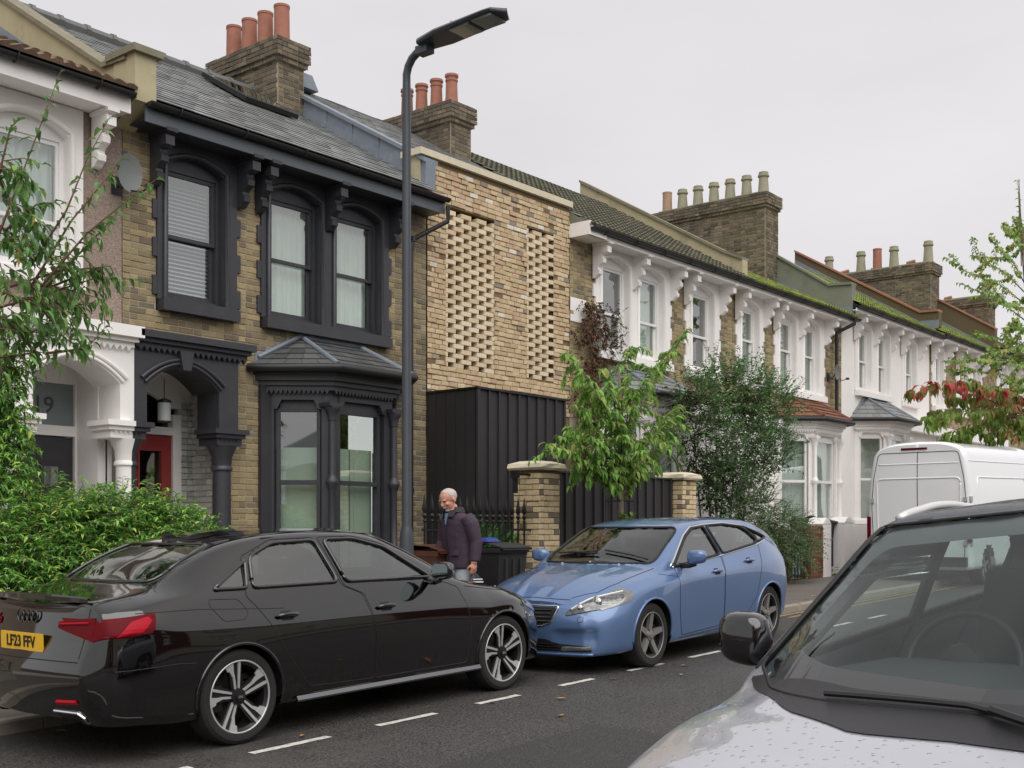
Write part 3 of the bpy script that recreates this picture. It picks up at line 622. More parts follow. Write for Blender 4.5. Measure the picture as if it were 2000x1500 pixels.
bricks(HB, (9.2, 12.95, .3), (0, -1, 0), (-1, 0, 0), .75, 3.2, wb, dep=.02, nparts=0)
bricks(HB, (9.02, 12.955, .3), (1, 0, 0), (0, -1, 0), .18, 3.0, wb, dep=.02, nparts=0)
dr = MB(); dr.box(7.62, 7.72, 12.94, 13.06, .3, 3.4); dr.box(8.9, 9.02, 12.94, 13.06, .3, 3.1); dr.box(7.72, 8.9, 12.93, 13.06, 2.83, 2.93)
arch_head(dr, 7.62, 9.02, [(7.72, 8.9)], 3.18, .22, 3.6, 12.94, 13.06); mk('door_frame', dr, whitew, HB)
g = MB(); g.add([(7.7, 13, 2.93), (8.92, 13, 2.93), (8.92, 13, 3.42), (7.7, 13, 3.42)], [(0, 1, 2, 3)]); mk('fanlight', g, pane, HB)
redp = mat('red_door_paint', rgb(146, 58, 56), .35, noise=(5, .06))
dd = MB(); holed(dd, 7.73, 8.89, .4, 2.82, [(7.9, 8.24, 1.35, 2.62), (8.42, 8.74, 1.35, 2.62)], 12.97, .05)
for a, b in ((7.9, 8.24), (8.42, 8.74)):
    dd.box(a-.03, a, 12.955, 12.97, 1.32, 2.65); dd.box(b, b+.03, 12.955, 12.97, 1.32, 2.65); dd.box(a, b, 12.955, 12.97, 2.62, 2.65); dd.box(a, b, 12.955, 12.97, 1.32, 1.35)
D = mk('front_door', dd, redp, HB, label='red front door with two tall glass panels')
for a, b in ((7.9, 8.24), (8.42, 8.74)): g = MB(); g.add([(a, 12.987, 1.35), (b, 12.987, 1.35), (b, 12.987, 2.62), (a, 12.987, 2.62)], [(0, 1, 2, 3)]); mk('pane', g, pane, D)
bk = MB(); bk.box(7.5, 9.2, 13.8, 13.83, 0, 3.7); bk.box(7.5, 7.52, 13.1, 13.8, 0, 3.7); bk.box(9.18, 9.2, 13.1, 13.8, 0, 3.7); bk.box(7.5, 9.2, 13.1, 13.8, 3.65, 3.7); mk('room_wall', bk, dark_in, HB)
lan = thing('porch_lantern', 'glass cylinder lantern hanging in the charcoal porch', 'lantern', (8.5, 12.55, 2.95))
k = MB(); k.tube([(8.5, 12.55, 3.5), (8.5, 12.55, 3.24)], .006, 5); k.lathe([(.02, .3), (.085, .27), (.085, .24)], (8.5, 12.55, 2.95), 14); k.lathe([(.085, 0), (.085, .015)], (8.5, 12.55, 2.95), 14); mk('lantern_fitting', k, iron, lan)
k = MB(); k.lathe([(.08, .015), (.08, .24)], (8.5, 12.55, 2.95), 16); mk('lantern_glass', k, mat('frosted_glass', rgb(190, 196, 192), .5), lan, smooth=40)
def text_obj(txt, size, loc, rot, m, parent, name, ext=.004, align='CENTER', sx=1.):
    cu = bpy.data.curves.new(name, 'FONT'); cu.body = txt; cu.size = size; cu.extrude = ext; cu.align_x = align; cu.align_y = 'CENTER'
    ob = bpy.data.objects.new(name, cu); COL.objects.link(ob); ob.rotation_euler = rot; ob.location = loc; ob.scale = (sx, 1, 1)
    dg = bpy.context.evaluated_depsgraph_get(); me = bpy.data.meshes.new_from_object(ob.evaluated_get(dg)); bpy.data.objects.remove(ob)
    me.transform(Matrix.LocRotScale(Vector(loc), Euler(rot), Vector((sx, 1, 1)))); me.materials.clear(); me.materials.append(m)
    o = bpy.data.objects.new(name, me); COL.objects.link(o); attach(o, parent); return o
text_obj('20', .13, (8.33, 12.95, 2.42), (math.pi/2, 0, 0), iron, D, 'door_number')
# ---------------------------------------------------------------- pebbledashed house, left
HN = thing('terraced_house', 'pebbledashed house with white porch and number 19 over its dark door', 'house', (6, 12.2, .1))
pebble = mat('pebbledash', rgb(160, 142, 130), .95, noise=[(75, .42), (30, .2)], bump=(75, 1.0, .02))
wl = MB(); holed(wl, 1, 7.69, -.3, 6.5, [(5.5, 7.18, 4.34, 6.7), (6.0, 7.69, -1, 3.9)], F+.005, .2); mk('wall', wl, pebble, HN)
upper_unit(HN, 5.3, 7.18, [(5.6, 6.0), (6.08, 7.0)], 4.45, 6.02, .16, GT+.02, whitep, whitew, zmid=5.05, fill='net', teeth=False, brackets=(7.33,))
eaves(HN, 1, 7.55, GT+.03, whitep, plastic_k)
roof_deck(HN, 1, 7.6, 11.76, 6.62, 15.4, 8.26); tiles(HN, 1, 7.6, 11.74, 6.62, 15.4, 8.28, tile_br)
porch(HN, 5.9, 7.69, 6.46, 7.51, 3.28, .25, 3.72, whitep, cx0=4.5, cx1=7.66, top=3.95)
capital(HN, 7.4, 7.653, 11.95, whitep, -1); column(HN, 7.653, 12.06, whitep, a0=math.pi/2, a1=1.5*math.pi)
capital(HN, 6.1, 6.46, 11.95, whitep); column(HN, 6.3, 12.06, whitep)
rc = MB(); rc.box(7.6, 7.68, F+.2, 13.0, .1, 3.7); rc.box(5.9, 6.2, F+.2, 13.0, .1, 3.7); rc.box(6.2, 7.6, F+.2, 13.0, 3.58, 3.7); mk('porch_wall', rc, whitep, HN)
dr = MB(); holed(dr, 6.2, 7.6, .1, 3.58, [(6.55, 7.48, .1, 2.72), (6.55, 7.48, 2.84, 3.34)], 12.86, .1); mk('door_frame', dr, whitep, HN)
fg = mat('etched_glass', rgb(128, 140, 142), .25, noise=(1.2, .1))
g = MB(); g.box(6.55, 7.48, 12.9, 12.91, 2.84, 3.34); FG = mk('fanlight', g, fg, HN); text_obj('19', .27, (7.1, 12.896, 3.07), (math.pi/2, 0, 0), mat('etched_number', rgb(66, 74, 76), .5), FG, 'house_number', .002)
dd = MB(); holed(dd, 6.56, 7.47, .2, 2.71, [(6.72, 6.94, 2.14, 2.36), (7.1, 7.32, 2.14, 2.36)], 12.9, .05)
for a, b in ((6.72, 6.94), (7.1, 7.32)):
    for q0, q1, z0, z1 in ((a-.04, a, 2.1, 2.4), (b, b+.04, 2.1, 2.4), (a, b, 2.36, 2.4), (a, b, 2.1, 2.14)): dd.box(q0, q1, 12.885, 12.9, z0, z1)
    dd.box(a-.04, b+.04, 12.885, 12.9, 1.2, 1.9)
D19 = mk('front_door', dd, blackp, HN, label='dark front door with two small square panes')
for a, b in ((6.72, 6.94), (7.1, 7.32)): g = MB(); g.box(a, b, 12.92, 12.925, 2.14, 2.36); mk('pane', g, pane, D19)
P0 = parapet(7.6, 7.83, [(11.93, 7.07), (12.42, 7.1), (15.4, 8.95)],   .62, render_c, worn_stone, 'cream rendered party wall between the pebbledashed and charcoal houses')
k = MB(); k.box(7.58, 7.86, 11.76, 12.2, 6.52, 7.06); k.prism([(11.8, 6.52), (12.2, 6.52), (12.2, 6.3)], 'x', 7.58, 7.86); mk('kneeler', k, render_c, P0)
k = MB(); k.box(7.53, 7.92, 11.7, 12.3, 7.06, 7.14); mk('cap_stone', k, worn_stone, P0)
# ---------------------------------------------------------------- brick infill with perforated screens
HI = thing('infill_house', 'narrow tan brick infill facade with two perforated brick screens', 'house', (14.7, 12.2, .4))
s1, s2 = (13.28, 14.44, 4.14, 6.62), (15.28, 16.02, 4.17, 6.7)
X0, X1 = 12.87, 16.47
wl = MB(); holed(wl, X0, X1, 0, 7.26, [s1, s2], F+.004, .12); wl.box(X0, X0+.1, F, F+.4, 3, 7.26); mk('wall', wl, mortar_d, HI)
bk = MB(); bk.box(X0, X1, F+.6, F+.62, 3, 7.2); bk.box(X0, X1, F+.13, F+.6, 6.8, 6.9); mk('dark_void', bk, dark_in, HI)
ops = [(s[0]-X0, s[1]-X0, s[2]-3.6, s[3]-3.6) for s in (s1, s2)]
def tint_n(a, z):
    r = R.random()
    return .02 if r < .03 else .99 if r < .06 else R.uniform(.42, .48) if r < .13 else R.uniform(.1, .9)
bricks(HI, (X0, F+.02, 3.6), (1, 0, 0), (0, -1, 0), X1-X0, 3.66, brick_new, ops, mode='header', dep=.03, bh=.068, jt=.01, bw=.17, nparts=150, jit=.007, tint=tint_n, rag=.004)
for (xa, xb, za, zb) in (s1, s2):
    per = .365; z = za; k = 0; lst = []
    while z < zb-.05:
        x = xa+(.0 if k % 2 else -per*.5)
        while x < xb:
            a, b = max(x, xa), min(x+.232, xb)
            if b-a > .04: lst.append((a, b, z))
            x += per
        z += .076; k += 1
    for (a, b, z) in lst:
        ci = R.randrange(10)
        me = unit('screen_brick', ci, brick_lat, lambda: brick_unit((ci+.5)/10, .02)); o = bpy.data.objects.new('screen_brick', me); COL.objects.link(o); o.parent = HI
        mx = Matrix.Identity(4); mx.col[0] = (b-a, 0, 0, 0); mx.col[1] = (0, .105, 0, 0); mx.col[2] = (0, 0, .072, 0); mx.col[3] = (a, F+.1+R.gauss(0, .002), z, 1); o.matrix_basis = Matrix.Translation(-HI.location) @ mx
k = MB()
x = 12.66
for wd in (.62, .62, .62, .64, .66, .68): k.box(x, x+wd-.004, F-.07, F+.36, 7.26, 7.36); x += wd
mk('coping', k, stone, HI)
k = MB(); k.box(12.72, 12.86, F-.0, F+.33, 6.5, 7.26); mk('end_pier', k, render_c, HI)
roof_deck(HI, 12.9, 16.5, 12.4, 7.25, 15.6, 9.18); slates(HI, 12.95, 16.5, 12.5, 7.3, 15.6, 9.2, slate, 120)
PL = parapet(12.74, 12.95, [(12.1, 7.2), (15.1, 8.92)], .42, lead, lead, 'lead clad upstand wall beside the tan brick infill roof', nm='lead_upstand')
for i in range(5):
    k = MB(); y = 12.5+i*.6; z = 7.2+(y-12.1)*.573; k.prism([(y, z-.44), (y+.02, z-.43), (y+.02, z-.02), (y, z-.03)], 'x', 12.722, 12.74); mk('lead_lap', k, lead, PL)
k = MB(); k.hexa([(12.85, 15.2, 9.1), (13.35, 15.2, 9.1), (13.35, 15.9, 9.1), (12.85, 15.9, 9.1), (12.9, 15.25, 9.36), (13.25, 15.25, 9.36), (13.25, 15.8, 9.36), (12.9, 15.8, 9.36)]); mk('lead_saddle', k, lead, HI)
# clad porch box
BOX = thing('clad_porch', 'black board and batten timber box projecting below the perforated brick', 'porch', (14, 11.7, .37))
btim = mat('black_timber', rgb(44, 42, 43), .55, noise=[(3, .1)], bump=(25, .25, .004))
def boards(par, x0, x1, y, z0, z1, bw, gap=.03, m=btim, batten=True):
    x = x0
    while x < x1-.02:
        b = MB(); e = min(x+bw-.004, x1); b.box(x+.002, e, y, y+.02, z0, z1); mk('board', b, m, par)
        if batten: b = MB(); b.box(max(x0, x-.02), x+.022, y-.028, y-.001, z0, z1); mk('batten', b, m, par)
        x += bw
k = MB(); k.box(12.88, 15.05, 11.23, F-.0, .2, 3.68); mk('box_frame', k, btim, BOX); k = MB(); k.box(12.84, 15.08, 11.16, F, 3.68, 3.71); mk('top_trim', k, iron, BOX)
boards(BOX, 12.9, 15.05, 11.205, .2, 3.68, .232)
for i in range(5):
    b = MB(); y = 11.23+i*.195; b.box(12.86, 12.879, y+.004, y+.19, .2, 3.68); mk('board', b, btim, BOX)
b = MB(); b.box(12.852, 12.9, 11.17, 11.21, .2, 3.68); mk('corner_trim', b, btim, BOX)
# ---------------------------------------------------------------- white-trimmed houses to the right
def white_house(x0, x1, label, soff, pairs, singles, zs, zspring, zmid, brick, wallm, roofm, fills, nparts, yr=15.7, zr=None, extra=()):
    h = thing('terraced_house', label, 'house', ((x0+x1)/2, F, gz((x0+x1)/2)))
    units = [(a, b, o) for a, b, o in pairs+singles]
    holes = [(a, b, zs-.14, soff+.3) for a, b, o in units]
    wl = MB(); holed(wl, x0, x1, -.3, soff+.15, holes, F+.007 if brick else F, .2); mk('wall', wl, mortar if brick else wallm, h)
    if brick: bricks(h, (x0, F+.03, 3.6), (1, 0, 0), (0, -1, 0), x1-x0, soff-3.62, brick_old, [(a-x0, b-x0, c-3.6, d-3.6) for a, b, c, d in holes], nparts=nparts, tint=lambda a, z: R.choice((.3, .5, .62, .75, .88)) if R.random() < .8 else R.random())
    for i, (a, b, o) in enumerate(units):
        br = [a-.05, b+.05]+([(o[0][1]+o[1][0])/2] if len(o) > 1 else [])
        upper_unit(h, a, b, o, zs, zspring, .13, soff, whitep, whitew, zmid=zmid, fill=fills[i], brackets=br, teeth=brick)
    eaves(h, x0, x1, soff, whitep, plastic_k, fh=.11)
    zr = zr or soff+.22+3.9*.6
    roof_deck(h, x0, x1, 11.76, soff+.15, yr, zr-.02); tiles(h, x0, x1, 11.74, soff+.155, yr, zr, roofm)
    return h
W1 = white_house(16.5, 22.45, 'stock brick house with white window surrounds next to the tan brick infill', 6.76, [(17.24, 19.78, [(17.43, 18.3), (18.66, 19.52)])], [(20.39, 21.73, [(20.6, 21.46)])], 4.87, 6.5, 5.62, True, None, tile_gr, ['half0', ], 120) if False else None
def mkw():
    a = white_house(16.5, 22.45, 'stock brick house with white window surrounds next to the tan brick infill', 6.76, [(17.24, 19.78, [(17.43, 18.3), (18.66, 19.52)])], [(20.39, 21.73, [(20.6, 21.46)])], 4.87, 6.5, 5.62, True, None, tile_gr, [(None, 'net'), None], 120, zr=9.28)
    b = white_house(22.45, 27.95, 'stock brick house with white surrounds, mossy roof and brown tiled bay', 6.76, [(24.28, 26.88, [(24.48, 25.3), (25.75, 26.56)])], [(22.5, 23.7, [(22.68, 23.46)])], 4.87, 6.5, 5.8, True, None, tile_moss, ['green', 'green'], 60, zr=8.95)
    c = white_house(27.95, 34.1, 'white painted house with four brackets of sash windows above a grey bay roof', 7.12, [(28.75, 31.1, [(28.92, 29.72), (30.2, 30.98)])], [(31.95, 33.15, [(32.16, 32.94)])], 5.24, 6.85, 6.05, False, whitep, tile_moss, ['net', 'net'], 0, zr=9.6)
    d = white_house(34.1, 40, 'brick house with white surrounds partly behind the katsura tree', 7.2, [(36.4, 38.8, [(36.6, 37.35), (37.85, 38.6)])], [(34.3, 35.4, [(34.5, 35.2)])], 5.3, 6.9, 6.1, True, None, tile_moss, ['net', 'net'], 0, zr=9.7)
    e = white_house(40, 46, 'last brick house of the row behind the trees', 7.4, [(42.5, 45, [(42.7, 43.5), (44, 44.8)])], [(40.4, 41.6, [(40.6, 41.4)])], 5.5, 7.1, 6.3, True, None, tile_br, ['net', 'net'], 0, zr=9.9)
    return a, b, c, d, e
W1, W2, W3, W4, W5 = mkw()
bay(W2, 24.3, 24.98, 26.33, 27.0, 11.55, 1.75, 2.75, 3.72, 4.06, 4.18, 4.72, whitep, whitew, tile_red, fill='net', tiled=True)
bay(W3, 28.75, 29.4, 30.7, 31.4, 11.55, 1.9, 2.95, 4.05, 4.4, 4.5, 5.1, whitep, whitew, slate, fill='none')
bay(W1, 17.4, 18.0, 19.3, 19.9, 11.55, 1.5, 2.6, 3.6, 4.0, 4.12, 4.66, whitep, whitew, slate, fill='net')
k = MB(); k.box(31.3, 40, 11.7, F, 4.35, 4.6); k.box(31.5, 40, 11.95, F, .6, 4.35); mk('porch_front', k, whitep, W3)
for h, a, b in ((W1, 20.1, 22.4), (W2, 22.5, 24.0)):
    k = MB(); k.box(a, b, 11.98, F, .4, 3.9); k.box(a, b, 11.85, F, 3.9, 4.15); mk('porch_front', k, whitep, h)
k = MB(); k.box(16.51, 16.98, F-.004, F+.0, 5.3, 5.72); mk('plaster_patch', k, whitep, W1)
k = MB(); k.box(16.47, 17.0, F-.44, F, 6.74, 6.98); mk('boxed_eave_end', k, whitep, W1)
k = MB(); k.prism([(11.74, 6.92), (15.6, 9.2), (15.6, 8.9), (12.2, 6.75), (11.74, 6.9)], 'x', 16.475, 16.51); mk('verge', k, render_g, W1)
downpipe(W2, [(27.6, 11.7, 6.85), (27.6, 11.7, 6.72), (27.35, 12.06, 6.5), (27.35, 12.06, 6.3), (27.35, 12.06, 4.5)], plastic_k, .045)
parapet(22.38, 22.6, [(11.98, 7.46), (12.42, 7.66), (16.25, 9.9)], .62, render_c, worn_stone, 'pale rendered party wall between the two white-trimmed brick houses')
P2 = parapet(27.9, 28.12, [(11.9, 7.82), (12.5, 7.86), (14.3, 9.05), (16, 10.1)], .8, render_g, render_g, 'grey green rendered party wall beside the mossy roof')
P3 = parapet(34.05, 34.3, [(11.9, 8.05), (12.45, 8.07), (16.4, 10.45)], .5, brick_dark if False else mat('parapet_brick', rgb(96, 82, 62), .9, noise=[(30, .3)]), terracotta, 'brick party wall with terracotta coping beside the white painted house')
P4 = parapet(39.9, 40.15, [(12.1, 8.35), (14.2, 9.68), (16.3, 10.9)], .9, MATS['parapet_brick'], terracotta, 'far brick party wall with terracotta coping')
# ---------------------------------------------------------------- chimneys
stack(12.22, 12.74, 14.9, 16.6, 8.4, 9.57, ['plain']*4, brick_dark, 'mossy brick chimney with four tall plain terracotta pots above the charcoal house', [terracotta], 120, pr=.13, ph=.64, mm=mortar)
stack(15.92, 16.46, 14.5, 16.1, 8.5, 9.5, ['roll']*4, brick_dark, 'brick chimney with four rimmed terracotta pots above the tan brick infill', [terracotta], 120, pr=.115, ph=.6, mm=mortar)
stack(27.25, 27.95, 13.95, 17.3, 8.5, 10.28, ['buff']*6+['plain'], brick_dark, 'long brick chimney with a row of seven mostly buff pots', [pot_buff]*6+[mat('faded_pot', rgb(168, 138, 116), .85, noise=(8, .1))], 120, pr=.13, ph=.62, mm=mortar)
stack(39.3, 40.05, 14.0, 18.0, 8.8, 10.65, ['buff', 'cowl', 'buff', 'plain', 'buff', 'cowl', 'buff'], brick_dark, 'far brick chimney with buff pots and two terracotta cowls', [pot_buff, terracotta, pot_buff, terracotta, pot_buff, terracotta, pot_buff], 0, pr=.15, ph=.8, mm=mortar)
stack(46.0, 46.8, 14.2, 17.5, 8.8, 10.6, ['buff', 'cowl', 'buff'], brick_dark, 'farthest low chimney behind the katsura tree', [pot_buff, terracotta, pot_buff], 0, pr=.15, ph=.6)
def dish(loc, label, s=1., yaw=-.2):
    d = thing('satellite_dish', label, 'satellite dish', loc); x, y, z = loc
    b = MB(); rows = []
    for i in range(6):
        r = i/5
        rows.append([(x+.24*s*r*math.cos(2*math.pi*j/18), y-.35*s+.06*s*r*r*-1, z+.33*s*r*math.sin(2*math.pi*j/18)) for j in range(19)])
    b.grid(rows); o = mk('dish', b, mat('dish_grey', rgb(108, 112, 110), .6), d, smooth=True)
    b = MB(); b.tube([(x, y, z-.1), (x, y-.2*s, z-.15), (x, y-.33*s, z)], .02*s, 6); b.tube([(x, y-.32*s, z-.28*s), (x+.1*s, y-.6*s, z-.34*s), (x+.12*s, y-.75*s, z-.3*s)], .016*s, 6); b.box(x+.06*s, x+.16*s, y-.85*s, y-.74*s, z-.33*s, z-.25*s); b.box(x-.07, x+.07, y-.02, y, z-.2, z); mk('dish_arm', b, plastic_k, d)
dish((7.62, 12.2, 5.72), 'grey satellite dish beside the pebbledashed wall', .68); dish((27.15, 12.2, 5.5), 'satellite dish on a bracket by the far downpipe', .6)
# ---------------------------------------------------------------- vehicles: lofted shells
import numpy as np, bmesh
def herm(pts, ts, sharp, tq):
    pts = np.asarray(pts, float); n = len(pts); d = np.zeros_like(pts)
    for i in range(n):
        a, b = max(i-1, 0), min(i+1, n-1); d[i] = (pts[b]-pts[a])/(ts[b]-ts[a])*(1-sharp[i])
    out = np.zeros((len(tq),)+pts.shape[1:])
    for q, t in enumerate(tq):
        i = min(max(int(np.searchsorted(ts, t, 'right'))-1, 0), n-2); h = ts[i+1]-ts[i]; s = (t-ts[i])/h
        out[q] = (2*s**3-3*s**2+1)*pts[i]+(s**3-2*s**2+s)*h*d[i]+(-2*s**3+3*s**2)*pts[i+1]+(s**3-s**2)*h*d[i+1]
    return out
def in_poly(x, y, poly):
    c = False; j = len(poly)-1
    for i in range(len(poly)):
        xi, yi = poly[i]; xj, yj = poly[j]
        if (yi > y) != (yj > y) and x < (xj-xi)*(y-yi)/(yj-yi)+xi: c = not c
        j = i
    return c
def near_poly(x, y, poly):
    best = (9, 0, 0)
    for i in range(len(poly)):
        ax, ay = poly[i]; bx, by = poly[(i+1) % len(poly)]; dx, dy = bx-ax, by-ay
        t = max(0, min(1, ((x-ax)*dx+(y-ay)*dy)/(dx*dx+dy*dy+1e-12))); px, py = ax+t*dx, ay+t*dy
        d = math.hypot(x-px, y-py)
        if d < best[0]: best = (d, px, py)
    return best
def rounded(poly, r=.04, n=4):
    out = []; k = len(poly)
    for i in range(k):
        p0, p, p1 = Vector(poly[i-1]), Vector(poly[i]), Vector(poly[(i+1) % k]); a = (p0-p); b = (p1-p); rr = min(r, a.length*.45, b.length*.45)
        A = p+a.normalized()*rr; B = p+b.normalized()*rr
        for j in range(n+1):
            t = j/n; q = A*(1-t)**2+p*2*t*(1-t)+B*t*t; out.append((q.x, q.y))
    return out
class Shell:
    def __init__(s, st, rr, rf, sharp=(0, .3, 0, 0, .45, .5, .45, 0, 0), sub=(2, 4, 6, 9, 7, 22, 7, 9), bulge=(.05, .05), step=.019, xm=.7):
        rows = [np.array(rr, float)]+[np.array([(x, y, z) for y, z in k], float) for x, k in st]+[np.array(rf, float)]
        ts = [0.]
        for a, b in zip(rows, rows[1:]): ts.append(ts[-1]+float(np.mean(np.linalg.norm(b-a, axis=1))))
        ts = np.array(ts); nq = int(ts[-1]/step); tq = np.linspace(0, ts[-1], nq); A = np.array(rows); D = herm(A, ts, [0]*len(rows), tq)
        kt = np.arange(9.); kq = np.concatenate([np.linspace(i, i+1, n, endpoint=False) for i, n in enumerate(sub)]+[np.array([8.])])
        half = np.array([herm(D[i], kt, sharp, kq) for i in range(nq)]); half[:, -1, 1] = 0
        J6 = int(sum(sub[:6])); m = half.shape[1]
        mb = MB(); full = []
        for r in half: full.append([tuple(p) for p in r]+[(p[0], -p[1], p[2]) for p in r[-2::-1]])
        mb.grid(full)
        for end, r, bg_ in ((-1, half[0], bulge[0]), (1, half[-1], bulge[1])):
            cr = []; cols = np.linspace(-1, 1, 37)
            for j in range(J6+1):
                f = 1-j/J6 if j > J6*.75 else 1.
                fade = min(1., (J6-j)/(J6*.25))
                cr.append([(r[j][0]+end*bg_*fade*(1-c*c)**1.0, c*r[j][1], r[j][2]) for c in cols])
            top = r[J6:]; ys = top[::-1, 1]; xs_ = top[::-1, 0]; zs_ = top[::-1, 2]
            cr[-1] = [(float(np.interp(abs(c)*r[J6][1], ys, xs_)), c*r[J6][1], float(np.interp(abs(c)*r[J6][1], ys, zs_))) for c in cols]
            if end < 0: cr = [list(reversed(q)) for q in cr]
            mb.grid(cr)
        bm = bmesh.new(); me = mb.mesh('shell'); bm.from_mesh(me); bmesh.ops.remove_doubles(bm, verts=bm.verts, dist=.0012); bmesh.ops.recalc_face_normals(bm, faces=bm.faces); s.bm = bm; bpy.data.meshes.remove(me)
        s.bvh = BVHTree.FromBMesh(bm); s.xm = xm
    def ray(s, view, a, b, sg=1):
        o, d = {'side': ((a, sg*3, b), (0, -sg, 0)), 'top': ((a, b, 6), (0, 0, -1)), 'front': ((9, a, b), (-1, 0, 0)), 'rear': ((-9, a, b), (1, 0, 0))}[view]
        p, n, i, dd = s.bvh.ray_cast(Vector(o), Vector(d))
        if p is None:
            p, n, i, dd = s.bvh.find_nearest(Vector({'side': (a, sg*.8, b), 'top': (a, b, 1), 'front': (3.5, a, b), 'rear': (-1, a, b)}[view]))
        if n.dot(Vector(d)) > 0: n = -n
        return p, n
    def snap(s, view, poly, sg=1, tol=.0125, cond=None):
        xs = [p[0] for p in poly]; ys = [p[1] for p in poly]; x0, x1, y0, y1 = min(xs)-.03, max(xs)+.03, min(ys)-.03, max(ys)+.03
        for v in s.bm.verts:
            c = v.co; a, b = (c.x, c.z) if view == 'side' else (c.y, c.z) if view in ('front', 'rear') else (c.x, c.y)
            if not (x0 < a < x1 and y0 < b < y1): continue
            if view == 'side' and c.y*sg < .35: continue
            if view == 'front' and c.x < s.xm or view == 'rear' and c.x > s.xm: continue
            if cond and not cond(c): continue
            d, px, py = near_poly(a, b, poly)
            if d < tol:
                if view == 'side': p, n = s.ray(view, px, py, sg); v.co = p
                elif view == 'front' or view == 'rear': p, n = s.ray(view, px, py); v.co = p
    def line(s, view, pts, r, sg=1, closed=False, mb=None, n=6, lift=0., step=.04):
        mb = mb or MB(); q = [Vector(p) for p in pts]
        if closed: q.append(q[0])
        out = []
        for a, b in zip(q, q[1:]):
            k = max(1, int((b-a).length/step))
            for i in range(k): out.append(a.lerp(b, i/k))
        out.append(q[-1]); pp = []
        for p in out:
            c, nn = s.ray(view, p.x, p.y, sg); nn = Vector((0, sg, 0)) if view == 'side' else nn; pp.append(c+nn*lift)
        mb.tube(pp, r, n); return mb
    def patch(s, view, poly, sg=1, off=.004, n=14, m=18, mb=None, horiz=True, thick=0):
        mb = mb or MB(); ax = 1 if horiz else 0
        lo, hi = min(p[ax] for p in poly)+1e-4, max(p[ax] for p in poly)-1e-4; rows = []
        for i in range(n+1):
            t = lo+(hi-lo)*i/n; xs = []
            for j in range(len(poly)):
                p, q = poly[j], poly[(j+1) % len(poly)]
                if (p[ax] > t) != (q[ax] > t): xs.append(p[1-ax]+(q[1-ax]-p[1-ax])*(t-p[ax])/(q[ax]-p[ax]))
            if len(xs) < 2: continue
            a, b = min(xs), max(xs); row = []
            for j in range(m+1):
                u = a+(b-a)*j/m; c, nn = s.ray(view, *((u, t) if horiz else (t, u)), sg); edge = min(1, 6*min(j/m, 1-j/m))*min(1, 6*min(i/n, 1-i/n)) if thick else 0
                row.append(tuple(c+nn*(off+thick*edge)))
            rows.append(row)
        mb.grid(rows); return mb
    def split(s, classes, arches):
        """classes: list of (name, test(center)) -> dict of MB with shared smooth normals"""
        bm = s.bm
        for (xa, za, ra) in arches:
            for v in bm.verts:
                if abs(v.co.y) < .45: continue
                d = math.hypot(v.co.x-xa, v.co.z-za)
                if abs(d-ra) < .016:
                    k = ra/d; px, pz = xa+(v.co.x-xa)*k, za+(v.co.z-za)*k; v.co.x, v.co.z = px, pz
        bm.normal_update(); parts = {}
        for f in bm.faces:
            c = f.calc_center_median()
            if abs(c.y) > .45 and any(math.hypot(c.x-xa, c.z-za) < ra for xa, za, ra in arches): continue
            nm = 'body'
            for k, t in classes:
                if t(c): nm = k; break
            parts.setdefault(nm, []).append(f)
        res = {}
        for nm, fs in parts.items():
            idx = {}; vs_ = []; nr = []; ff = []
            for f in fs:
                t = []
                for v in f.verts:
                    if v.index not in idx: idx[v.index] = len(vs_); vs_.append(tuple(v.co)); nr.append(tuple(v.normal))
                    t.append(idx[v.index])
                ff.append(t)
            me = bpy.data.meshes.new(nm); me.from_pydata(vs_, [], ff); me.shade_smooth(); me.normals_split_custom_set_from_vertices(nr); res[nm] = me
        return res
tyre_m = mat('tyre_rubber', rgb(34, 32, 32), .85, noise=(30, .15), bump=(60, .2, .004))
chrome = mat('chrome', rgb(225, 225, 225), .12, metal=1)
alloy = mat('machined_alloy', rgb(196, 196, 194), .32, metal=.45)
alloy_d = mat('painted_alloy', rgb(140, 137, 133), .38, metal=.4)
gunm = mat('dark_alloy', rgb(44, 43, 44), .4, metal=.5)
seal = mat('rubber_seal', rgb(22, 21, 22), .6)
gloss_k = mat('gloss_black', rgb(16, 15, 16), .08, coat=1)
disc_m = mat('brake_disc', rgb(110, 104, 98), .4, metal=.8)
redlens = mat('red_lens', rgb(92, 6, 16), .45, spec=.12); redlens2 = mat('bright_red_lens', rgb(164, 14, 34), .4, spec=.15); clearlens = mat('clear_lens', rgb(120, 122, 120), .12, metal=.4, coat=1, noise=(18, .35))
carglass = glass_mat('car_glass', (.55, .62, .6, 1), .03, .008, 1.3); tint_glass = glass_mat('tinted_glass', (.42, .46, .45, 1), .1, .008)
int_m = mat('car_interior', rgb(52, 54, 56), .8); seat_m = mat('seat_fabric', rgb(60, 58, 58), .85)
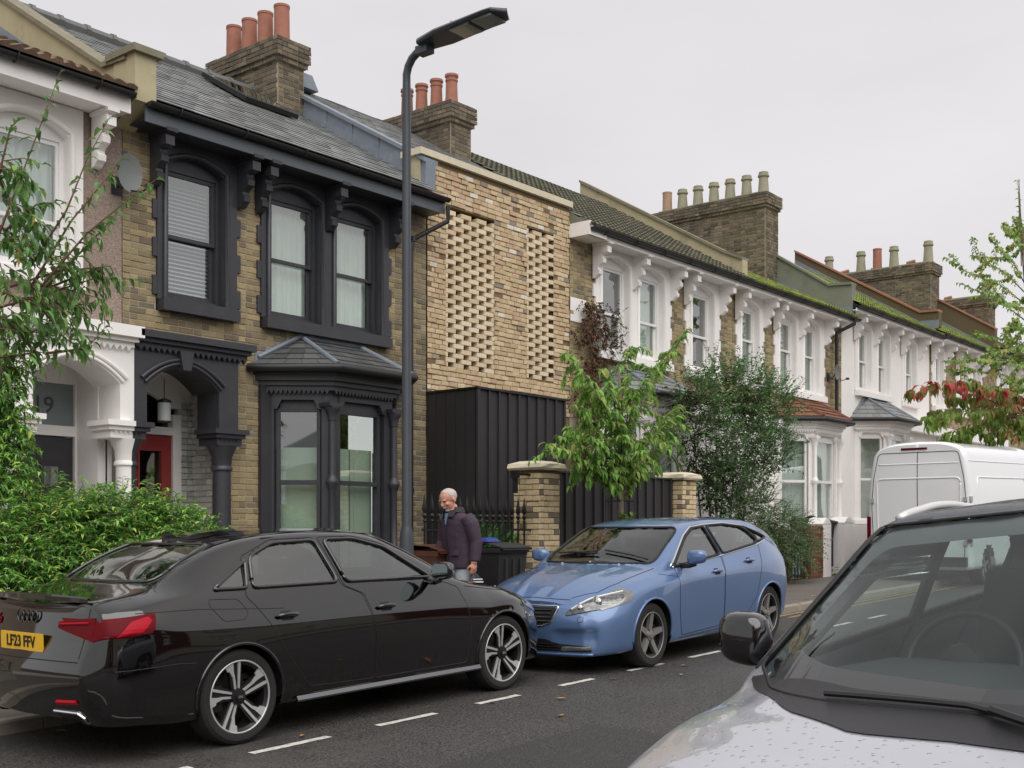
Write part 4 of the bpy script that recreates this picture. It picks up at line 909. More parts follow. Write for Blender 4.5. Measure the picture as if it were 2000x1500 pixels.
def wheel(par, x, y, r, rim, style, m_light, m_dark, w=.225):
    sg = 1 if y > 0 else -1; t = MB(); hw = w/2
    t.lathe([(rim-.01, -hw*.9), (rim+.012, -hw), (r-.03, -hw), (r-.008, -hw*.86), (r, -hw*.6), (r, hw*.6), (r-.008, hw*.86), (r-.03, hw), (rim+.012, hw), (rim-.01, hw*.9)], (x, y-sg*hw, r), 56, 'y', cap=False)
    W_ = MB(); W_.lathe([(rim, -hw*.9), (rim-.02, -hw*.7), (rim-.035, hw*.2*0), (rim-.03, hw*.75), (rim-.004, hw*.92), (rim+.008, hw*.97)] if sg > 0 else [(rim+.008, -hw*.97), (rim-.004, -hw*.92), (rim-.03, -hw*.75), (rim-.035, 0), (rim-.02, hw*.7), (rim, hw*.9)], (x, y-sg*hw, r), 56, 'y', cap=False)
    wo = mk('wheel', W_, m_dark, par, smooth=40); mk('tyre', t, tyre_m, wo, smooth=35)
    lip = MB(); pts = [(x+(rim-.004)*math.cos(2*math.pi*j/48), y-sg*.008, r+(rim-.004)*math.sin(2*math.pi*j/48)) for j in range(49)]; lip.tube(pts, .007, 6, cap=False)
    d = MB(); d.lathe([(.0, 0), (rim*.62, 0), (rim*.62, sg*.012), (0, sg*.012)], (x, y-sg*.15, r), 32, 'y'); d.lathe([(.0, 0), (rim*.95, 0)], (x, y-sg*.19, r), 32, 'y'); mk('brake_disc', d, disc_m, wo, smooth=30)
    cal = MB(); cal.box(x-.2*rim/.24, x-.1*rim/.24, y-sg*.16, y-sg*.07, r-.09, r+.09); mk('brake_caliper', cal, gunm, wo)
    li, dk = MB(), MB()
    def bar(mb, a, r0, w0, o0, r1, w1, o1, d0, d1, th=.03):
        q = []
        for dep in (0, th):
            for rr, ww, oo, dd in ((r0, w0, o0, d0), (r1, w1, o1, d1)):
                for sgn in ((-1, 1) if rr == r0 else (1, -1)):
                    u, v = rr, oo+sgn*ww/2; q.append((x+u*math.cos(a)-v*math.sin(a), y-sg*(dd+dep), r+u*math.sin(a)+v*math.cos(a)))
        mb.hexa(q)
    for i in range(5):
        a = math.pi/2+.12+2*math.pi*i/5
        if style == 'blade':
            bar(dk, a, .05, .075, 0, rim-.01, .12, 0, .045, .02, .035)
            bar(li, a, .05, .016, -.016, rim-.008, .02, -.028, .035, .008, .012); bar(li, a, .05, .016, .012, rim*.62, .016, .022, .035, .022, .012)
            bar(li, a, rim*.52, .012, .02, rim*.74, .034, .038, .024, .018, .012); bar(li, a, rim*.74, .05, .046, rim-.008, .078, .062, .017, .008, .012)
        else:
            bar(li, a, .04, .062, 0, rim-.012, .05, 0, .03, .012, .04)
    if style == 'blade': mk('rim_web', dk, m_dark, wo)
    sp = mk('rim', li, m_light, wo); mk('rim_lip', lip, m_light, wo, smooth=True)
    h = MB(); h.lathe([(.06, -sg*.05), (.055, -sg*.02), (.034, -sg*.018), (.033, -sg*.006), (.0, -sg*.003)], (x, y, r), 20, 'y'); mk('hub_cap', h, gunm if style == 'blade' else m_light, wo, smooth=40)
    if style == 'blade':
        e = MB()
        for k in range(4): e.tube([(x+(k-1.5)*.0105+.008*math.cos(2*math.pi*j/14), y-sg*.002, r+.008*math.sin(2*math.pi*j/14)) for j in range(15)], .0017, 5, cap=False)
        mk('ring_emblem', e, chrome, wo)
    else:
        b = MB()
        for k in range(5):
            a = math.pi/2+.12+2*math.pi*(k+.5)/5; b.lathe([(.01, -sg*.035), (.009, -sg*.015), (0, -sg*.013)], (x+.056*math.cos(a), y, r+.056*math.sin(a)), 6, 'y')
        mk('wheel_bolts', b, disc_m, wo)
def seat(par, x, y, z, mm=None):
    b = MB(); rows = []
    for t in range(9):
        u = t/8; rows.append([(x-.05-.16*u+(.02 if abs(s) > .8 else 0), y+s*.22*(1-.12*u*u), z+.62*u) for s in (-1, -.6, 0, .6, 1)])
    b.grid(rows); b.grid([[(p[0]-.1, p[1], p[2]) for p in r] for r in rows][::-1]); b.box(x-.05, x+.42, y-.23, y+.23, z-.12, z+.02)
    b.lathe([(.0, 0), (.11, .02), (.125, .1), (.1, .18), (0, .2)], (x-.26, y, z+.64), 12)
    return mk('seat', b, mm or seat_m, par, smooth=45)
def arc(xa, za, ra, a0, a1, n=24): return [(xa+ra*math.cos(math.radians(a0+(a1-a0)*i/n)), za+ra*math.sin(math.radians(a0+(a1-a0)*i/n))) for i in range(n+1)]
def build_car(name, label, loc, yaw, S, paint_m, axles, wr, rim, wy, style, rims, sides, screens, doors, glassS, glassW, arch_r, trim, zfl=.2, darkarch=True, extra_classes=(), wheel_w=.225, sr=.013):
    """sides: {glass name: side polygon}; screens: [(name, view, polygon)]; doors: [(polygon)]"""
    c = thing(name, label, 'car', loc, world=False); c.rotation_euler = yaw
    arches = [(x, wr, arch_r) for x in axles]; cl = []
    for sg in (1, -1):
        for k, pl in enumerate(sides): S.snap('side', pl, sg)
    for nm, view, pl in screens: S.snap(view, pl)
    S.bm.verts.index_update()
    for k, (nm, view, pl) in enumerate(screens):
        cl.append((('screen', k), lambda q, pl=pl, view=view: (q.x > S.xm) == (view == 'front') and in_poly(q.y, q.z, pl) and q.z > .8))
    for sg in (1, -1):
        for k, pl in enumerate(sides): cl.append((('sidewin', k, sg), lambda q, pl=pl, sg=sg: q.y*sg > .35 and in_poly(q.x, q.z, pl)))
    for k, (nm, t) in enumerate(extra_classes): cl.append((('x', nm), t))
    for sg in (1, -1):
        for k, pl in enumerate(doors): cl.append((('door', k, sg), lambda q, pl=pl, sg=sg: q.y*sg > .45 and in_poly(q.x, q.z, pl)))
    S.bm.normal_update()
    res = S.split([(str(k), t) for k, t in cl], arches); keys = {str(k): k for k, t in cl}; objs = {}
    for ks, me in res.items():
        k = keys.get(ks, ('body',))
        nm = {'body': 'body', 'screen': None, 'sidewin': 'side_window', 'door': 'door', 'x': None}[k[0]]
        if k[0] == 'screen': nm = screens[k[1]][0]
        if k[0] == 'x': nm = k[1]
        me.name = nm
        if k[0] in ('screen', 'sidewin'):
            for v in me.vertices: v.co -= v.normal*.006
        o = mk(nm, me, {'body': paint_m, 'door': paint_m, 'x': paint_m, 'screen': glassW, 'sidewin': glassS}[k[0]], c); objs[k] = o
    tr = MB()
    for sg in (1, -1):
        for pl in sides: S.line('side', pl, .016, sg, True, tr, lift=.004, step=.03)
    for nm, view, pl in screens: S.line(view, pl, sr, 1, True, tr, lift=.002, step=.03)
    mk('window_seals', tr, trim, c, smooth=True)
    gap = MB()
    for sg in (1, -1):
        for pl in doors: S.line('side', pl, .0035, sg, True, gap, n=5)
    mk('shut_lines', gap, seal, c, kind='stuff')
    al = MB(); ln = MB()
    for xa, za, ra in arches:
        for sg in (1, -1):
            S_pts = []
            for p in arc(xa, za, ra, -8, 188, 40):
                q, nn = S.ray('side', p[0], max(p[1], .2), sg); S_pts.append(Vector((p[0], sg*max(abs(q.y)+.001, .6), p[1])))
            al.tube(S_pts, .011, 8)
            rows = [[(p.x, p.y, p.z) for p in S_pts], [(p.x, sg*.5, p.z) for p in S_pts]]; ln.grid(rows)
            ln.add([(xa, sg*.5, za)]+[(p.x, sg*.5, p.z) for p in S_pts], [(0, i, i+1) for i in range(1, len(S_pts))])
    mk('arch_lips', al, paint_m, c, smooth=True, kind='stuff'); mk('wheel_arch_liners', ln, seal, c)
    ub = MB(); ub.box(axles[0]-.45, axles[1]+.35, -.68, .68, zfl, zfl+.12); mk('underbody', ub, seal, c)
    for x in axles:
        for sg in (1, -1): wheel(c, x, sg*wy, wr, rim, style, rims[0], rims[1], wheel_w)
    return c, objs, arches
def handle(S, par, x, z, sg, m, ln=.2):
    cup = S.patch('side', [(x-.05, z-.03), (x+.05, z-.03), (x+.06, z), (x+.04, z+.035), (x-.04, z+.035), (x-.06, z)], sg, .003, 6, 8); o = mk('handle_cup', cup, seal, par)
    b = MB(); pts = []
    for i in range(9):
        t = i/8; q, n = S.ray('side', x-ln/2+ln*t, z, sg); pts.append(q+n*(.012+.02*math.sin(math.pi*min(1, max(0, t)))))
    b.tube(pts, [.008]+[.017]*7+[.008], 8); mk('handle', b, m, par, smooth=True)
def mirror(S, par, x, z, y, sg, m, dark, s=1., zs=1.):
    b = MB(); rows = []
    for i in range(11):
        t = i/10; e = (1-abs(2*t-1)**3.2)**.45 if 0 < t < 1 else .05; r = []
        for j in range(25):
            g = 2*math.pi*j/24; cg, sn = math.cos(g), math.sin(g); cx = math.copysign(abs(cg)**.6, cg); sz = math.copysign(abs(sn)**.6, sn)
            fx = .085*(.55+.45*e) if cx > 0 else .022
            r.append((x+s*fx*cx*e**.7, sg*(y+.22*s*t), z+s*zs*(.078*e*sz*(1-.12*t)+.012*t)))
        rows.append(r)
    b.grid(rows); mo = mk('wing_mirror', b, m, par, smooth=60)
    k = MB(); k.tube([(x+.02*s, sg*(y-.1*s), z-.085*s), (x+.01*s, sg*(y+.02*s), z-.085*s), (x+.01*s, sg*(y+.09*s), z-.06*s)], [.03*s, .026*s, .03*s], 8); mk('mirror_arm', k, dark, mo, smooth=True)
    g = MB(); pts = []
    for j in range(20):
        a_ = 2*math.pi*j/20; pts.append((x-.0225*s, sg*(y+.11*s+.085*s*math.copysign(abs(math.cos(a_))**.6, math.cos(a_))), z+.006*s+.058*s*math.copysign(abs(math.sin(a_))**.6, math.sin(a_))))
    g.add(pts, [tuple(range(20))]); mk('mirror_glass', g, mat('mirror_glass', rgb(120, 130, 130), .08, metal=1), mo)
def rot(yaw, pitch): return (Matrix.Rotation(yaw, 4, 'Z') @ Matrix.Rotation(pitch, 4, 'Y')).to_euler()
PITCH = -math.atan(GS)
# ---- black saloon
ST = [(-.93, [(.55, .24), (.78, .26), (.83, .44), (.835, .62), (.815, .82), (.75, .95), (.62, 1.022), (.35, 1.035), (0, 1.04)]),
 (-.72, [(.58, .22), (.84, .24), (.885, .40), (.895, .62), (.875, .86), (.79, .985), (.64, 1.05), (.36, 1.07), (0, 1.075)]),
 (-.48, [(.6, .2), (.86, .22), (.9, .38), (.912, .62), (.898, .83), (.80, 1.02), (.62, 1.1), (.36, 1.135), (0, 1.145)]),
 (-.2, [(.6, .2), (.86, .22), (.9, .37), (.918, .62), (.902, .82), (.80, 1.035), (.60, 1.235), (.36, 1.27), (0, 1.28)]),
 (.1, [(.6, .2), (.855, .22), (.9, .36), (.92, .61), (.905, .81), (.80, 1.035), (.595, 1.335), (.36, 1.375), (0, 1.387)]),
 (.45, [(.6, .2), (.85, .22), (.89, .36), (.915, .6), (.905, .8), (.80, 1.03), (.597, 1.385), (.37, 1.43), (0, 1.443)]),
 (.98, [(.6, .2), (.845, .22), (.885, .36), (.91, .6), (.903, .795), (.80, 1.025), (.605, 1.4), (.375, 1.445), (0, 1.46)]),
 (1.48, [(.6, .2), (.845, .22), (.885, .36), (.91, .6), (.903, .79), (.80, 1.015), (.61, 1.365), (.385, 1.42), (0, 1.44)]),
 (1.78, [(.6, .2), (.845, .22), (.885, .36), (.91, .6), (.903, .785), (.80, 1.005), (.635, 1.265), (.405, 1.325), (0, 1.355)]),
 (2.12, [(.6, .2), (.85, .22), (.888, .36), (.912, .6), (.903, .78), (.80, .985), (.695, 1.11), (.43, 1.165), (0, 1.195)]),
 (2.4, [(.6, .2), (.855, .22), (.895, .37), (.917, .6), (.905, .77), (.80, .95), (.72, .99), (.43, 1.015), (0, 1.03)]),
 (2.62, [(.6, .2), (.86, .22), (.9, .38), (.92, .6), (.905, .76), (.79, .915), (.66, .945), (.4, .975), (0, .99)]),
 (2.98, [(.6, .2), (.86, .22), (.9, .38), (.915, .6), (.885, .78), (.765, .865), (.62, .895), (.38, .92), (0, .93)]),
 (3.25, [(.56, .2), (.82, .22), (.86, .37), (.865, .57), (.82, .72), (.7, .8), (.58, .825), (.35, .85), (0, .86)]),
 (3.45, [(.52, .19), (.74, .21), (.77, .36), (.765, .53), (.72, .66), (.63, .725), (.52, .75), (.3, .77), (0, .78)])]
RR = [(-.98, .5, .28), (-1.0, .66, .3), (-1.05, .7, .45), (-1.06, .7, .6), (-1.0, .7, .78), (-.965, .68, .92), (-.955, .6, 1.0), (-.985, .33, 1.013), (-1.0, 0, 1.017)]
RF = [(3.5, .48, .19), (3.54, .58, .21), (3.58, .6, .36), (3.58, .6, .5), (3.55, .58, .62), (3.53, .54, .67), (3.51, .46, .7), (3.54, .26, .71), (3.56, 0, .715)]
S = Shell(ST, RR, RF)
black_paint = mat('black_car_paint', rgb(8, 7, 8), .07, coat=1, spec=.5)
s1 = rounded([(.2, 1.055), (1.0, 1.05), (.9, 1.365), (.5, 1.355), (.27, 1.27)], .05); s0 = rounded([(-.13, 1.06), (.15, 1.057), (.22, 1.245), (.14, 1.2)], .03); s2 = rounded([(1.08, 1.048), (2.02, 1.03), (1.62, 1.285), (1.3, 1.365), (.99, 1.367)], .05)
bl = rounded([(-.56, 1.125), (.56, 1.125), (.5, 1.36), (-.5, 1.36)], .07); wsn = rounded([(-.66, 1.03), (.66, 1.03), (.56, 1.385), (-.56, 1.385)], .06)
dR = rounded([(.12, 1.0), (.18, .93), (.4, .58), (.62, .32), (1.27, .3), (1.27, .6), (1.2, .95), (1.03, 1.02), (.9, 1.385), (.5, 1.38), (.2, 1.27)], .03); dF = rounded([(1.28, .3), (2.33, .3), (2.37, .6), (2.3, .93), (2.1, 1.0), (1.62, 1.31), (1.3, 1.385), (.94, 1.385), (1.05, 1.02), (1.22, .95), (1.28, .6)], .03)
AX, AY = 4.99, 7.36
boot = lambda q: q.x < -.52 and abs(q.y) < .64 and q.z > .66
C, OB, AR = build_car('parked_car', 'glossy black saloon with yellow rear number plate parked in front of the charcoal house', (AX, AY, gz(AX)), rot(.004, PITCH), S, black_paint, (0, 2.82), .327, .25, .895, 'blade', (alloy, gunm), [s0, s1, s2], [('rear_window', 'rear', bl), ('windscreen', 'front', wsn)], [dR, dF], tint_glass, carglass, .365, gloss_k, extra_classes=[('boot_lid', boot)])
for k in (('door', 0, 1), ('door', 0, -1)):
    if k in OB: handle(S, OB[k], .42, .845, k[2], gloss_k)
for k in (('door', 1, 1), ('door', 1, -1)):
    if k in OB: handle(S, OB[k], 1.4, .835, k[2], gloss_k)
for sg in (1, -1): mirror(S, C, 1.93, 1.08, .88, sg, gloss_k, gloss_k)
for sg in (-1, 1):
    sk = MB()
    q = [S.ray('side', .5+i*.2, .24, sg)[0] for i in range(11)]
    sk.grid([[tuple(p+Vector((0, sg*.012, .022))) for p in q], [tuple(p+Vector((0, sg*.03, -.006))) for p in q], [tuple(p+Vector((0, sg*.02, -.02))) for p in q]]); mk('side_skirt', sk, mat('satin_silver', rgb(120, 122, 124), .3, metal=.7), C, smooth=40)
    tl = S.patch('rear', rounded([(sg*.36, .91), (sg*.36, .86), (sg*.71, .79), (sg*.71, .935)], .008), 1, .006, 8, 10); o = mk('tail_light', tl, redlens, C, smooth=True)
    pl = rounded([(-1.0, .785), (-.66, .83), (-.62, .945), (-1.0, .93)], .012); tw = S.patch('side', pl, sg, .006, 8, 12); mk('tail_light', tw, redlens, C, smooth=True)
    tb = S.line('rear', [(sg*.38, .885), (sg*.66, .9)], .009, 1, lift=.008); mk('light_bar', tb, redlens2, o)
    tb = S.patch('side', [(-.9, .81), (-.75, .825), (-.66, .9), (-.68, .925), (-.8, .9)], sg, .009, 5, 6); mk('light_blade', tb, redlens2, o)
    rf_ = S.line('rear', [(sg*.42, .4), (sg*.62, .41)], .016, 1, lift=.002); mk('rear_reflector', rf_, redlens2, C)
    ex = MB(); q = [S.ray('rear', sg*y, z)[0]+Vector((-.008, 0, 0)) for y, z in ((.36, .335), (.6, .335), (.64, .305), (.62, .27), (.42, .265), (.36, .335))]; ex.tube(q, .009, 6); mk('exhaust_trim', ex, chrome, C)
    ep = S.patch('rear', [(sg*.37, .33), (sg*.6, .33), (sg*.62, .275), (sg*.43, .27)], 1, .003, 3, 6); mk('exhaust_mouth', ep, seal, C)
gp = MB(); S.line('rear', [(-.64, .68), (-.64, .99)], .0035, 1, mb=gp); S.line('rear', [(.64, .68), (.64, .99)], .0035, 1, mb=gp); S.line('rear', [(-.64, .66), (.64, .66)], .004, 1, mb=gp)
for sg in (1, -1):
    S.line('top', [(-.93, sg*.66), (-.5, sg*.63), (-.47, sg*.58)], .0035, mb=gp); S.line('side', [(-.75, .95), (-.3, .945), (.3, .905), (.42, .9)], .003, sg, mb=gp); S.line('side', rounded([(-.2, 1.0), (.04, .99), (.1, .9), (.06, .85), (-.12, .85), (-.2, .95)], .03), .003, sg, True, gp); S.line('side', [(2.4, .93), (2.9, .865), (3.2, .8), (3.42, .735)], .0035, sg, mb=gp); S.line('side', [(-.92, .6), (-.5, .61), (-.37, .6)], .003, sg, mb=gp)
    hl = S.patch('side', rounded([(3.1, .73), (3.42, .62), (3.5, .66), (3.3, .745), (3.12, .785)], .02), sg, .005, 8, 12); mk('headlight', hl, clearlens, C, smooth=True)
mk('panel_gaps', gp, seal, C, kind='stuff')
sp = MB(); rows = []
for o, h in ((.0, .004), (-.04, .03), (-.045, .02), (-.03, -.01)):
    rows.append([tuple(S.ray('top', -.9, y)[0]*1+Vector((o-.02-.05*(1-(y/.62)**2), 0, h))) for y in [-.62+1.24*i/30 for i in range(31)]])
sp.grid(rows); mk('boot_spoiler', sp, gloss_k, C, smooth=50)
p0, n0 = S.ray('rear', 0, .76); pb = MB(); pb.box(p0.x-.02, p0.x-.006, -.26, .26, .705, .82); PLT = mk('number_plate', pb, mat('yellow_plate', rgb(226, 178, 40), .45), C)
def text_local(txt, size, loc, rotm, m, par, name, ext=.002, sx=1.):
    cu = bpy.data.curves.new(name, 'FONT'); cu.body = txt; cu.size = size; cu.extrude = ext; cu.align_x = 'CENTER'; cu.align_y = 'CENTER'; cu.offset = .0015
    ob = bpy.data.objects.new(name, cu); COL.objects.link(ob); dg = bpy.context.evaluated_depsgraph_get(); me = bpy.data.meshes.new_from_object(ob.evaluated_get(dg)); bpy.data.objects.remove(ob)
    me.transform(Matrix.Translation(loc) @ rotm @ Matrix.Diagonal((sx, 1, 1, 1))); me.materials.clear(); me.materials.append(m); o = bpy.data.objects.new(name, me); COL.objects.link(o); o.parent = par; return o
text_local('LF23 FFV', .105, Vector((p0.x-.023, 0, .761)), Matrix.Rotation(-math.pi/2, 4, 'Z') @ Matrix.Rotation(math.pi/2, 4, 'X'), seal, PLT, 'plate_lettering', sx=.92)
em = MB(); p1, _ = S.ray('rear', 0, .93)
for k in range(4): em.tube([(p1.x-.012, (k-1.5)*.058+.042*math.cos(2*math.pi*j/20), .925+.042*math.sin(2*math.pi*j/20)) for j in range(21)], .006, 6, cap=False)
mk('ring_emblem', em, gloss_k, C, smooth=True)
an = MB(); an.prism([(.02, 1.375), (.16, 1.39), (.06, 1.45), (.03, 1.45)], 'y', -.015, .015); mk('roof_antenna', an, gloss_k, C)
it = MB(); it.box(-.5, 2.2, -.74, .74, .42, .46); it.box(1.75, 2.3, -.72, .72, .46, .93); it.box(-.6, -.2, -.7, .7, .46, 1.02); mk('cabin', it, int_m, C)
for y in (-.38, .38): seat(C, 1.05, y, .6)
seat(C, .35, -.36, .46); seat(C, .35, .36, .46)
# ---- blue hatchback
ST = [(-.6, [(.55, .27), (.76, .29), (.81, .5), (.82, .68), (.775, .92), (.67, 1.1), (.55, 1.225), (.33, 1.29), (0, 1.305)]),
 (-.36, [(.58, .22), (.82, .25), (.86, .45), (.88, .66), (.85, .92), (.735, 1.125), (.57, 1.295), (.35, 1.36), (0, 1.374)]),
 (0, [(.6, .2), (.84, .23), (.88, .4), (.9, .62), (.885, .9), (.79, 1.125), (.60, 1.365), (.36, 1.418), (0, 1.432)]),
 (.5, [(.6, .2), (.835, .21), (.87, .36), (.89, .6), (.885, .875), (.80, 1.075), (.61, 1.388), (.37, 1.432), (0, 1.446)]),
 (1.1, [(.6, .2), (.83, .2), (.865, .35), (.885, .6), (.885, .85), (.80, 1.015), (.615, 1.385), (.38, 1.425), (0, 1.44)]),
 (1.55, [(.6, .2), (.83, .2), (.865, .35), (.885, .6), (.885, .84), (.80, .975), (.63, 1.325), (.39, 1.38), (0, 1.402)]),
 (1.85, [(.6, .2), (.83, .2), (.868, .35), (.887, .6), (.885, .83), (.80, .955), (.68, 1.195), (.42, 1.262), (0, 1.292)]),
 (2.15, [(.6, .2), (.84, .2), (.875, .35), (.893, .6), (.885, .82), (.80, .93), (.745, 1.045), (.44, 1.108), (0, 1.142)]),
 (2.36, [(.6, .2), (.845, .2), (.88, .36), (.9, .6), (.885, .81), (.80, .905), (.73, .95), (.44, .995), (0, 1.025)]),
 (2.6, [(.6, .2), (.85, .2), (.885, .37), (.9, .6), (.88, .79), (.785, .875), (.62, .925), (.4, .955), (0, .975)]),
 (2.95, [(.58, .19), (.84, .2), (.875, .37), (.885, .58), (.85, .735), (.745, .81), (.58, .862), (.36, .895), (0, .91)]),
 (3.2, [(.55, .18), (.8, .19), (.845, .37), (.84, .54), (.78, .665), (.68, .735), (.54, .78), (.32, .815), (0, .83)]),
 (3.38, [(.52, .17), (.72, .185), (.75, .37), (.735, .51), (.67, .615), (.58, .67), (.46, .705), (.27, .735), (0, .745)])]
RR = [(-.7, .5, .3), (-.72, .62, .32), (-.76, .66, .5), (-.76, .66, .68), (-.72, .62, .9), (-.66, .57, 1.06), (-.62, .51, 1.19), (-.66, .3, 1.255), (-.67, 0, 1.27)]
RF = [(3.42, .5, .165), (3.44, .6, .18), (3.47, .62, .36), (3.475, .6, .49), (3.46, .54, .575), (3.45, .47, .625), (3.445, .38, .655), (3.465, .22, .68), (3.475, 0, .687)]
S = Shell(ST, RR, RF)
for v in S.bm.verts:
    q = v.co; y = abs(q.y)
    if q.x > 3.0 and .24 < q.z < .46:
        m_ = max(0, min(1, (y-.26)/.1))*max(0, min(1, (.74-y)/.05))*max(0, min(1, (q.z-.29)/.03))*max(0, min(1, (.43-q.z+.06*(y-.5))/.02)); q.x -= .028*m_; q.y -= math.copysign(.012*m_, q.y)
    if 2.35 < q.x < 3.42 and q.z > .66:
        dy = abs(y-(.22+.2*(3.42-q.x))); q.z += .014*math.exp(-(dy/.045)**2)*min(1, (q.x-2.35)/.2)
S.bm.normal_update(); S.bvh = BVHTree.FromBMesh(S.bm)
blue_paint = mat('blue_car_paint', rgb(90, 117, 158), .35, metal=.3, coat=1)
s2 = rounded([(2.1, .955), (1.07, 1.04), (1.17, 1.345), (1.42, 1.33), (1.62, 1.25)], .05); s1 = rounded([(1.0, 1.045), (.18, 1.13), (.08, 1.2), (.32, 1.325), (.7, 1.36), (1.1, 1.352)], .04); s0 = rounded([(.1, 1.145), (-.13, 1.19), (.2, 1.3), (.03, 1.215)], .015)
s0 = rounded([(.1, 1.15), (-.2, 1.19), (-.02, 1.25), (.26, 1.325)], .02)
bl = rounded([(-.5, 1.1), (.5, 1.1), (.45, 1.25), (-.45, 1.25)], .05); wsn = rounded([(-.68, .995), (.68, .995), (.585, 1.345), (-.585, 1.345)], .08)
dF = rounded([(1.14, .29), (2.06, .26), (2.13, .5), (2.12, .86), (2.08, .935), (1.62, 1.27), (1.38, 1.36), (1.15, 1.37), (1.06, 1.03), (1.14, .8)], .03); dR = rounded([(1.13, .29), (.62, .32), (.36, .55), (.22, .9), (.14, 1.1), (.06, 1.2), (.32, 1.345), (.7, 1.38), (1.12, 1.37), (1.03, 1.03), (1.13, .8)], .03)
bon = lambda q: 2.25 < q.x < 3.4 and abs(q.y) < .6+.06*(2.9-q.x) and q.z > .74 - .1*max(0, q.x-3.2)/.2
BX, BY = 12.32, 7.13
C, OB, AR = build_car('parked_car', 'metallic blue hatchback parked nose to nose behind the black saloon', (BX, BY, gz(BX)), rot(math.pi+.035, -PITCH), S, blue_paint, (0, 2.646), .318, .225, .87, 'five', (alloy_d, gunm), [s0, s1, s2], [('rear_window', 'rear', bl), ('windscreen', 'front', wsn)], [dR, dF], tint_glass, carglass, .36, seal, extra_classes=[('bonnet', bon)])
for k, xx, zz in ((0, .5, .945), (1, 1.3, .865)):
    for sg in (1, -1):
        if ('door', k, sg) in OB: handle(S, OB[('door', k, sg)], xx, zz, sg, blue_paint)
ch = MB(); gl = MB(); gr = MB(); gp = MB(); gr0 = MB()
for sg in (1, -1):
    mirror(S, C, 1.92, 1.045, .87, sg, blue_paint, plastic_k)
    S.line('side', [(2.12, .95), (1.07, 1.025), (.18, 1.115), (-.22, 1.185), (-.02, 1.262), (.3, 1.342), (.7, 1.375), (1.15, 1.365), (1.44, 1.345), (1.64, 1.265), (2.14, .965)], .011, sg, True, ch)
    hp_ = rounded([(sg*.78, .775), (sg*.82, .70), (sg*.74, .62), (sg*.42, .555), (sg*.44, .6), (sg*.6, .72)], .02)
    hd = S.patch('front', hp_, 1, .006, 12, 16); ho = mk('headlight', hd, mat('lamp_housing', rgb(86, 88, 88), .15, metal=.5, coat=1, noise=(22, .5, .12)), C, smooth=True); S.line('front', [(sg*.47, .615), (sg*.6, .71), (sg*.77, .765)], .012, 1, mb=gr0, lift=.006)
    hw_ = S.patch('side', rounded([(3.35, .6), (3.0, .68), (2.93, .77), (3.02, .795), (3.3, .71)], .02), sg, .006, 8, 10); mk('headlight', hw_, clearlens, C, smooth=True)
    for yy, zz, rr in ((.66, .68, .058), (.54, .63, .042)):
        p, n = S.ray('front', sg*yy, zz); lens = MB(); lens.lathe([(0, .0), (rr*.7, -.006), (rr, -.02)], (p.x+.02, p.y, p.z), 14, 'x'); mk('headlight_bulb', lens, chrome, ho, smooth=True)
    S.line('front', hp_, .006, 1, True, gp)
    dl = S.patch('front', rounded([(sg*.36, .225), (sg*.66, .235), (sg*.67, .275), (sg*.38, .27)], .01), 1, .008, 4, 10); mk('running_light', dl, clearlens, C, smooth=True)
    rc_ = S.line('front', rounded([(sg*.3, .29), (sg*.5, .42), (sg*.66, .41), (sg*.72, .29)], .05), .012, 1); 
    S.line('side', [(2.12, .86), (2.4, .9)], .003, sg, mb=gp); S.line('top', [(3.38, sg*.42), (3.2, sg*.6), (2.95, sg*.67), (2.5, sg*.7), (2.36, sg*.72)], .004, mb=gp)
    rl_ = S.patch('side', rounded([(-.5, 1.06), (-.6, .86), (-.68, .86), (-.6, 1.06)], .02), sg, .005, 6, 6); mk('tail_light', rl_, redlens2, C, smooth=True); S.line('front', rounded([(sg*.55, .5), (sg*.6, .5), (sg*.6, .55), (sg*.55, .55)], .012), .0025, 1, True, gp)
    S.line('side', [(.6, .27), (2.1, .235)], .004, sg, mb=gp)
mk('headlight_brows', gr0, mat('lamp_brow', rgb(206, 206, 200), .25), C, kind='stuff'); mk('chrome_window_trim', ch, chrome, C, smooth=True, kind='stuff')
S.line('front', [(-.42, .7), (0, .715), (.42, .7)], .004, 1, mb=gp); mk('panel_gaps', gp, seal, C, kind='stuff')
g1 = S.patch('front', rounded([(-.33, .63), (.33, .63), (.27, .5), (.16, .46), (-.16, .46), (-.27, .5)], .03), 1, .006, 8, 14); GO = mk('grille', g1, seal, C)
S.line('front', rounded([(-.34, .64), (.34, .64), (.275, .49), (.16, .45), (-.16, .45), (-.275, .49)], .03), .009, 1, True, gr, lift=.004); mk('grille_surround', gr, chrome, GO, smooth=True)
for z in (.5, .535, .57, .605): b = S.line('front', [(-.27, z), (.27, z)], .007, 1, lift=.012); mk('grille_bar', b, gloss_k, GO)
g2 = S.patch('front', rounded([(-.68, .22), (.68, .22), (.64, .28), (.3, .29), (.22, .33), (-.22, .33), (-.3, .29), (-.64, .28)], .02), 1, .005, 8, 20); GO = mk('lower_grille', g2, seal, C)
for z in (.235, .26, .285): b = S.line('front', [(-.33, z), (.33, z)], .005, 1, lift=.01); mk('grille_bar', b, gloss_k, GO)
lp_ = S.line('front', [(-.68, .195), (-.3, .19), (.3, .19), (.68, .195)], .014, 1, lift=.004); mk('front_lip', lp_, blue_paint, C, smooth=True)
def wiper(S, par, pts, m=plastic_k, arm=None):
    b = S.line('top', pts, .009, lift=.018); w_ = mk('wiper', b, m, par)
    if arm: mk('wiper_arm', S.line('top', arm, .012, lift=.03), m, w_)
wiper(S, C, [(2.26, .6), (2.2, .05)]); wiper(S, C, [(2.26, -.0), (2.18, -.55)])
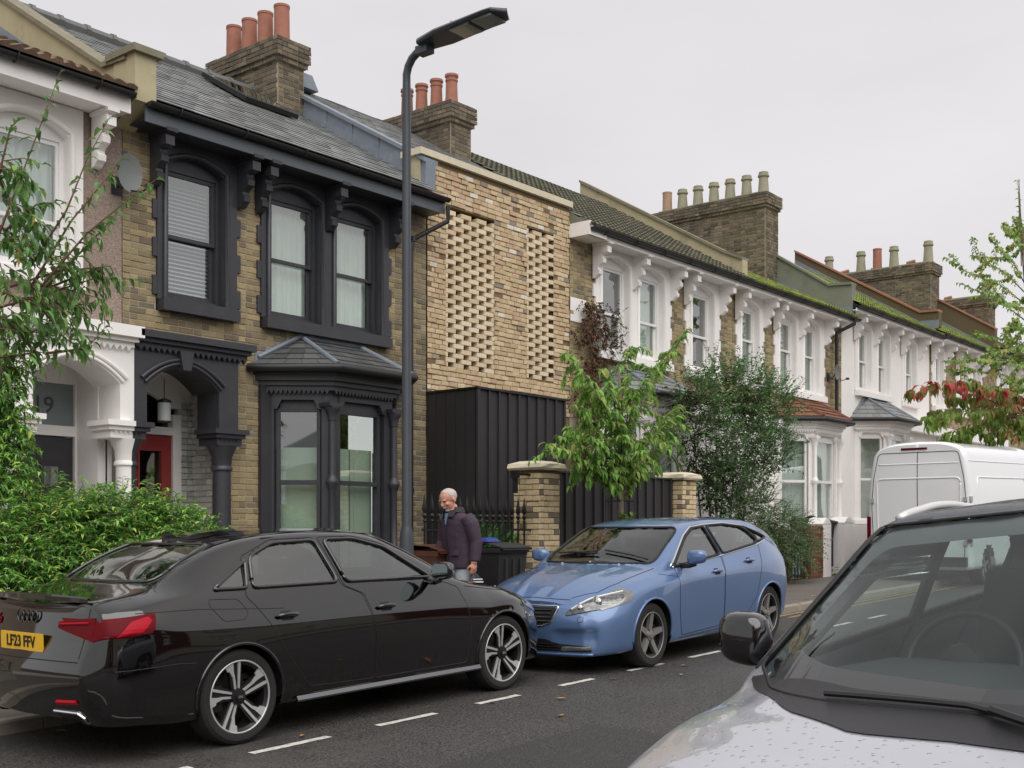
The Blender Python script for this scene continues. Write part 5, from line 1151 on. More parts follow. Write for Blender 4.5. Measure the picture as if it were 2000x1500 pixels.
it = MB(); it.box(-.5, 2.1, -.74, .74, .42, .46); it.box(1.75, 2.2, -.72, .72, .46, .9); it.box(-.6, -.2, -.7, .7, .46, .98); mk('cabin', it, int_m, C)
for y in (-.38, .38): seat(C, .95, y, .6)
seat(C, .35, -.36, .46); seat(C, .35, .36, .46)
def steering(par, x, y, z, r=.185, tilt=.45):
    b = MB(); b.tube([(x+math.sin(tilt)*r*math.sin(2*math.pi*j/24)*-1, y+r*math.cos(2*math.pi*j/24), z+math.cos(tilt)*r*math.sin(2*math.pi*j/24)) for j in range(25)], .017, 8, cap=False); b.lathe([(0, -.02), (.075, -.01), (.07, .03), (0, .04)], (x, y, z), 12, 'x'); b.tube([(x, y-r, z), (x, y+r, z)], .014, 6); b.tube([(x, y, z), (x+.1*0, y, z-r*.85)], .014, 6); mk('steering_wheel', b, plastic_k, par, smooth=50)
steering(C, 1.62, -.37, .88); rvm = MB(); rvm.box(1.62, 1.65, -.12, .12, 1.25, 1.31); mk('rear_view_mirror', rvm, plastic_k, C); pp = MB(); pp.add([(2.02, -.2, .935), (2.14, -.1, .935), (2.1, -.02, .937), (1.98, -.1, .937)], [(0, 1, 2, 3)]); mk('dashboard_paper', pp, whitep, C)
nz_ = MB()
for y in (-.35, 0, .35):
    p, n = S.ray('top', 2.42, y); nz_.lathe([(.014, 0), (.012, .01), (0, .013)], tuple(p), 8)
mk('washer_jets', nz_, alloy, C, kind='stuff')
# ---- pale grey crossover, foreground
ST = [(-.5, [(.55, .3), (.8, .33), (.85, .52), (.865, .75), (.84, .98), (.76, 1.13), (.6, 1.46), (.34, 1.51), (0, 1.525)]),
 (0, [(.6, .25), (.85, .28), (.89, .48), (.9, .72), (.89, .96), (.81, 1.1), (.62, 1.49), (.36, 1.555), (0, 1.575)]),
 (.6, [(.6, .25), (.85, .26), (.885, .46), (.9, .7), (.89, .94), (.82, 1.08), (.635, 1.5), (.37, 1.575), (0, 1.595)]),
 (1.05, [(.6, .25), (.85, .26), (.885, .46), (.9, .7), (.89, .93), (.82, 1.06), (.665, 1.495), (.4, 1.57), (0, 1.592)]),
 (1.38, [(.6, .25), (.85, .26), (.885, .46), (.9, .7), (.89, .92), (.825, 1.045), (.685, 1.475), (.43, 1.53), (0, 1.552)]),
 (1.72, [(.6, .25), (.85, .26), (.888, .46), (.9, .7), (.89, .91), (.83, 1.02), (.76, 1.265), (.48, 1.365), (0, 1.405)]),
 (2.06, [(.6, .25), (.855, .26), (.893, .46), (.905, .7), (.895, .895), (.85, .99), (.835, 1.04), (.53, 1.195), (0, 1.25)]),
 (2.28, [(.6, .25), (.86, .26), (.9, .46), (.91, .69), (.895, .88), (.835, .962), (.73, .998), (.5, 1.085), (0, 1.15)]),
 (2.46, [(.6, .25), (.86, .26), (.9, .46), (.91, .69), (.89, .865), (.825, .95), (.69, .985), (.45, 1.02), (0, 1.068)]),
 (2.65, [(.6, .24), (.86, .25), (.9, .45), (.905, .67), (.88, .84), (.805, .928), (.66, .965), (.42, .992), (0, 1.005)]),
 (3.0, [(.57, .22), (.82, .23), (.86, .43), (.86, .63), (.82, .78), (.735, .872), (.6, .91), (.38, .94), (0, .95)]),
 (3.22, [(.52, .2), (.74, .22), (.78, .42), (.78, .6), (.74, .72), (.66, .785), (.53, .82), (.33, .85), (0, .86)])]
RR = [(-.65, .5, .35), (-.68, .65, .38), (-.72, .68, .55), (-.72, .68, .75), (-.66, .66, .95), (-.6, .64, 1.1), (-.5, .56, 1.4), (-.53, .3, 1.45), (-.54, 0, 1.465)]
RF = [(3.32, .5, .2), (3.35, .58, .22), (3.39, .6, .42), (3.39, .6, .58), (3.37, .58, .67), (3.35, .54, .72), (3.33, .46, .75), (3.35, .26, .77), (3.37, 0, .78)]
S = Shell(ST, RR, RF, step=.02)
outer_ws = [(-.8, 1.065), (-.66, 1.03), (-.4, 1.032), (0, 1.05), (.4, 1.032), (.66, 1.03), (.8, 1.065), (.655, 1.49), (0, 1.556), (-.655, 1.49)]
def wet_paint(name, col, metal=.35):
    m = mat(name, col, .3, metal=metal, coat=1); t = m.node_tree; n = t.nodes; l = t.links; b = n['Principled BSDF']
    g = n.new('ShaderNodeNewGeometry'); v = n.new('ShaderNodeTexVoronoi'); v.inputs['Scale'].default_value = 38; v.inputs['Randomness'].default_value = 1; l.new(g.outputs['Position'], v.inputs['Vector'])
    no = n.new('ShaderNodeTexNoise'); no.inputs['Scale'].default_value = 60; l.new(g.outputs['Position'], no.inputs['Vector'])
    ad = n.new('ShaderNodeMath'); ad.operation = 'MULTIPLY_ADD'; ad.inputs[1].default_value = .25; l.new(no.outputs[0], ad.inputs[0]); l.new(v.outputs['Distance'], ad.inputs[2])
    mr = n.new('ShaderNodeMapRange'); mr.interpolation_type = 'SMOOTHSTEP'; mr.inputs[1].default_value = .22; mr.inputs[2].default_value = .36; mr.inputs[3].default_value = 1; mr.inputs[4].default_value = 0; l.new(ad.outputs[0], mr.inputs[0])
    bp = n.new('ShaderNodeBump'); bp.inputs['Strength'].default_value = .5; bp.inputs['Distance'].default_value = .005; l.new(mr.outputs[0], bp.inputs['Height']); l.new(bp.outputs[0], b.inputs['Coat Normal']); l.new(bp.outputs[0], b.inputs['Normal'])
    return m
grey_paint = wet_paint('pale_grey_car_paint', rgb(176, 178, 186), .3)
roof_paint = wet_paint('dark_roof_paint', rgb(40, 46, 52), .1); roof_paint.node_tree.nodes['Principled BSDF'].inputs['Coat Weight'].default_value = .35; roof_paint.node_tree.nodes['Principled BSDF'].inputs['Roughness'].default_value = .45; roof_paint.node_tree.nodes['Principled BSDF'].inputs['Specular IOR Level'].default_value = .2
s2 = rounded([(1.74, 1.05), (.72, 1.1), (.74, 1.45), (.9, 1.45), (1.14, 1.37)], .04); s1 = rounded([(.66, 1.105), (-.3, 1.15), (-.22, 1.4), (.1, 1.46), (.68, 1.465)], .04)
wsn = rounded(outer_ws, .02); bl = rounded([(-.5, 1.15), (.5, 1.15), (.46, 1.36), (-.46, 1.36)], .05)
dF = rounded([(.7, .35), (1.72, .33), (1.82, .7), (1.78, 1.03), (1.14, 1.4), (.9, 1.48), (.7, 1.48)], .03); dR = rounded([(.69, .35), (.4, .35), (.2, .6), (-.2, 1.1), (-.2, 1.42), (.1, 1.48), (.69, 1.48)], .03)
UX, UY = 5.5, .955
def bonz(q): return q.x > 2.2 and abs(q.y) < .72 and q.z > .72
C, OB, AR = build_car('parked_car', 'rain-speckled pale grey crossover with dark roof in the right foreground', (UX, UY, gz(UX)), rot(math.pi+.0, -PITCH), S, grey_paint, (0, 2.58), .325, .235, .885, 'five', (alloy, gunm), [s1, s2], [('windscreen', 'front', wsn), ('rear_window', 'rear', bl)], [dR, dF], glass_mat('pale_side_glass', (.8, .9, .87, 1), .0, .01, 1.), glass_mat('wet_windscreen', (.74, .85, .82, 1), .0, .01, .85), .37, seal, extra_classes=[('roof_panel', lambda q: q.z > 1.42 and abs(q.y) < .7), ('bonnet', bonz)], sr=.006)
for k, o in OB.items():
    if k == ('x', 'roof_panel'): o.data.materials.clear(); o.data.materials.append(roof_paint)
for sg in (1, -1):
    mirror(S, C, 1.87, 1.115, .86, sg, gloss_k, gloss_k, .88, 1.4)
    rl_ = MB(); pts = []; pr_ = []
    for i in range(25):
        t = i/24; x = 1.3-1.6*t; p, n = S.ray('top', x, sg*.64); e = min(1, t/.4, (1-t)/.3); pts.append(p+Vector((0, 0, .0+.06*math.sin(e*math.pi/2)))); pr_.append(.017)
    rl_.tube(pts, pr_, 8); mk('roof_rail', rl_, mat('satin_rail', rgb(215, 212, 212), .35, metal=.3), C, smooth=True)
    ap = MB(); S.line('front', [(sg*.82, 1.05), (sg*.765, 1.2), (sg*.715, 1.35), (sg*.67, 1.485)], .013, 1, mb=ap, lift=-.006); mk('pillar_trim', ap, plastic_k, C, smooth=True)
cow = S.patch('top', rounded([(2.66, -.25), (2.66, .25), (2.5, .5), (2.28, .7), (2.15, .8), (2.1, .8), (2.25, .66), (2.38, .35), (2.46, 0), (2.38, -.35), (2.25, -.66), (2.1, -.8), (2.15, -.8), (2.28, -.7), (2.5, -.5)], .02), 1, .004, 30, 10, horiz=True); mk('cowl_panel', cow, plastic_k, C)
fb = MB()   # black frit band printed round the screen
inner = [(-.7, 1.135), (-.5, 1.105), (0, 1.1), (.5, 1.105), (.7, 1.135), (.605, 1.425), (0, 1.49), (-.605, 1.425)]
outer = outer_ws
oi = rounded(inner, .07, 6)
def resamp(poly, n):
    q = [Vector(p) for p in poly]+[Vector(poly[0])]; d = [0]
    for a, b in zip(q, q[1:]): d.append(d[-1]+(b-a).length)
    out = []
    for i in range(n):
        t = d[-1]*i/n
        for j in range(len(d)-1):
            if d[j] <= t <= d[j+1]+1e-9: out.append(q[j].lerp(q[j+1], (t-d[j])/max(d[j+1]-d[j], 1e-9))); break
    return out
A_ = resamp(oi, 140); B_ = []
for p in A_:
    d_, px, py = near_poly(p.x, p.y, outer); B_.append(Vector((px, py)))
rows = []
for P_ in (A_, B_):
    r = []
    for p in P_+[P_[0]]:
        c_, n_ = S.ray('front', p.x, p.y); r.append(tuple(c_+n_*(-.006)))
    rows.append(r)
fb.grid(rows); mk('windscreen_border', fb, mat('frit_black', rgb(20, 22, 23), .35, coat=.5), C)
wiper(S, C, [(2.42, -.42), (2.56, .32)], plastic_k, [(2.52, .05), (2.6, .28), (2.6, .42)])
wiper(S, C, [(2.4, .2), (2.2, .72)], plastic_k)
it = MB(); it.box(-.5, 2.0, -.76, .76, .5, .54); it.grid([[(2.4, y, .98+.02*(1-(y/.7)**2)) for y in [-.74+.148*j for j in range(11)]], [(1.85, y, 1.02) for y in [-.74+.148*j for j in range(11)]], [(1.5, y, .98+(.06 if abs(y+.37) < .25 else 0)) for y in [-.74+.148*j for j in range(11)]], [(1.42, y, .8) for y in [-.74+.148*j for j in range(11)]]]); mk('dashboard', it, int_m, C, smooth=40)
for y in (-.37, .37): seat(C, .75, y, .68)
seat(C, -.1, -.38, .7); seat(C, -.1, .38, .7)
steering(C, 1.42, -.38, 1.02, .19)
rvm = MB(); rvm.box(1.36, 1.39, -.13, .13, 1.4, 1.47); mk('rear_view_mirror', rvm, plastic_k, C)
# ---- white panel van
def vs(y, h): return [(y*.7, .3), (y*.97, .32), (y*.985, .6), (y, 1.0), (y*.985, 1.5), (y*.955, 1.95), (y*.86, h-.2), (y*.55, h-.04), (0, h)]
VW, VH = .97, 2.68
ST = [(x, vs(VW, VH)) for x in (-.9, -.7, .4, 1.6, 2.6, 3.2)]+[(3.9, [(.6, .3), (.94, .32), (.95, .6), (.96, .95), (.94, 1.15), (.9, 1.45), (.78, 2.1), (.5, 2.2), (0, 2.22)]), (4.5, [(.6, .3), (.9, .32), (.92, .6), (.9, .9), (.85, 1.05), (.78, 1.15), (.6, 1.22), (.4, 1.26), (0, 1.28)])]
def ring(x, k): return [(x, y, z) for y, z in k]
S = Shell(ST, ring(-1.0, [(.6, .32), (.9, .34), (.93, .6), (.945, 1.0), (.93, 1.5), (.9, 1.95), (.8, VH-.23), (.5, VH-.08), (0, VH-.05)]), ring(4.8, [(.6, .3), (.8, .32), (.82, .5), (.8, .7), (.76, .8), (.7, .88), (.6, .94), (.4, .97), (0, .98)]), sharp=(0, .3, 0, 0, 0, 0, .2, 0, 0), sub=(2, 3, 5, 5, 5, 7, 6, 6), bulge=(.03, .05), step=.06, xm=2)
white_van = mat('white_van_paint', rgb(234, 234, 236), .3, coat=.8)
VX, VY = 22.55, 7.9
V = thing('delivery_van', 'white high-roof panel van seen from its closed rear doors', 'van', (VX, VY, gz(VX)), world=False); V.rotation_euler = rot(0, PITCH)
res = S.split([('dl', lambda q: q.x < -.96 and q.y > 0 and .5 < q.z < 2.5), ('dr', lambda q: q.x < -.96 and q.y <= 0 and .5 < q.z < 2.5), ('ws', lambda q: 3.3 < q.x < 4.2 and q.z > 1.35)], [(0, .34, .4), (3.6, .34, .4)])
VD = {}
for k, me in res.items():
    nm = {'body': 'body', 'dl': 'rear_door', 'dr': 'rear_door', 'ws': 'windscreen'}[k]; me.name = nm; VD[k] = mk(nm, me, tint_glass if k == 'ws' else white_van, V)
gp = MB(); S.line('rear', [(0, .5), (0, 2.5)], .007, 1, mb=gp); S.line('rear', rounded([(-.84, .5), (-.88, 1.5), (-.84, 2.0), (-.74, 2.48), (.74, 2.48), (.84, 2.0), (.88, 1.5), (.84, .5)], .08), .007, 1, True, gp); mk('panel_gaps', gp, seal, V, kind='stuff')
rb = MB(); S.line('rear', rounded([(-.78, 2.0), (.78, 2.0), (.76, 1.0), (.6, .92), (-.6, .92), (-.76, 1.0)], .1), .018, 1, True, rb, lift=-.005); S.line('rear', [(-.74, 2.27), (.74, 2.27)], .014, 1, mb=rb, lift=-.004); S.line('side', rounded([(-.6, 1.15), (-.55, 2.0), (2.4, 2.0), (2.4, 1.15)], .12), .018, -1, True, rb, lift=-.005); S.line('side', [(-.9, 2.3), (3, 2.3)], .014, -1, mb=rb, lift=-.004); mk('pressed_ribs', rb, white_van, V, smooth=True)
tb = S.line('rear', [(-.18, 2.55), (.3, 2.55)], .022, 1, lift=.005); mk('brake_light', tb, redlens, V, smooth=True)
for sg in (1, -1):
    t_ = MB(); t_.box(-1.04, -.93, *sorted((sg*.9, sg*.965)), .82, 1.3); mk('tail_light', t_, redlens, V)
    for z in (1.6, .8):
        h = MB(); h.box(-1.03, -.98, *sorted((sg*.83, sg*.9)), z-.04, z+.04); h.box(-1.0, -.9, *sorted((sg*.9, sg*.965)), z-.05, z+.05); mk('door_hinge', h, mat('hinge_grey', rgb(170, 172, 172), .5), V)
    for x in (0, 3.6): wheel(V, x, sg*.9, .34, .22, 'five', alloy_d, gunm)
bp_ = MB(); bp_.box(-1.12, -.98, -.9, .9, .38, .55); mk('rear_bumper', bp_, plastic_k, V)
# ---------------------------------------------------------------- street furniture and front gardens
def W(px, py, Y):
    """scene point on the plane at depth Y that the photograph shows at (px, py)"""
    u = (px-1000)/2283; c, s = math.cos(TH), math.sin(TH); t = Y/(s-u*c); return Vector((t*(c+u*s), Y, 1.58+(1040-py)/2283*t))
LP = thing('street_lamp', 'dark grey street lamp with a flat angled lantern in front of the bay window', 'street lamp', (8.76, 8.6, gz(8.76)+.1))
pole_m = mat('lamp_post_paint', rgb(66, 70, 76), .4, metal=.2, noise=(6, .08))
k = MB(); b0 = gz(8.76)+.1; k.lathe([(.075, 0), (.075, 1.2), (.06, 1.28), (.052, 1.32), (.045, 5.75), (.042, 5.95)], (8.76, 8.6, b0), 20); mk('post', k, pole_m, LP, smooth=40)
k = MB(); zt = b0+5.93; k.tube([(8.76, 8.6, zt), (8.76, 8.6, zt+.1), (8.76, 8.575, zt+.18), (8.76, 8.52, zt+.25), (8.76, 8.43, zt+.3), (8.76, 8.28, zt+.335)], .042, 14); mk('bracket_arm', k, pole_m, LP, smooth=40)
k = MB(); hz = zt+.35; rows = []
for i in range(13):
    t = i/12; y = 8.36-1.12*t; wd = (.11+.06*min(1, t*4))*(1 if t < .86 else math.sqrt(max(0, 1-((t-.86)/.14)**2))*.98+.02); th_ = .045*(1-.45*t)
    z = hz+.035*t; rows.append([(8.76+wd*a, y, z+th_*b) for a, b in ((-1, 0), (-.9, .7), (-.5, 1), (0, 1.1), (.5, 1), (.9, .7), (1, 0), (.9, -.55), (0, -.6), (-.9, -.55), (-1, 0))])
k.grid(rows); LH = mk('lantern', k, pole_m, LP, smooth=35)
lens_m = mat('lamp_lens', rgb(120, 126, 122), .15, noise=(60, .2), coat=.6)
for a, b in ((.42, .64), (.68, .9)):
    k = MB(); k.box(8.76-.12, 8.76+.12, 8.36-1.12*b, 8.36-1.12*a, hz+.035*a-.034, hz+.035*b-.018); mk('lens', k, lens_m, LH)
k = MB(); k.lathe([(.035, 0), (.035, .05), (.028, .055), (.028, .09), (0, .1)], (8.76, 7.95, hz+.04), 12); mk('photocell', k, alloy, LH)
k = MB(); k.box(8.7, 8.82, 8.26, 8.42, hz-.1, hz-.02); mk('spigot', k, pole_m, LH)
# brick gate pillars
def pillar(x0, y0, wd, zb, zt, label, np_):
    p = thing('gate_pillar', label, 'pillar', (x0+wd/2, y0+wd/2, zb)); k = MB(); k.box(x0+.008, x0+wd, y0+.008, y0+wd, zb, zt); mk('mortar_core', k, mortar_d, p)
    t_ = lambda a, z: R.choice((.3, .45, .6, .7, .75)) if R.random() < .79 else R.choice((0, .02, .06))
    for o, u, n in (((x0+.012, y0+wd, zb), (0, -1, 0), (-1, 0, 0)), ((x0, y0+.012, zb), (1, 0, 0), (0, -1, 0)), ((x0+wd-.012, y0, zb), (0, 1, 0), (1, 0, 0))): bricks(p, o, u, n, wd, zt-zb, gatebrick, dep=.016, nparts=np_, jit=.004, tint=t_, rag=.003)
    k = MB(); o = .07; q = []
    for z, e, j in ((zt+.0, o-.02, 0), (zt+.03, o, .012), (zt+.085, o-.01, .012), (zt+.125, -.05, .01)):
        q.append([(x0+wd/2+(wd/2+e)*sx+R.uniform(-j, j), y0+wd/2+(wd/2+e)*sy+R.uniform(-j, j), z) for sx, sy in ((-1, -1), (-.3, -1.02), (.4, -1), (1, -1), (1.02, -.3), (1, .3), (1, 1), (0, 1), (-1, 1), (-1.03, .3), (-1, -.4), (-1, -1))])
    for r in q: r[-1] = r[0]
    k.grid(q); k.add(q[-1][:-1], [tuple(range(11))]); k.add(q[0][:-1], [tuple(range(10, -1, -1))]); mk('cap_stone', k, stone, p)
    return p
gatebrick = mat('gate_brick', None, .9, ramp=[rgb(92, 88, 82), rgb(188, 168, 128), rgb(200, 180, 140), rgb(212, 194, 160), rgb(204, 178, 142), rgb(196, 174, 132)], noise=[(40, .25), (9, .12)], bump=(70, .8, .01))
pillar(12.3, 9.6, .44, gz(12.3)+.08, 2.42, 'tall brick gate pillar with a rough stone cap, left of the black fence', 170)
pillar(16.1, 9.68, .42, gz(16.1)+.08, 2.42, 'brick gate pillar with a mossy stone cap, right of the black fence', 100)
FN = thing('timber_fence', 'black board and batten fence between the two brick pillars', 'fence', (14.4, 9.85, gz(14.4)+.1))
boards(FN, 12.76, 16.1, 9.86, gz(12.7)+.12, 2.42, .232); k = MB(); k.box(12.75, 16.11, 9.83, 9.9, 2.42, 2.445); mk('top_rail', k, btim, FN)
bo = MB(); bo.box(11.92, 12.3, 9.75, 9.78, 2.34, 2.37); bo.box(11.93, 12.0, 9.7, 9.8, 2.3, 2.4); bo.box(11.95, 11.99, 9.72, 9.78, 2.1, 2.3); tag(mk('gate_latch', bo, iron), 'black iron bracket fixed to the left gate pillar', 'bracket')
# railings with spear heads
RL = thing('iron_railings', 'black iron railings with spear heads beside the brick pillar', 'railings', (11.2, 9.75, gz(11.2)+.1)); zb = gz(11.2)+.1
x = 10.24
while x < 12.28:
    k = MB(); k.box(x-.009, x+.009, 9.741, 9.759, zb+.12, zb+1.32); k.lathe([(.012, 0), (.03, .02), (.012, .04), (.022, .06), (.032, .085), (.014, .11), (.02, .12), (.034, .16), (.018, .24), (0, .36)], (x, 9.75, zb+1.3), 8); mk('railing_bar', k, iron, RL, smooth=30); x += .128
for z in (.3, 1.2): k = MB(); k.box(10.2, 12.3, 9.735, 9.765, zb+z, zb+z+.02); mk('rail', k, iron, RL)
GW = thing('garden_wall', 'low yellow brick wall below the spear-headed railings', 'wall', (11.2, 9.8, zb)); k = MB(); k.box(9.9, 12.3, 9.7, 9.84, zb-.1, zb+.21); mk('mortar_core', k, mortar_d, GW); bricks(GW, (9.9, 9.7, zb-.1), (1, 0, 0), (0, -1, 0), 2.4, .32, gatebrick, dep=.014, nparts=60)
# wheelie bins
def bin_(name, label, x, y, zb, m, lm, rz=0., s=1.):
    o = thing(name, label, 'bin', (x, y, zb), world=False, group=None); o.rotation_euler = (0, 0, rz); k = MB()
    rows = [[(-w_*sx*.5*s, (-d_*.5 if sy < 0 else d_*.5)*s, z*s) for sx, sy in ((1, -1), (.9, -1.0), (-.9, -1), (-1, -1), (-1, 1), (1, 1), (1, -1))] for z, w_, d_ in ((.05, .44, .5), (.12, .47, .54), (.9, .565, .66), (.94, .58, .68))]
    k.grid([list(reversed(r)) for r in rows]); k.box(-.3*s, .3*s, -.36*s, .36*s, .94*s, .985*s)
    for i in (-1, 0, 1): k.box((i*.15-.02)*s, (i*.15+.02)*s, -.345*s, -.3*s, .15*s, .86*s)
    mk('bin_body', k, m, o)
    k = MB(); q = [[(sx*.3*s, y_*s, z*s) for sx in (-1, -.9, 0, .9, 1)] for y_, z in ((-.4, .97), (-.4, 1.0), (-.2, 1.05), (.2, 1.07), (.36, 1.02), (.36, .98))]; k.grid(q); k.box(-.3*s, .3*s, -.4*s, .36*s, .985*s, 1.0*s); mk('bin_lid', k, lm, o, smooth=30)
    k = MB(); k.tube([(-.26*s, .42*s, .98*s), (.26*s, .42*s, .98*s)], .018*s, 8); [k.tube([(sx*s, .34*s, .98*s), (sx*s, .42*s, .98*s)], .014*s, 6) for sx in (-.22, .22)]; mk('bin_handle', k, lm, o)
    for sx in (-1, 1): k = MB(); k.lathe([(0, -.025), (.1*s, -.025), (.1*s, .025), (0, .025)], (sx*.27*s, .27*s, .1*s), 16, 'x'); mk('wheel', k, tyre_m, o)
    return o
bk_m = mat('bin_black', rgb(44, 43, 44), .55, noise=(5, .15), bump=(60, .15, .003)); br_m = mat('bin_brown', rgb(84, 48, 36), .55, noise=(5, .15)); bl_m = mat('bin_navy', rgb(36, 36, 70), .5)
bin_('wheelie_bin', 'black wheelie bin behind the walking man by the brick pillar', 10.98, 9.32, gz(11)+.1, bk_m, bk_m, .05)
bin_('wheelie_bin', 'brown wheelie bin half hidden by the walking man', 10.02, 9.38, gz(10)+.1, br_m, br_m, -.05)
k = MB(); k.hexa([(10.75, 9.2, 1.47), (11.02, 9.2, 1.47), (11.02, 9.5, 1.47), (10.75, 9.5, 1.47), (10.8, 9.25, 1.52), (10.98, 9.25, 1.515), (10.98, 9.45, 1.515), (10.8, 9.45, 1.52)]); tag(mk('blue_bag', k, mat('blue_plastic', rgb(40, 60, 140), .4)), 'blue plastic bag on top of the black bin', 'bag')
# boundary further up the street
zb = gz(20)+.1
GB = thing('garden_wall', 'red brick garden wall with iron infill bars under the cotoneaster', 'wall', (19.6, 9.95, zb)); k = MB(); k.box(17.0, 20.3, 9.9, 10.05, zb-.2, zb+.25); k.box(19.9, 20.35, 9.88, 10.08, zb, zb+1.0); mk('mortar_core', k, mortar_d, GB)
bricks(GB, (17, 9.9, zb-.15), (1, 0, 0), (0, -1, 0), 3.3, .42, brick_red, dep=.014, nparts=60); bricks(GB, (19.9, 9.88, zb), (1, 0, 0), (0, -1, 0), .45, 1.0, brick_red, dep=.014, nparts=40); bricks(GB, (19.9, 10.08, zb), (0, -1, 0), (-1, 0, 0), .2, 1.0, brick_red, dep=.014, nparts=20)
x = 18.6
while x < 19.85: k = MB(); k.box(x-.015, x+.015, 9.96, 9.99, zb+.25, zb+.78); mk('bar', k, iron, GB); x += .1
GT_ = thing('iron_gate', 'narrow black iron garden gate between red brick piers', 'gate', (20.75, 9.95, zb))
for i in range(6): k = MB(); xx = 20.42+i*.13; k.box(xx-.009, xx+.009, 9.95, 9.97, zb+.08, zb+1.0); mk('bar', k, iron, GT_)
for z in (.1, .55, .95): k = MB(); k.box(20.4, 21.1, 9.945, 9.975, zb+z, zb+z+.03); mk('rail', k, iron, GT_)
pnl = MB(); pnl.box(20.5, 21.0, 10.0, 10.02, zb+.1, zb+.62); mk('back_panel', pnl, mat('pale_panel', rgb(168, 178, 182), .7), GT_)
PB = thing('gate_pier', 'mossy red brick gate pier beside the white post', 'pier', (21.4, 9.95, zb)); k = MB(); k.box(21.17, 21.72, 9.87, 10.2, zb-.1, zb+1.08); mk('mortar_core', k, mortar_d, PB); bricks(PB, (21.17, 9.87, zb), (1, 0, 0), (0, -1, 0), .55, 1.08, brick_red, dep=.014, nparts=70); bricks(PB, (21.17, 10.2, zb), (0, -1, 0), (-1, 0, 0), .33, 1.08, brick_red, dep=.014, nparts=40)
def post(x0, x1, zt, label):
    k = MB(); z0 = gz(x0)+.1; k.box(x0, x1, 9.86, 10.2, z0-.1, zt); n = 8
    k.prism([(x0+(x1-x0)*i/n, zt+.12*math.sin(math.pi*i/n)) for i in range(n+1)]+[(x1, zt-.01), (x0, zt-.01)], 'y', 9.86, 10.2); tag(mk('gate_post', k, whitep), label, 'post')
post(21.74, 22.1, 1.75, 'white painted gate post touching the mossy brick pier'); post(22.75, 23.2, 1.78, 'white painted gate post at the end of the white wall')
k = MB(); k.box(23.2, 27, 9.92, 10.1, .5, 1.72); tag(mk('garden_wall', k, whitep), 'low white painted garden wall leading behind the van', 'wall')
bin_('wheelie_bin', 'black bin with navy base between the white gate posts', 22.4, 10.4, gz(22.4)+.12, bl_m, bk_m, .1, 1.08)
bin_('wheelie_bin', 'black bin with open lid behind the white garden wall', 23.6, 10.7, gz(23.6)+.12, bk_m, bk_m, .2, 1.1)
# ornate concrete block wall under the left hedge
OW = thing('garden_wall', 'pierced pale concrete block wall under the feathery hedge', 'wall', (3.6, 8.95, .2)); oc = mat('cast_concrete', rgb(140, 136, 126), .9, noise=(20, .15))
for i in range(3):
    cx = 3.3+i*.4; cz = gz(cx)+.62; k = MB()
    k.box(cx-.2, cx-.17, 8.9, 8.98, cz-.2, cz+.2); k.box(cx+.17, cx+.2, 8.9, 8.98, cz-.2, cz+.2); k.box(cx-.17, cx+.17, 8.9, 8.98, cz+.17, cz+.2); k.box(cx-.17, cx+.17, 8.9, 8.98, cz-.2, cz-.17)
    for j in range(8): a = math.pi*j/4; k.tube([(cx, 8.94, cz), (cx+.17*math.cos(a), 8.94, cz+.17*math.sin(a))], [.035, .02], 6)
    mk('pierced_block', k, oc, OW)
k = MB(); k.box(3.1, 4.35, 8.92, 9.0, .1, gz(3.7)+.42); k.box(4.35, 9.6, 9.1, 9.25, .1, gz(5)+.5); mk('wall_base', k, oc, OW)
# fallen leaves
leafm = mat('fallen_leaf', None, .8, ramp=[rgb(150, 90, 40), rgb(190, 130, 60), rgb(170, 150, 110), rgb(140, 70, 40)])
for (x, y) in [(W(95, 1408, 1), 0)] if False else []: pass
def ground_at(px, py, off=0.):
    u = (px-1000)/2283; c, s = math.cos(TH), math.sin(TH); dX, dY = c+u*s, s-u*c; t = (1.58-off)/((py-1040)/2283+GS*dX); return (t*dX, t*dY, GS*t*dX+off)
for i, (a, b, o) in enumerate([(962, 1374, 0), (1095, 1367, 0), (1198, 1328, 0), (1338, 1302, 0), (120, 1430, 0), (1556, 1140, .1), (1560, 1180, .1), (1575, 1172, .1), (1590, 1165, .1), (1530, 1178, .1), (1095, 1400, 0), (760, 1370, 0), (590, 1440, 0), (1330, 1320, 0)]):
    p = ground_at(a, b, o); k = MB(); s_ = R.uniform(.022, .04); an = R.uniform(0, 6); q = [(p[0]+s_*math.cos(an+g)*(1.4 if g in (0, math.pi) else .8), p[1]+s_*math.sin(an+g)*(1.4 if g in (0, math.pi) else .8), p[2]+.012+R.uniform(0, .01)) for g in (0, .9, 2.2, math.pi, 4.1, 5.4)]
    k.add(q, [tuple(range(6))], R.random()); tag(mk('fallen_leaf', k, leafm), 'small dry autumn leaf lying on the wet ground', 'leaf', 'fallen leaves on the street')
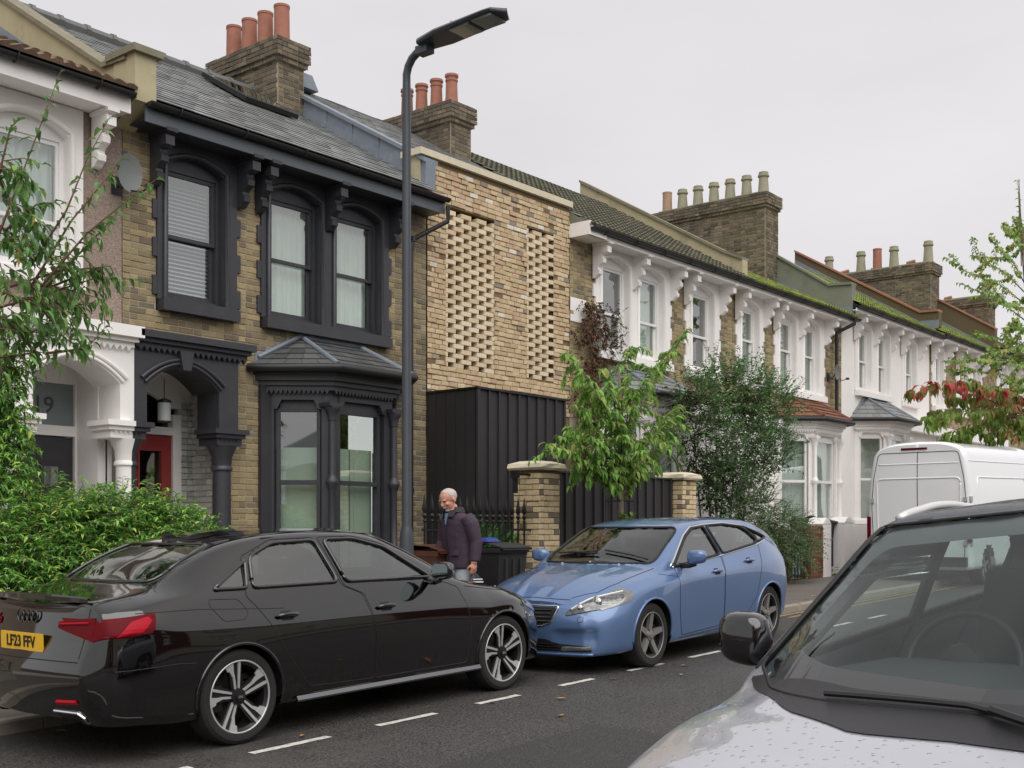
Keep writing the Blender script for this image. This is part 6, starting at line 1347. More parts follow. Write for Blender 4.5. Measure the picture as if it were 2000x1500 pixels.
# ---------------------------------------------------------------- foliage
def leafmat(name, cols, rough=.5, tr=.35):
    m = mat(name, None, rough, ramp=cols, noise=[(14, .12)], spec=.35); t = m.node_tree; n = t.nodes; l = t.links; b = n['Principled BSDF']; out = n['Material Output']
    tl = n.new('ShaderNodeBsdfTranslucent'); src = b.inputs['Base Color'].links[0].from_socket; l.new(src, tl.inputs[0]); mx = n.new('ShaderNodeMixShader'); mx.inputs[0].default_value = tr; l.new(b.outputs[0], mx.inputs[1]); l.new(tl.outputs[0], mx.inputs[2]); l.new(mx.outputs[0], out.inputs[0]); return m
def leaf(mb, p, d, ln, wd, c, fold=.25, droop=.25):
    d = d.normalized(); side = d.cross(Vector((R.uniform(-.4, .4), R.uniform(-.4, .4), 1))); side = side.normalized() if side.length > .01 else Vector((1, 0, 0)); up = side.cross(d)
    m1 = p+d*ln*.35+up*ln*.03; m2 = p+d*ln*.7-up*ln*droop*.25; tip = p+d*ln-up*ln*droop
    f1 = up*wd*fold
    mb.add([p, m1+side*wd*.5+f1, m1, m1-side*wd*.5+f1, m2+side*wd*.38+f1*.7, m2, m2-side*wd*.38+f1*.7, tip], [(0, 1, 2), (0, 2, 3), (1, 4, 5, 2), (2, 5, 6, 3), (4, 7, 5), (5, 7, 6)], c)
def rv(s=1.): return Vector((R.gauss(0, s), R.gauss(0, s), R.gauss(0, s)))
def shoot(lf, tw, pts, n, ln, wd, r0=.008, c0=0., c1=1., droop=.3, spread=.8, rad=.25, tipc=None, down=.2):
    """a twig along pts with leaves set alternately on both sides"""
    pts = [Vector(p) for p in pts]; tw.tube(pts, [r0*(1-.8*i/(len(pts)-1)) for i in range(len(pts))], 5)
    L_ = [0]
    for a, b in zip(pts, pts[1:]): L_.append(L_[-1]+(b-a).length)
    for k in range(n):
        t = L_[-1]*(rad+(1-rad)*(k+R.random())/n)
        j = max(i for i in range(len(L_)) if L_[i] <= t+1e-9); j = min(j, len(pts)-2); f = (t-L_[j])/max(1e-6, L_[j+1]-L_[j]); p = pts[j].lerp(pts[j+1], min(1, f)); ax = (pts[j+1]-pts[j]).normalized()
        sd = ax.cross(Vector((0, 0, 1))); sd = sd.normalized() if sd.length > .05 else Vector((1, 0, 0))
        d = ax*.6+sd*(spread if k % 2 else -spread)+rv(.3)+Vector((0, 0, -down)); s_ = R.uniform(.5, 1.25)
        leaf(lf, p, d, ln*s_, wd*s_*R.uniform(.8, 1.25), min(1, max(0, R.uniform(c0, c1))), droop=droop)
# street cherry
cherry = leafmat('cherry_leaf', [rgb(94, 132, 60), rgb(122, 167, 75), rgb(146, 189, 91), rgb(112, 152, 70), rgb(166, 177, 96), rgb(177, 136, 90)])
bark = mat('cherry_bark', rgb(112, 98, 88), .8, noise=[(25, .25)], bump=(50, .5, .006)); twig = mat('red_twig', rgb(96, 58, 50), .7)
TC = thing('street_tree', 'young cherry tree with drooping bright green leaves in a wire guard', 'tree', (13.2, 8.9, gz(13.2)+.1)); tx, ty, tz = 13.2, 8.9, gz(13.2)+.1
k = MB(); tk = [(tx+.03, ty, tz), (tx+.02, ty, tz+.8), (tx-.02, ty, tz+1.6), (tx, ty, tz+2.2), (tx+.03, ty+.02, tz+2.8), (tx-.05, ty, tz+3.3)]; k.tube(tk, [.055, .05, .045, .04, .028, .015], 10); mk('trunk', k, bark, TC, smooth=True)
lf, tw = MB(), MB()
ends = [(1345, 640, 8.6, 2.5), (1300, 690, 9.2, 2.3), (1108, 690, 8.8, 2.5), (1130, 720, 9.3, 2.3), (1335, 805, 8.7, 2.1), (1330, 790, 9.1, 2.1), (1072, 870, 8.6, 1.85), (1090, 850, 8.9, 2.0), (1120, 790, 8.5, 2.2), (1125, 905, 8.8, 1.8), (1180, 720, 8.6, 2.6), (1230, 680, 9.0, 2.8), (1160, 760, 8.4, 2.4), (1270, 720, 8.5, 2.5), (1280, 830, 8.5, 2.0), (1300, 870, 8.9, 1.9), (1250, 880, 8.5, 1.9), (1150, 850, 8.5, 2.0), (1110, 830, 9.2, 2.0), (1200, 800, 8.4, 2.2), (1240, 760, 8.5, 2.4), (1190, 880, 8.6, 1.9), (1160, 910, 8.7, 1.75), (1270, 900, 8.7, 1.75), (1215, 850, 8.4, 2.05), (1140, 745, 9.0, 2.5)]
for (a, b, Y, h) in ends:
    e = W(a, b, Y); s_ = Vector((tx, ty, tz+h-.25)); m1 = s_.lerp(e, .4)+Vector((0, 0, .12)); m2 = s_.lerp(e, .75)+Vector((0, 0, .1))
    shoot(lf, tw, [s_, m1, m2, e], int(34+30*(e-s_).length), .128, .05, .014, 0, .85 if R.random() < .8 else 1., .35, .7, .18, down=.55)
    for q in range(5):
        p = m1.lerp(e, R.random()); e2 = p+Vector((R.uniform(-.3, .3), R.uniform(-.3, .3), R.uniform(-.25, .12))); shoot(lf, tw, [p, p.lerp(e2, .5)+Vector((0, 0, .05)), e2], 13, .12, .048, .006, 0, .9, .35, .7, .1, down=.6)
for q in range(9): p = Vector((tx+.02, ty-.03, tz+R.uniform(.75, 1.35))); shoot(lf, tw, [p, p+Vector((R.uniform(-.22, .22), -.05, R.uniform(.03, .15)))], 8, .09, .045, .004, .2, .7, .1, .7, .2, down=0)
mk('crown', lf, cherry, TC, kind='stuff'); mk('twigs', tw, bark, TC, smooth=True, kind='stuff')
tg = thing('tree_guard', 'thin wire mesh guard around the cherry trunk', 'tree guard', (tx, ty, tz))
for z in (.2, .55, .9, 1.25, 1.55): k = MB(); k.tube([(tx+.21*math.cos(2*math.pi*j/16), ty+.21*math.sin(2*math.pi*j/16), tz+z) for j in range(17)], .004, 4, cap=False); mk('hoop', k, iron, tg)
for j in range(8): k = MB(); a = 2*math.pi*j/8; k.tube([(tx+.21*math.cos(a), ty+.21*math.sin(a), tz), (tx+.21*math.cos(a), ty+.21*math.sin(a), tz+1.6)], .005, 4); mk('upright', k, iron, tg)
# whippy tree at the upper left
prun = leafmat('plum_leaf', [rgb(71, 104, 59), rgb(99, 138, 76), rgb(124, 167, 90), rgb(85, 123, 68), rgb(154, 187, 109), rgb(198, 164, 87)])
TL = thing('garden_tree', 'slender tree with long reddish shoots hanging across the pebbledashed house', 'tree', (3.9, 9.3, gz(4)+.1))
k = MB(); k.tube([(3.9, 9.3, .15), (3.95, 9.3, 1.5), (4.2, 9.3, 2.9), (4.5, 9.25, 4.0)], [.09, .08, .06, .03], 8); mk('trunk', k, bark, TL, smooth=True)
lf, tw = MB(), MB()
shoots = [[(-10, 480), (20, 400), (70, 270), (118, 140)], [(60, 520), (130, 410), (170, 310), (215, 228)], [(60, 560), (140, 430), (190, 370), (238, 310)], [(80, 560), (170, 455), (250, 390), (305, 350)], [(90, 560), (180, 470), (225, 420)], [(0, 600), (90, 575), (180, 545), (285, 545)], [(-20, 330), (30, 330), (60, 420)], [(-30, 300), (20, 390), (90, 470)], [(-20, 640), (60, 650), (125, 620)], [(-20, 560), (80, 600), (125, 660), (160, 680)], [(-30, 600), (30, 640), (70, 690), (80, 730)], [(-30, 420), (40, 470), (130, 520), (150, 560)], [(20, 560), (110, 530), (215, 520), (235, 560)], [(-20, 700), (60, 690), (100, 650)], [(10, 450), (70, 400), (105, 395)], [(-20, 420), (20, 250), (40, 230)], [(100, 560), (200, 520), (205, 640)], [(90, 690), (170, 680), (205, 640)]]
for i, s_ in enumerate(shoots):
    Y = 9.0+.5*R.random(); shoot(lf, tw, [W(a, b, Y) for a, b in s_], 30 if i < 6 else 26, .12, .042, .012, 0, .8, .45, .75, .12, down=.35)
for i in range(105):
    a, b = (R.uniform(-25, 170), R.uniform(420, 640)) if R.random() < .62 else (R.uniform(-25, 95), R.uniform(580, 725)) if R.random() < .6 else (R.uniform(-20, 60), R.uniform(300, 480))
    if a > 110 and b < 450: continue
    p = W(a, b, 9.0+.8*R.random()); e = p+Vector((R.uniform(-.05, .32), R.uniform(-.15, .15), R.uniform(-.3, .05))); shoot(lf, tw, [p, p.lerp(e, .5)+Vector((0, 0, .04)), e], 8, .115, .04, .006, 0, .8 if R.random() < .9 else 1, .4, .7, .05, down=.45)
mk('crown', lf, prun, TL, kind='stuff'); mk('twigs', tw, twig, TL, smooth=True, kind='stuff')
# generic shrub: leaf sprays over a lumpy volume
def shrub(name, label, blobs, m, nspray, per, ln, wd, cat='shrub', up=.3, tip=None, stems=None, core=False, slen=.25, droop=.2, woodm=None, csel=None, spread=.8, out=.8, inner=None):
    cx = sum(b[0] for b in blobs)/len(blobs); cy = sum(b[1] for b in blobs)/len(blobs); o = thing(name, label, cat, (cx, cy, gz(cx)+.1)); lf, tw = MB(), MB(); wts = [b[3]*b[5]+b[4]*b[5] for b in blobs]
    for i in range(nspray):
        x, y, z, rx, ry, rz = R.choices(blobs, wts)[0]; d = rv(1).normalized(); r = R.uniform(.55, 1.02)**.6
        if d.y > .3: d.y *= -1
        p = Vector((x+d.x*rx*r, y+d.y*ry*r, z+d.z*rz*r))
        if p.z < gz(p.x)+.12: continue
        e = p+(Vector((d.x, d.y, d.z))*out+Vector((0, 0, up))+rv(.35)).normalized()*slen*R.uniform(.5, 1.2)
        shoot(lf, tw, [p, p.lerp(e, .5), e+Vector((0, 0, -slen*droop*.5))], per, ln, wd, .004, *(csel(p) if csel else (0, 1)), droop, spread, .0, down=.1)
    for (a, b, c) in stems or []: tw.tube([Vector(a), Vector(a).lerp(Vector(b), .5)+rv(.05), Vector(b)], [c, c*.7, c*.3], 6)
    mk('foliage', lf, m, o, kind='stuff'); mk('twigs', tw, woodm or bark, o, kind='stuff')
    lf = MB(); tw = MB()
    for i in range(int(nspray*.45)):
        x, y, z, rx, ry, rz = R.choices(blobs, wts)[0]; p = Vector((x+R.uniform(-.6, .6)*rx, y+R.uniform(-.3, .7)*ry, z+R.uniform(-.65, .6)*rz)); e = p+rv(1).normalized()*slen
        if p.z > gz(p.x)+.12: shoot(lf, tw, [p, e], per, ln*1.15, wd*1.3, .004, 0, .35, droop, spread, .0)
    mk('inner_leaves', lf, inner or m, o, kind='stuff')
    if core:
        k = MB()
        for x, y, z, rx, ry, rz in blobs: k.lathe([(0.001, -rz*.5), (rx*.3, -rz*.4), (rx*.45, -rz*.15), (rx*.45, rz*.1), (rx*.3, rz*.36), (.001, rz*.45)], (x, y+ry*.15, z), 12)
        mk('inner_branches', k, mat('shade_leaf', rgb(52, 68, 36), .9, noise=(12, .4), bump=(14, 1, .1)), o, smooth=True)
    return o
jas = leafmat('jasmine_leaf', [rgb(60, 98, 50), rgb(91, 141, 64), rgb(133, 189, 86), rgb(105, 156, 71), rgb(174, 220, 106), rgb(196, 198, 109)])
bl_ = []
for (a, b, Y, rx, rz) in ((40, 1040, 9.35, .55, .5), (140, 1010, 9.4, .6, .55), (240, 1000, 9.5, .6, .5), (330, 1010, 9.5, .5, .4), (385, 1030, 9.5, .3, .26), (150, 1090, 9.3, .6, .4), (20, 1080, 9.25, .4, .35), (270, 1070, 9.4, .6, .4), (200, 965, 9.6, .4, .28), (300, 970, 9.6, .35, .22), (110, 965, 9.55, .35, .22)):
    p = W(a, b+62, Y); bl_.append((p.x, p.y, p.z, rx, .42, rz))
shrub('hedge', 'dense feathery green hedge behind the black saloon', bl_, jas, 2300, 9, .075, .022, up=.25, slen=.2, cat='hedge', droop=.3, spread=1.0)
bl_ = []
for (a, b, Y, rx, rz) in ((-8, 800, 9.7, .13, .4), (-5, 880, 9.7, .14, .4), (-5, 960, 9.6, .2, .35), (-20, 740, 9.7, .1, .3)):
    p = W(a, b, Y); bl_.append((p.x, p.y, p.z, rx, .3, rz))
shrub('climbing_shrub', 'feathery green climber rising at the left edge beside the white porch', bl_, jas, 420, 9, .075, .022, up=.1, slen=.17, droop=.4, spread=1.0)
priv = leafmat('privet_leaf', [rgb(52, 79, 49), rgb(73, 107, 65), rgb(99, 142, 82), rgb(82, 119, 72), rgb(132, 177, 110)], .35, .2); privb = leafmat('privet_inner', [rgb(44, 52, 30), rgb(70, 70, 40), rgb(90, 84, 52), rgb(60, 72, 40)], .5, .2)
bl_ = []
for (a, b, Y, rx, rz) in ((1350, 800, 10.6, .55, .6), (1400, 760, 10.7, .6, .5), (1450, 770, 10.7, .6, .55), (1500, 800, 10.8, .6, .6), (1380, 880, 10.5, .6, .7), (1450, 880, 10.6, .7, .7), (1495, 880, 10.7, .45, .5), (1400, 960, 10.5, .6, .5), (1440, 960, 10.5, .5, .5)):
    p = W(a, b, Y); bl_.append((p.x, p.y, p.z, rx, .5, rz))
p0_, p1_ = W(1420, 1000, 10.7), W(1430, 800, 10.7)
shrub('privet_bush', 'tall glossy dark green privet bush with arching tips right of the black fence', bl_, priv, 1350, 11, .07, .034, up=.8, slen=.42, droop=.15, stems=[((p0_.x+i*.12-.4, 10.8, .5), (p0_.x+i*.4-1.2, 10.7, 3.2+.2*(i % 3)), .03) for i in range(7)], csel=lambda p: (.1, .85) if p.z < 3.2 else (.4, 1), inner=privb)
for i in range(1): pass
bl_ = []
for (a, b, Y, rx, rz) in ((1480, 1000, 9.9, .5, .4), (1520, 1030, 9.85, .55, .4), (1555, 1050, 9.85, .45, .3), (1500, 1060, 9.8, .5, .35), (1450, 1020, 10.0, .4, .4), (1540, 1085, 9.75, .4, .25)):
    p = W(a, b, Y); bl_.append((p.x, p.y, p.z, rx, .35, rz))
shrub('cotoneaster_bush', 'low spreading fine-leaved bush spilling over the red brick wall', bl_, priv, 800, 14, .04, .018, up=.05, slen=.4, droop=.25, csel=lambda p: (.1, .8), spread=1.1)
# feather palm fronds behind the fence
PF = thing('fan_palm', 'spiky green fan palm showing above the black fence', 'palm', (16.2, 10.8, gz(16)+.1)); lf, tw = MB(), MB(); c0 = W(1275, 900, 10.8); tw.tube([(c0.x, 10.8, .4), (c0.x, 10.8, c0.z-.2)], [.09, .07], 8)
palm = leafmat('palm_leaf', [rgb(70, 104, 50), rgb(96, 132, 64), rgb(120, 150, 80)])
for (dx, dz) in ((-.75, .05), (-.45, .3), (.35, .2), (.6, .45), (.7, .05), (.1, .5), (-.1, -.1)):
    h = c0+Vector((dx*.6, -.2, dz*.6)); tw.tube([c0+Vector((0, 0, -.2)), h], .008, 5)
    for j in range(22):
        a = -1.3+2.6*j/21; dd = Vector((dx, 0, dz)).normalized(); d = dd*math.cos(a)+Vector((-dd.z, 0, dd.x))*math.sin(a)+Vector((0, R.uniform(-.3, .1), -.1)); leaf(lf, h, d, .42, .022, R.random(), .1, .2)
mk('fronds', lf, palm, PF, kind='stuff'); mk('trunk', tw, bark, PF)
# withered creeper on the wall
crp = leafmat('withered_leaf', [rgb(84, 52, 40), rgb(110, 70, 52), rgb(96, 74, 52), rgb(80, 90, 50), rgb(70, 46, 38)], .8, .1); lf, tw = MB(), MB(); CR = thing('wall_creeper', 'withered brown creeper climbing beside the white sash window', 'creeper', (17.0, 12.1, .6))
for i in range(420):
    b = R.uniform(585, 925); t = (b-585)/340; cx = 1165+10*math.sin(b*.02)-22*t; wd = 14+28*math.sin(math.pi*min(1, t*1.6))*(1-.3*t); p = W(R.gauss(cx, wd*.6), b, 12.13-.06*R.random()); e = p+Vector((R.gauss(0, .12), -.05*R.random(), R.uniform(-.3, .05))); shoot(lf, tw, [p, p.lerp(e, .5), e], 9, .055, .035, .004, 0, .65 if a < 1 else .8, .3, .8, 0, down=.3)
for i in range(60): p = W(1195+R.gauss(8, 10), R.uniform(600, 720), 12.0); e = p+rv(.12); shoot(lf, tw, [p, e], 7, .045, .03, .003, .7, .85, .2, .8, 0)
mk('leaves', lf, crp, CR, kind='stuff'); mk('stems', tw, mat('dry_stem', rgb(92, 60, 48), .9), CR, kind='stuff')
# strappy plants behind the railings
SP = thing('strappy_plant', 'upright green strap-leaved plant behind the iron railings', 'plant', (11.8, 10.1, gz(11.8)+.1)); lf = MB(); strap = leafmat('strap_leaf', [rgb(52, 96, 40), rgb(76, 126, 52), rgb(98, 150, 66)])
for i in range(190): p = Vector((R.uniform(11.25, 12.25), R.uniform(9.95, 10.4), gz(11.8)+.1+R.uniform(.1, 1.0))); leaf(lf, p, Vector((R.gauss(0, .45), -.25, 1)), R.uniform(.3, .5), .05, R.random(), .2, .15)
mk('foliage', lf, strap, SP, kind='stuff')
# weeds along the wall foot
for i, (a, b, n, lab) in enumerate(((1545, 1128, 70, 'clump of green weeds at the foot of the red brick wall'), (1590, 1124, 60, 'clump of green weeds below the iron gate'), (1632, 1112, 50, 'leafy weeds growing by the white gate post'))):
    g = ground_at(a, b, .1); o = thing('weed_clump', lab, 'weeds', g); lf, tw = MB(), MB()
    for q in range(n): p = Vector((g[0]+R.gauss(0, .3), g[1]-.05+R.gauss(0, .1), g[2])); e = p+Vector((R.gauss(0, .1), R.gauss(0, .08), R.uniform(.06, .3))); shoot(lf, tw, [p, e], 7, .06, .035, .003, .2, 1, .2, .9, .1)
    mk('foliage', lf, strap, o, kind='stuff')
# katsura with small round leaves, far right
kat = leafmat('katsura_leaf', [rgb(92, 130, 56), rgb(116, 152, 72), rgb(136, 168, 88), rgb(150, 160, 80), rgb(170, 160, 84)]); TK = thing('street_tree', 'airy pale green katsura tree at the right edge above the van', 'tree', (30.5, 8.6, gz(30)+.1)); lf, tw = MB(), MB(); Yk = 8.7
k = MB(); base = W(2075, 1000, Yk); k.tube([(base.x, Yk, gz(base.x)), W(2065, 850, Yk), W(2040, 700, Yk), W(2005, 560, Yk), W(1992, 420, Yk), W(1990, 350, Yk)], [.16, .13, .1, .06, .03, .01], 8); mk('trunk', k, bark, TK, smooth=True)
for (s_, e) in (((2020, 640), (1872, 552)), ((2010, 600), (1880, 528)), ((2010, 580), (1905, 500)), ((2005, 560), (1945, 480)), ((2000, 500), (1960, 440)), ((2030, 700), (1900, 650)), ((2040, 720), (1845, 705)), ((2040, 760), (1850, 720)), ((2040, 800), (1880, 745)), ((2050, 780), (1925, 760)), ((2030, 690), (1930, 690)), ((2010, 620), (1950, 590)), ((2020, 660), (1960, 640)), ((2000, 520), (1995, 440)), ((2040, 740), (1905, 700)), ((2040, 720), (1960, 670)), ((2050, 820), (1930, 800)), ((2050, 800), (1960, 740)), ((2050, 840), (1980, 800))):
    A, B = W(*s_, Yk+R.uniform(-.5, .5)), W(*e, Yk+R.uniform(-1, .8)); m_ = A.lerp(B, .5)+Vector((0, 0, .15)); shoot(lf, tw, [A, m_, B], 60, .1, .1, .02, 0, 1, .35, .9, .25, down=.7)
    for q in range(6): p = m_.lerp(B, R.uniform(-.4, 1)); e2 = p+Vector((R.uniform(-.5, .3), R.uniform(-.4, .4), R.uniform(-.1, .4))); shoot(lf, tw, [p, e2], 16, .1, .1, .008, 0, 1, .35, .9, .15, down=.7)
k = W(1985, 370, Yk); shoot(lf, tw, [W(1995, 520, Yk), W(1992, 430, Yk), W(1987, 350, Yk)], 26, .08, .07, .015, .9, 1, .3, .8, .3)
mk('crown', lf, kat, TK, kind='stuff'); mk('twigs', tw, bark, TK, kind='stuff')
sumac = leafmat('autumn_leaf', [rgb(196, 62, 74), rgb(176, 84, 70), rgb(158, 112, 74), rgb(120, 126, 58), rgb(98, 124, 46), rgb(112, 140, 54), rgb(84, 112, 42)]); TS = thing('street_tree', 'autumn cherry with drooping red and green leaves above the van roof', 'tree', (25.9, 8.4, gz(26)+.1)); lf, tw = MB(), MB(); Ys = 8.5
k = MB(); base = W(2050, 1000, Ys); k.tube([(base.x, Ys, gz(base.x)), W(2045, 880, Ys), W(2000, 800, Ys)], [.1, .08, .04], 8); mk('trunk', k, bark, TS, smooth=True)
for (a, b, c0_, c1_, n) in ((1795, 752, 0, .75, 40), (1840, 742, 0, .5, 30), (1880, 745, .1, .9, 36), (1915, 755, .0, .8, 34), (1860, 775, .3, .9, 36), (1925, 780, .0, .6, 30), (1830, 800, .5, 1, 30), (1890, 805, .4, .9, 44), (1960, 790, .2, .8, 40), (1985, 770, .2, .6, 40), (1810, 812, .5, 1, 26), (1950, 820, .5, 1, 44), (1990, 820, .5, 1, 44), (1900, 835, .6, 1, 36), (1965, 845, .3, .8, 40), (1835, 850, .5, 1, 22), (1870, 850, .6, 1, 26), (1990, 850, .6, 1, 36), (1930, 850, .6, 1, 36)):
    A, B = W(2010, 810, Ys), W(a, b, Ys+R.uniform(-.6, .3)); m_ = A.lerp(B, .55)+Vector((0, 0, .12)); shoot(lf, tw, [A, m_, B], n, .2, .085, .015, c0_, c1_, .5, .55, .45, down=1.0)
    for q in range(4): p = B+Vector((R.uniform(-.1, .8), R.uniform(-.3, .3), R.uniform(-.12, .05))); e2 = p+Vector((R.uniform(-.4, .2), R.uniform(-.2, .2), R.uniform(-.05, .1))); shoot(lf, tw, [p, e2], 14, .2, .085, .006, c0_, c1_, .5, .5, .05, down=1.0)
mk('crown', lf, sumac, TS, kind='stuff'); mk('twigs', tw, twig, TS, kind='stuff')
# ---------------------------------------------------------------- terrace across the street (seen in windows and car paint)
def opposite(x0, x1, m, label, roofm, h=5.6, y=-13):
    o = thing('terraced_house', label, 'house', ((x0+x1)/2, y, gz(x0))); zb = gz((x0+x1)/2); holes = []; wdt = x1-x0
    for c in (.24, .7):
        for z in (.9, 3.9): holes.append((x0+wdt*c-.55, x0+wdt*c+.55, zb+z, zb+z+1.75))
    b = MB(); holed(b, x0, x1, zb-.5, zb+h, holes, y-.3, .3); mk('wall', b, m, o)
    for (a, c, z0, z1) in holes:
        f = MB()
        for q in ((a, a+.08, z0, z1), (c-.08, c, z0, z1), (a, c, z1-.08, z1), (a, c, z0, z0+.08), (a, c, (z0+z1)/2-.03, (z0+z1)/2+.03)): f.box(q[0], q[1], y-.12, y-.05, q[2], q[3])
        f.box(a-.12, c+.12, y, y+.1, z0-.12, z0); f.box(a-.15, c+.15, y, y+.05, z1, z1+.25); w_ = mk('window', f, whitep, o); g = MB(); g.box(a, c, y-.1, y-.095, z0, z1); mk('pane', g, pane, w_); g = MB(); g.box(a, c, y-.29, y-.28, z0, z1); mk('room_wall', g, dark_in, o)
    r = MB(); r.prism([(y+.35, zb+h-.1), (y-4, zb+h+2.3), (y-8, zb+h), (y-8, zb-.5), (y-.3, zb-.5), (y-.3, zb+h-.1)], 'x', x0, x1); mk('roof', r, roofm, o)
sl_p = mat('plain_slate', rgb(86, 88, 92), .6, noise=(8, .15)); rb_p = mat('opposite_red_brick', rgb(112, 62, 48), .9, noise=[(14, .25)]); ob_p = mat('opposite_stock_brick', rgb(128, 106, 74), .9, noise=[(14, .25)]); cr_p = mat('opposite_cream', rgb(214, 208, 190), .8, noise=(3, .05))
for i, (a, b, m, lab) in enumerate(((-30, -19, ob_p, 'stock brick house across the street far behind the camera'), (-19, -8, rb_p, 'red brick house across the street behind the camera'), (-8, 1, cr_p, 'cream house across the street mirrored in the black windows'), (1, 9, cr_p, 'cream house across the street opposite the charcoal house'), (9, 17, rb_p, 'red brick house across the street opposite the infill'), (17, 26, cr_p, 'cream house across the street opposite the white houses'), (26, 44, rb_p, 'red brick house across the street at the far end'))): opposite(a, b, m, lab, sl_p)
def simple_tree(x, y, h, label):
    o = thing('street_tree', label, 'tree', (x, y, gz(x)+.1)); k = MB(); z = gz(x); k.tube([(x, y, z), (x+.1, y, z+h*.4), (x, y, z+h*.8)], [.18, .14, .05], 8); mk('trunk', k, bark, o, smooth=True); lf, tw = MB(), MB()
    for i in range(260): d = rv(1).normalized(); p = Vector((x, y, z+h*.68))+Vector((d.x*1.9, d.y*1.7, d.z*h*.34))*R.uniform(.3, 1); e = p+d*.5+rv(.2); shoot(lf, tw, [p, e], 9, .22, .14, .008, 0, .8, .3, .8, 0)
    mk('crown', lf, prun, o, kind='stuff'); mk('twigs', tw, bark, o, kind='stuff')
simple_tree(-4.5, -3.2, 6.5, 'leafy street tree behind the camera reflected in the black saloon')
# ---------------------------------------------------------------- the walking man
PX, PY = 9.97, 8.95; PZ = gz(PX)+.1
def ell(mb, c, r, n=14, m=10, rotm=None):
    vs_ = []; fs = []
    for i in range(m+1):
        a = math.pi*i/m
        for j in range(n):
            g = 2*math.pi*j/n; p = Vector((r[0]*math.sin(a)*math.cos(g), r[1]*math.sin(a)*math.sin(g), r[2]*math.cos(a)))
            if rotm: p = rotm @ p
            vs_.append(Vector(c)+p)
    for i in range(m):
        for j in range(n): fs.append((i*n+j, (i+1)*n+j, (i+1)*n+(j+1) % n, i*n+(j+1) % n))
    mb.add(vs_, fs)
def loft(mb, rings, n=20):
    rows = []
    for (x, y, z, rx, ry) in rings: rows.append([(x+rx*math.cos(2*math.pi*j/n), y+ry*math.sin(2*math.pi*j/n), z) for j in range(n+1)])
    mb.grid(rows); mb.add(rows[0][:-1], [tuple(range(n-1, -1, -1))]); mb.add(rows[-1][:-1], [tuple(range(n))])
def limb(mb, pts, rs, n=14):
    out = []; rr = []
    for i in range(len(pts)-1):
        for k in range(5): t = k/5; out.append(Vector(pts[i]).lerp(Vector(pts[i+1]), t)); rr.append(rs[i]*(1-t)+rs[i+1]*t)
    out.append(Vector(pts[-1])); rr.append(rs[-1]); mb.tube(out, rr, n)
reg = {k: MB() for k in ('jacket', 'trousers', 'skin', 'shoe')}
J = reg['jacket']
loft(J, [(-.02, 0, .80, .15, .2), (-.02, 0, .84, .158, .208), (-.015, 0, .95, .157, .203), (0, 0, 1.08, .152, .197), (.015, 0, 1.2, .148, .2), (.03, 0, 1.31, .137, .205), (.045, 0, 1.38, .118, .19), (.06, 0, 1.43, .095, .14), (.075, 0, 1.465, .075, .09)])
for sg in (1, -1):
    sw = -.03 if sg > 0 else .1
    limb(J, [(.035, sg*.165, 1.375), (.01, sg*.225, 1.31), (-.02+sw*.3, sg*.262, 1.1), (.03+sw, sg*.268, .885)], [.085, .082, .068, .056])
    limb(reg['trousers'], [(-.02, sg*.09, .9), (.03*sg+.0, sg*.1, .5), (.12*sg-.05, sg*.1, .1)], [.115, .085, .07])
    ell(reg['shoe'], (.12*sg+.02, sg*.1, .045), (.14, .05, .05))
    hx, hy, hz_ = .035+sw, sg*.268, .87; K = reg['skin']; limb(K, [(hx, hy, hz_+.05), (hx+.005, hy, hz_-.01)], [.032, .035]); ell(K, (hx+.01, hy, hz_-.045), (.042, .022, .05))
    for f in range(4): limb(K, [(hx+.036-.02*f, hy, hz_-.075), (hx+.04-.021*f, hy-sg*.012, hz_-.12+.006*abs(f-1)), (hx+.03-.018*f, hy-sg*.04, hz_-.14+.008*abs(f-1)), (hx+.026-.016*f, hy-sg*.055, hz_-.118)], [.0105, .0095, .009, .007], 8)
    limb(K, [(hx+.045, hy-sg*.01, hz_-.03), (hx+.066, hy-sg*.03, hz_-.065), (hx+.056, hy-sg*.045, hz_-.1)], [.012, .0105, .008], 8)
ell(reg['trousers'], (-.02, 0, .86), (.14, .185, .12))
rm = Matrix.Rotation(.5, 3, 'Y'); hc = Vector((.135, 0, 1.585))
K = reg['skin']; limb(K, [(.075, 0, 1.42), (.1, 0, 1.52)], [.062, .058])
def H(x, y, z): return hc+rm @ Vector((x, y, z))
ell(K, H(-.008, 0, .035), (.1, .077, .088), 20, 14, rm); ell(K, H(.025, 0, -.035), (.075, .062, .085), 18, 12, rm); ell(K, H(.055, 0, -.085), (.036, .034, .03), 12, 8, rm)
limb(K, [H(.085, 0, .02), H(.112, 0, -.022), H(.092, 0, -.036)], [.01, .017, .013], 8)
for sg in (1, -1): ell(K, H(.08, sg*.032, .03), (.02, .024, .009), 10, 6, rm); ell(K, H(.07, sg*.042, -.02), (.025, .022, .022), 10, 6, rm); ell(K, H(-.012, sg*.078, -.008), (.022, .01, .033), 10, 8, rm)
ell(K, H(.086, 0, -.062), (.013, .026, .009), 10, 6, rm)
allb = MB(); 
for m_ in reg.values(): allb.add(m_.v, m_.f)
me = allb.mesh('tmp'); ob = bpy.data.objects.new('tmp', me); COL.objects.link(ob); md = ob.modifiers.new('r', 'REMESH'); md.mode = 'VOXEL'; md.voxel_size = .0075
sm = ob.modifiers.new('s', 'SMOOTH'); sm.iterations = 3; sm.factor = .5
bpy.context.view_layer.update(); body = bpy.data.meshes.new_from_object(ob.evaluated_get(bpy.context.evaluated_depsgraph_get())); bpy.data.objects.remove(ob)
names = list(reg); trees = [BVHTree.FromPolygons([Vector(v) for v in reg[k].v], reg[k].f) for k in names]
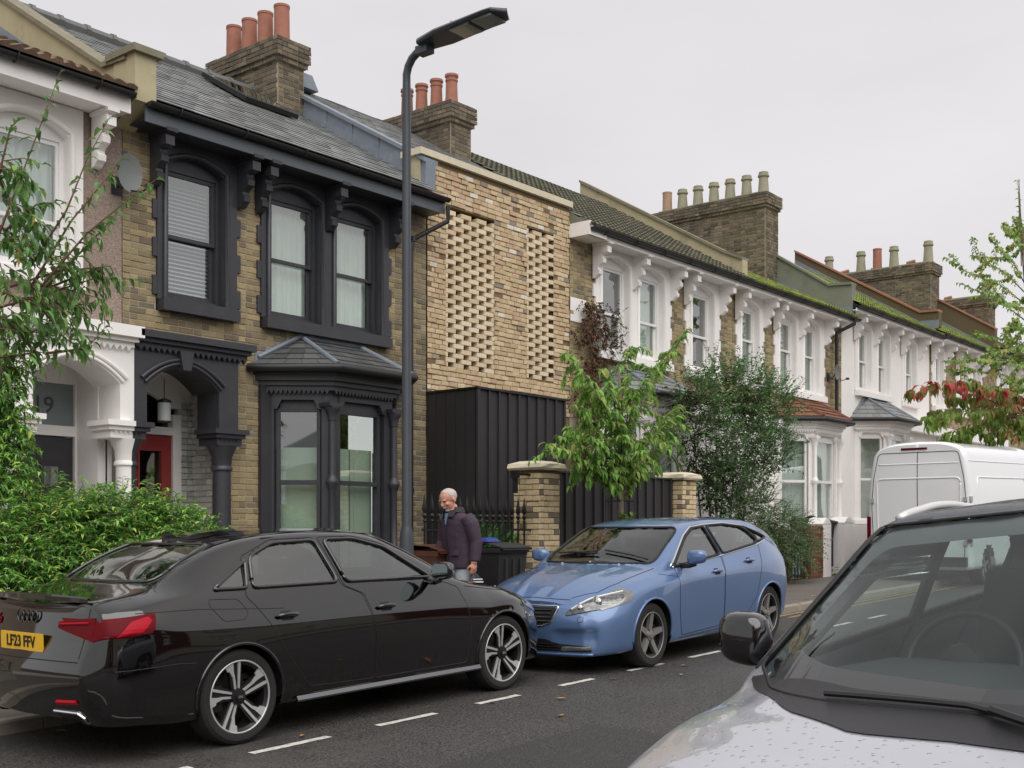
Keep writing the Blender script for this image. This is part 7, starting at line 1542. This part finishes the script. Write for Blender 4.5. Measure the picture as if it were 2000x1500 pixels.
jk = mat('plum_jacket', rgb(62, 49, 63), .8, noise=[(8, .15)], bump=(11, .5, .03)); tr_ = mat('pale_trousers', rgb(158, 168, 172), .85, noise=[(8, .1)], bump=(14, .6, .02)); sk = mat('skin', rgb(206, 150, 128), .55, noise=[(20, .08)]); sh_ = mat('dark_shoe', rgb(40, 38, 38), .5)
sk.node_tree.nodes['Principled BSDF'].inputs['Subsurface Weight'].default_value = .1
body.materials.clear(); [body.materials.append(m) for m in (jk, tr_, sk, sh_)]
for p in body.polygons:
    d = [t.find_nearest(p.center)[3] for t in trees]; p.material_index = d.index(min(d)); p.use_smooth = True
MAN = thing('person', 'white-haired person in a plum jacket and pale trousers walking with head bowed', 'person', (PX, PY, PZ), world=False); MAN.rotation_euler = (0, 0, math.pi-.2)
MAN.scale = (1.07, 1.1, 1); mk('body', body, None, MAN)
hair = mat('white_hair', rgb(186, 176, 170), .85, noise=[(60, .12)], bump=(90, .5, .004)); h = MB()
def hair_ok(p): return (p.z > .098 and p.x < .05) or (p.x < .02 and p.z > .03) or (p.x < -.03 and p.z > -.06)
hv = MB(); ell(hv, (0, 0, 0), (1, 1, 1), 28, 20)
vs_ = [Vector(v) for v in hv.v]; pos = [Vector((-.01+v.x*.103, v.y*.08, .035+v.z*.091)) for v in vs_]
fs = [f for f in hv.f if all(hair_ok(pos[i]) for i in f)]; h.add([H(*p)+R.uniform(-.0015, .0015)*Vector((1, 1, 1)) for p in pos], fs); mk('hair', h, hair, MAN, smooth=True)
bd = MB(); ell(bd, H(.066, 0, -.098), (.03, .033, .022), 12, 8, rm); bd.tube([H(.1, -.03, -.056), H(.108, 0, -.048), H(.1, .03, -.056)], [.004, .008, .004], 6); mk('beard', bd, hair, MAN, smooth=True)
ey = MB()
for sg in (1, -1): ey.tube([H(.096, sg*.018, .037), H(.09, sg*.042, .036)], [.004, .003], 5)
mk('eyebrows', ey, hair, MAN); ey = MB()
for sg in (1, -1): ell(ey, H(.083, sg*.03, .012), (.007, .01, .003), 8, 6, rm)
mk('eyes', ey, mat('eye_dark', rgb(60, 44, 40), .3), MAN)
co = MB(); rows = []
for z, rx, ry in ((1.425, .1, .12), (1.47, .088, .1), (1.5, .094, .104), (1.475, .108, .118), (1.44, .118, .135)): rows.append([(.07+rx*math.cos(g)+(.015 if math.cos(g) > .3 else 0), ry*math.sin(g), z-(.05 if math.cos(g) > .6 else 0)) for g in [2*math.pi*(.07+.86*j/24) for j in range(25)]])
co.grid(rows); mk('collar', co, mat('dark_collar', rgb(44, 42, 48), .8), MAN, smooth=True)
st_ = MB(); st_.grid([[(.163, -.035, 1.43), (.172, 0, 1.43), (.163, .035, 1.43)], [(.176, -.022, 1.36), (.182, 0, 1.36), (.176, .022, 1.36)], [(.181, -.004, 1.27), (.183, 0, 1.27), (.181, .004, 1.27)]]); mk('shirt', st_, mat('blue_shirt', rgb(104, 132, 156), .8), MAN)
for sg in (1, -1):
    pk = MB(); q = [[(x, sg*y, z) for x, y in ((.135, .055), (.128, .1), (.1, .155))] for z in (1.01, .95)]; q[1] = [(x+.02, y, z-.0) for x, y, z in q[1]]; q.insert(1, [(x+.018, y, z) for x, y, z in q[0]]); pk.grid(q); mk('pocket_flap', pk, jk, MAN)
    hm = MB(); 
zp = MB(); zp.tube([(.19, .01, 1.3), (.172, .01, 1.15), (.15, .01, .95), (.142, .01, .82)], .006, 5); mk('jacket_zip', zp, mat('zip_dark', rgb(36, 30, 38), .6), MAN)
hm = MB(); hm.grid([[(-.02+rx*math.cos(2*math.pi*j/28), ry*math.sin(2*math.pi*j/28), z) for j in range(29)] for z, rx, ry in ((.83, .163, .213), (.8, .164, .214), (.795, .15, .2))]); mk('jacket_hem', hm, jk, MAN, smooth=True)
BG = thing('carrier_bag', 'dark carrier bag with pale stripes held in the hand of the walking person', 'bag', (PX, PY, PZ), world=False); BG.rotation_euler = MAN.rotation_euler; BG.scale = MAN.scale
k = MB(); loft(k, [(-.01, .28, .46, .1, .03), (0, .285, .6, .11, .04), (0, .28, .7, .07, .03), (0, .268, .75, .03, .015)]); mk('bag_body', k, mat('bag_black', rgb(30, 30, 33), .35, noise=(12, .2), bump=(18, 1, .03)), BG, smooth=True)
for i in range(4): k = MB(); z = .68-.03*i; k.box(-.06-.01*i, .06+.01*i, .318-.0, .322+.004*i, z, z+.012); mk('stripe', k, whitep, BG)
for o in bpy.data.objects:
    if o.get("_w"): del o["_w"]
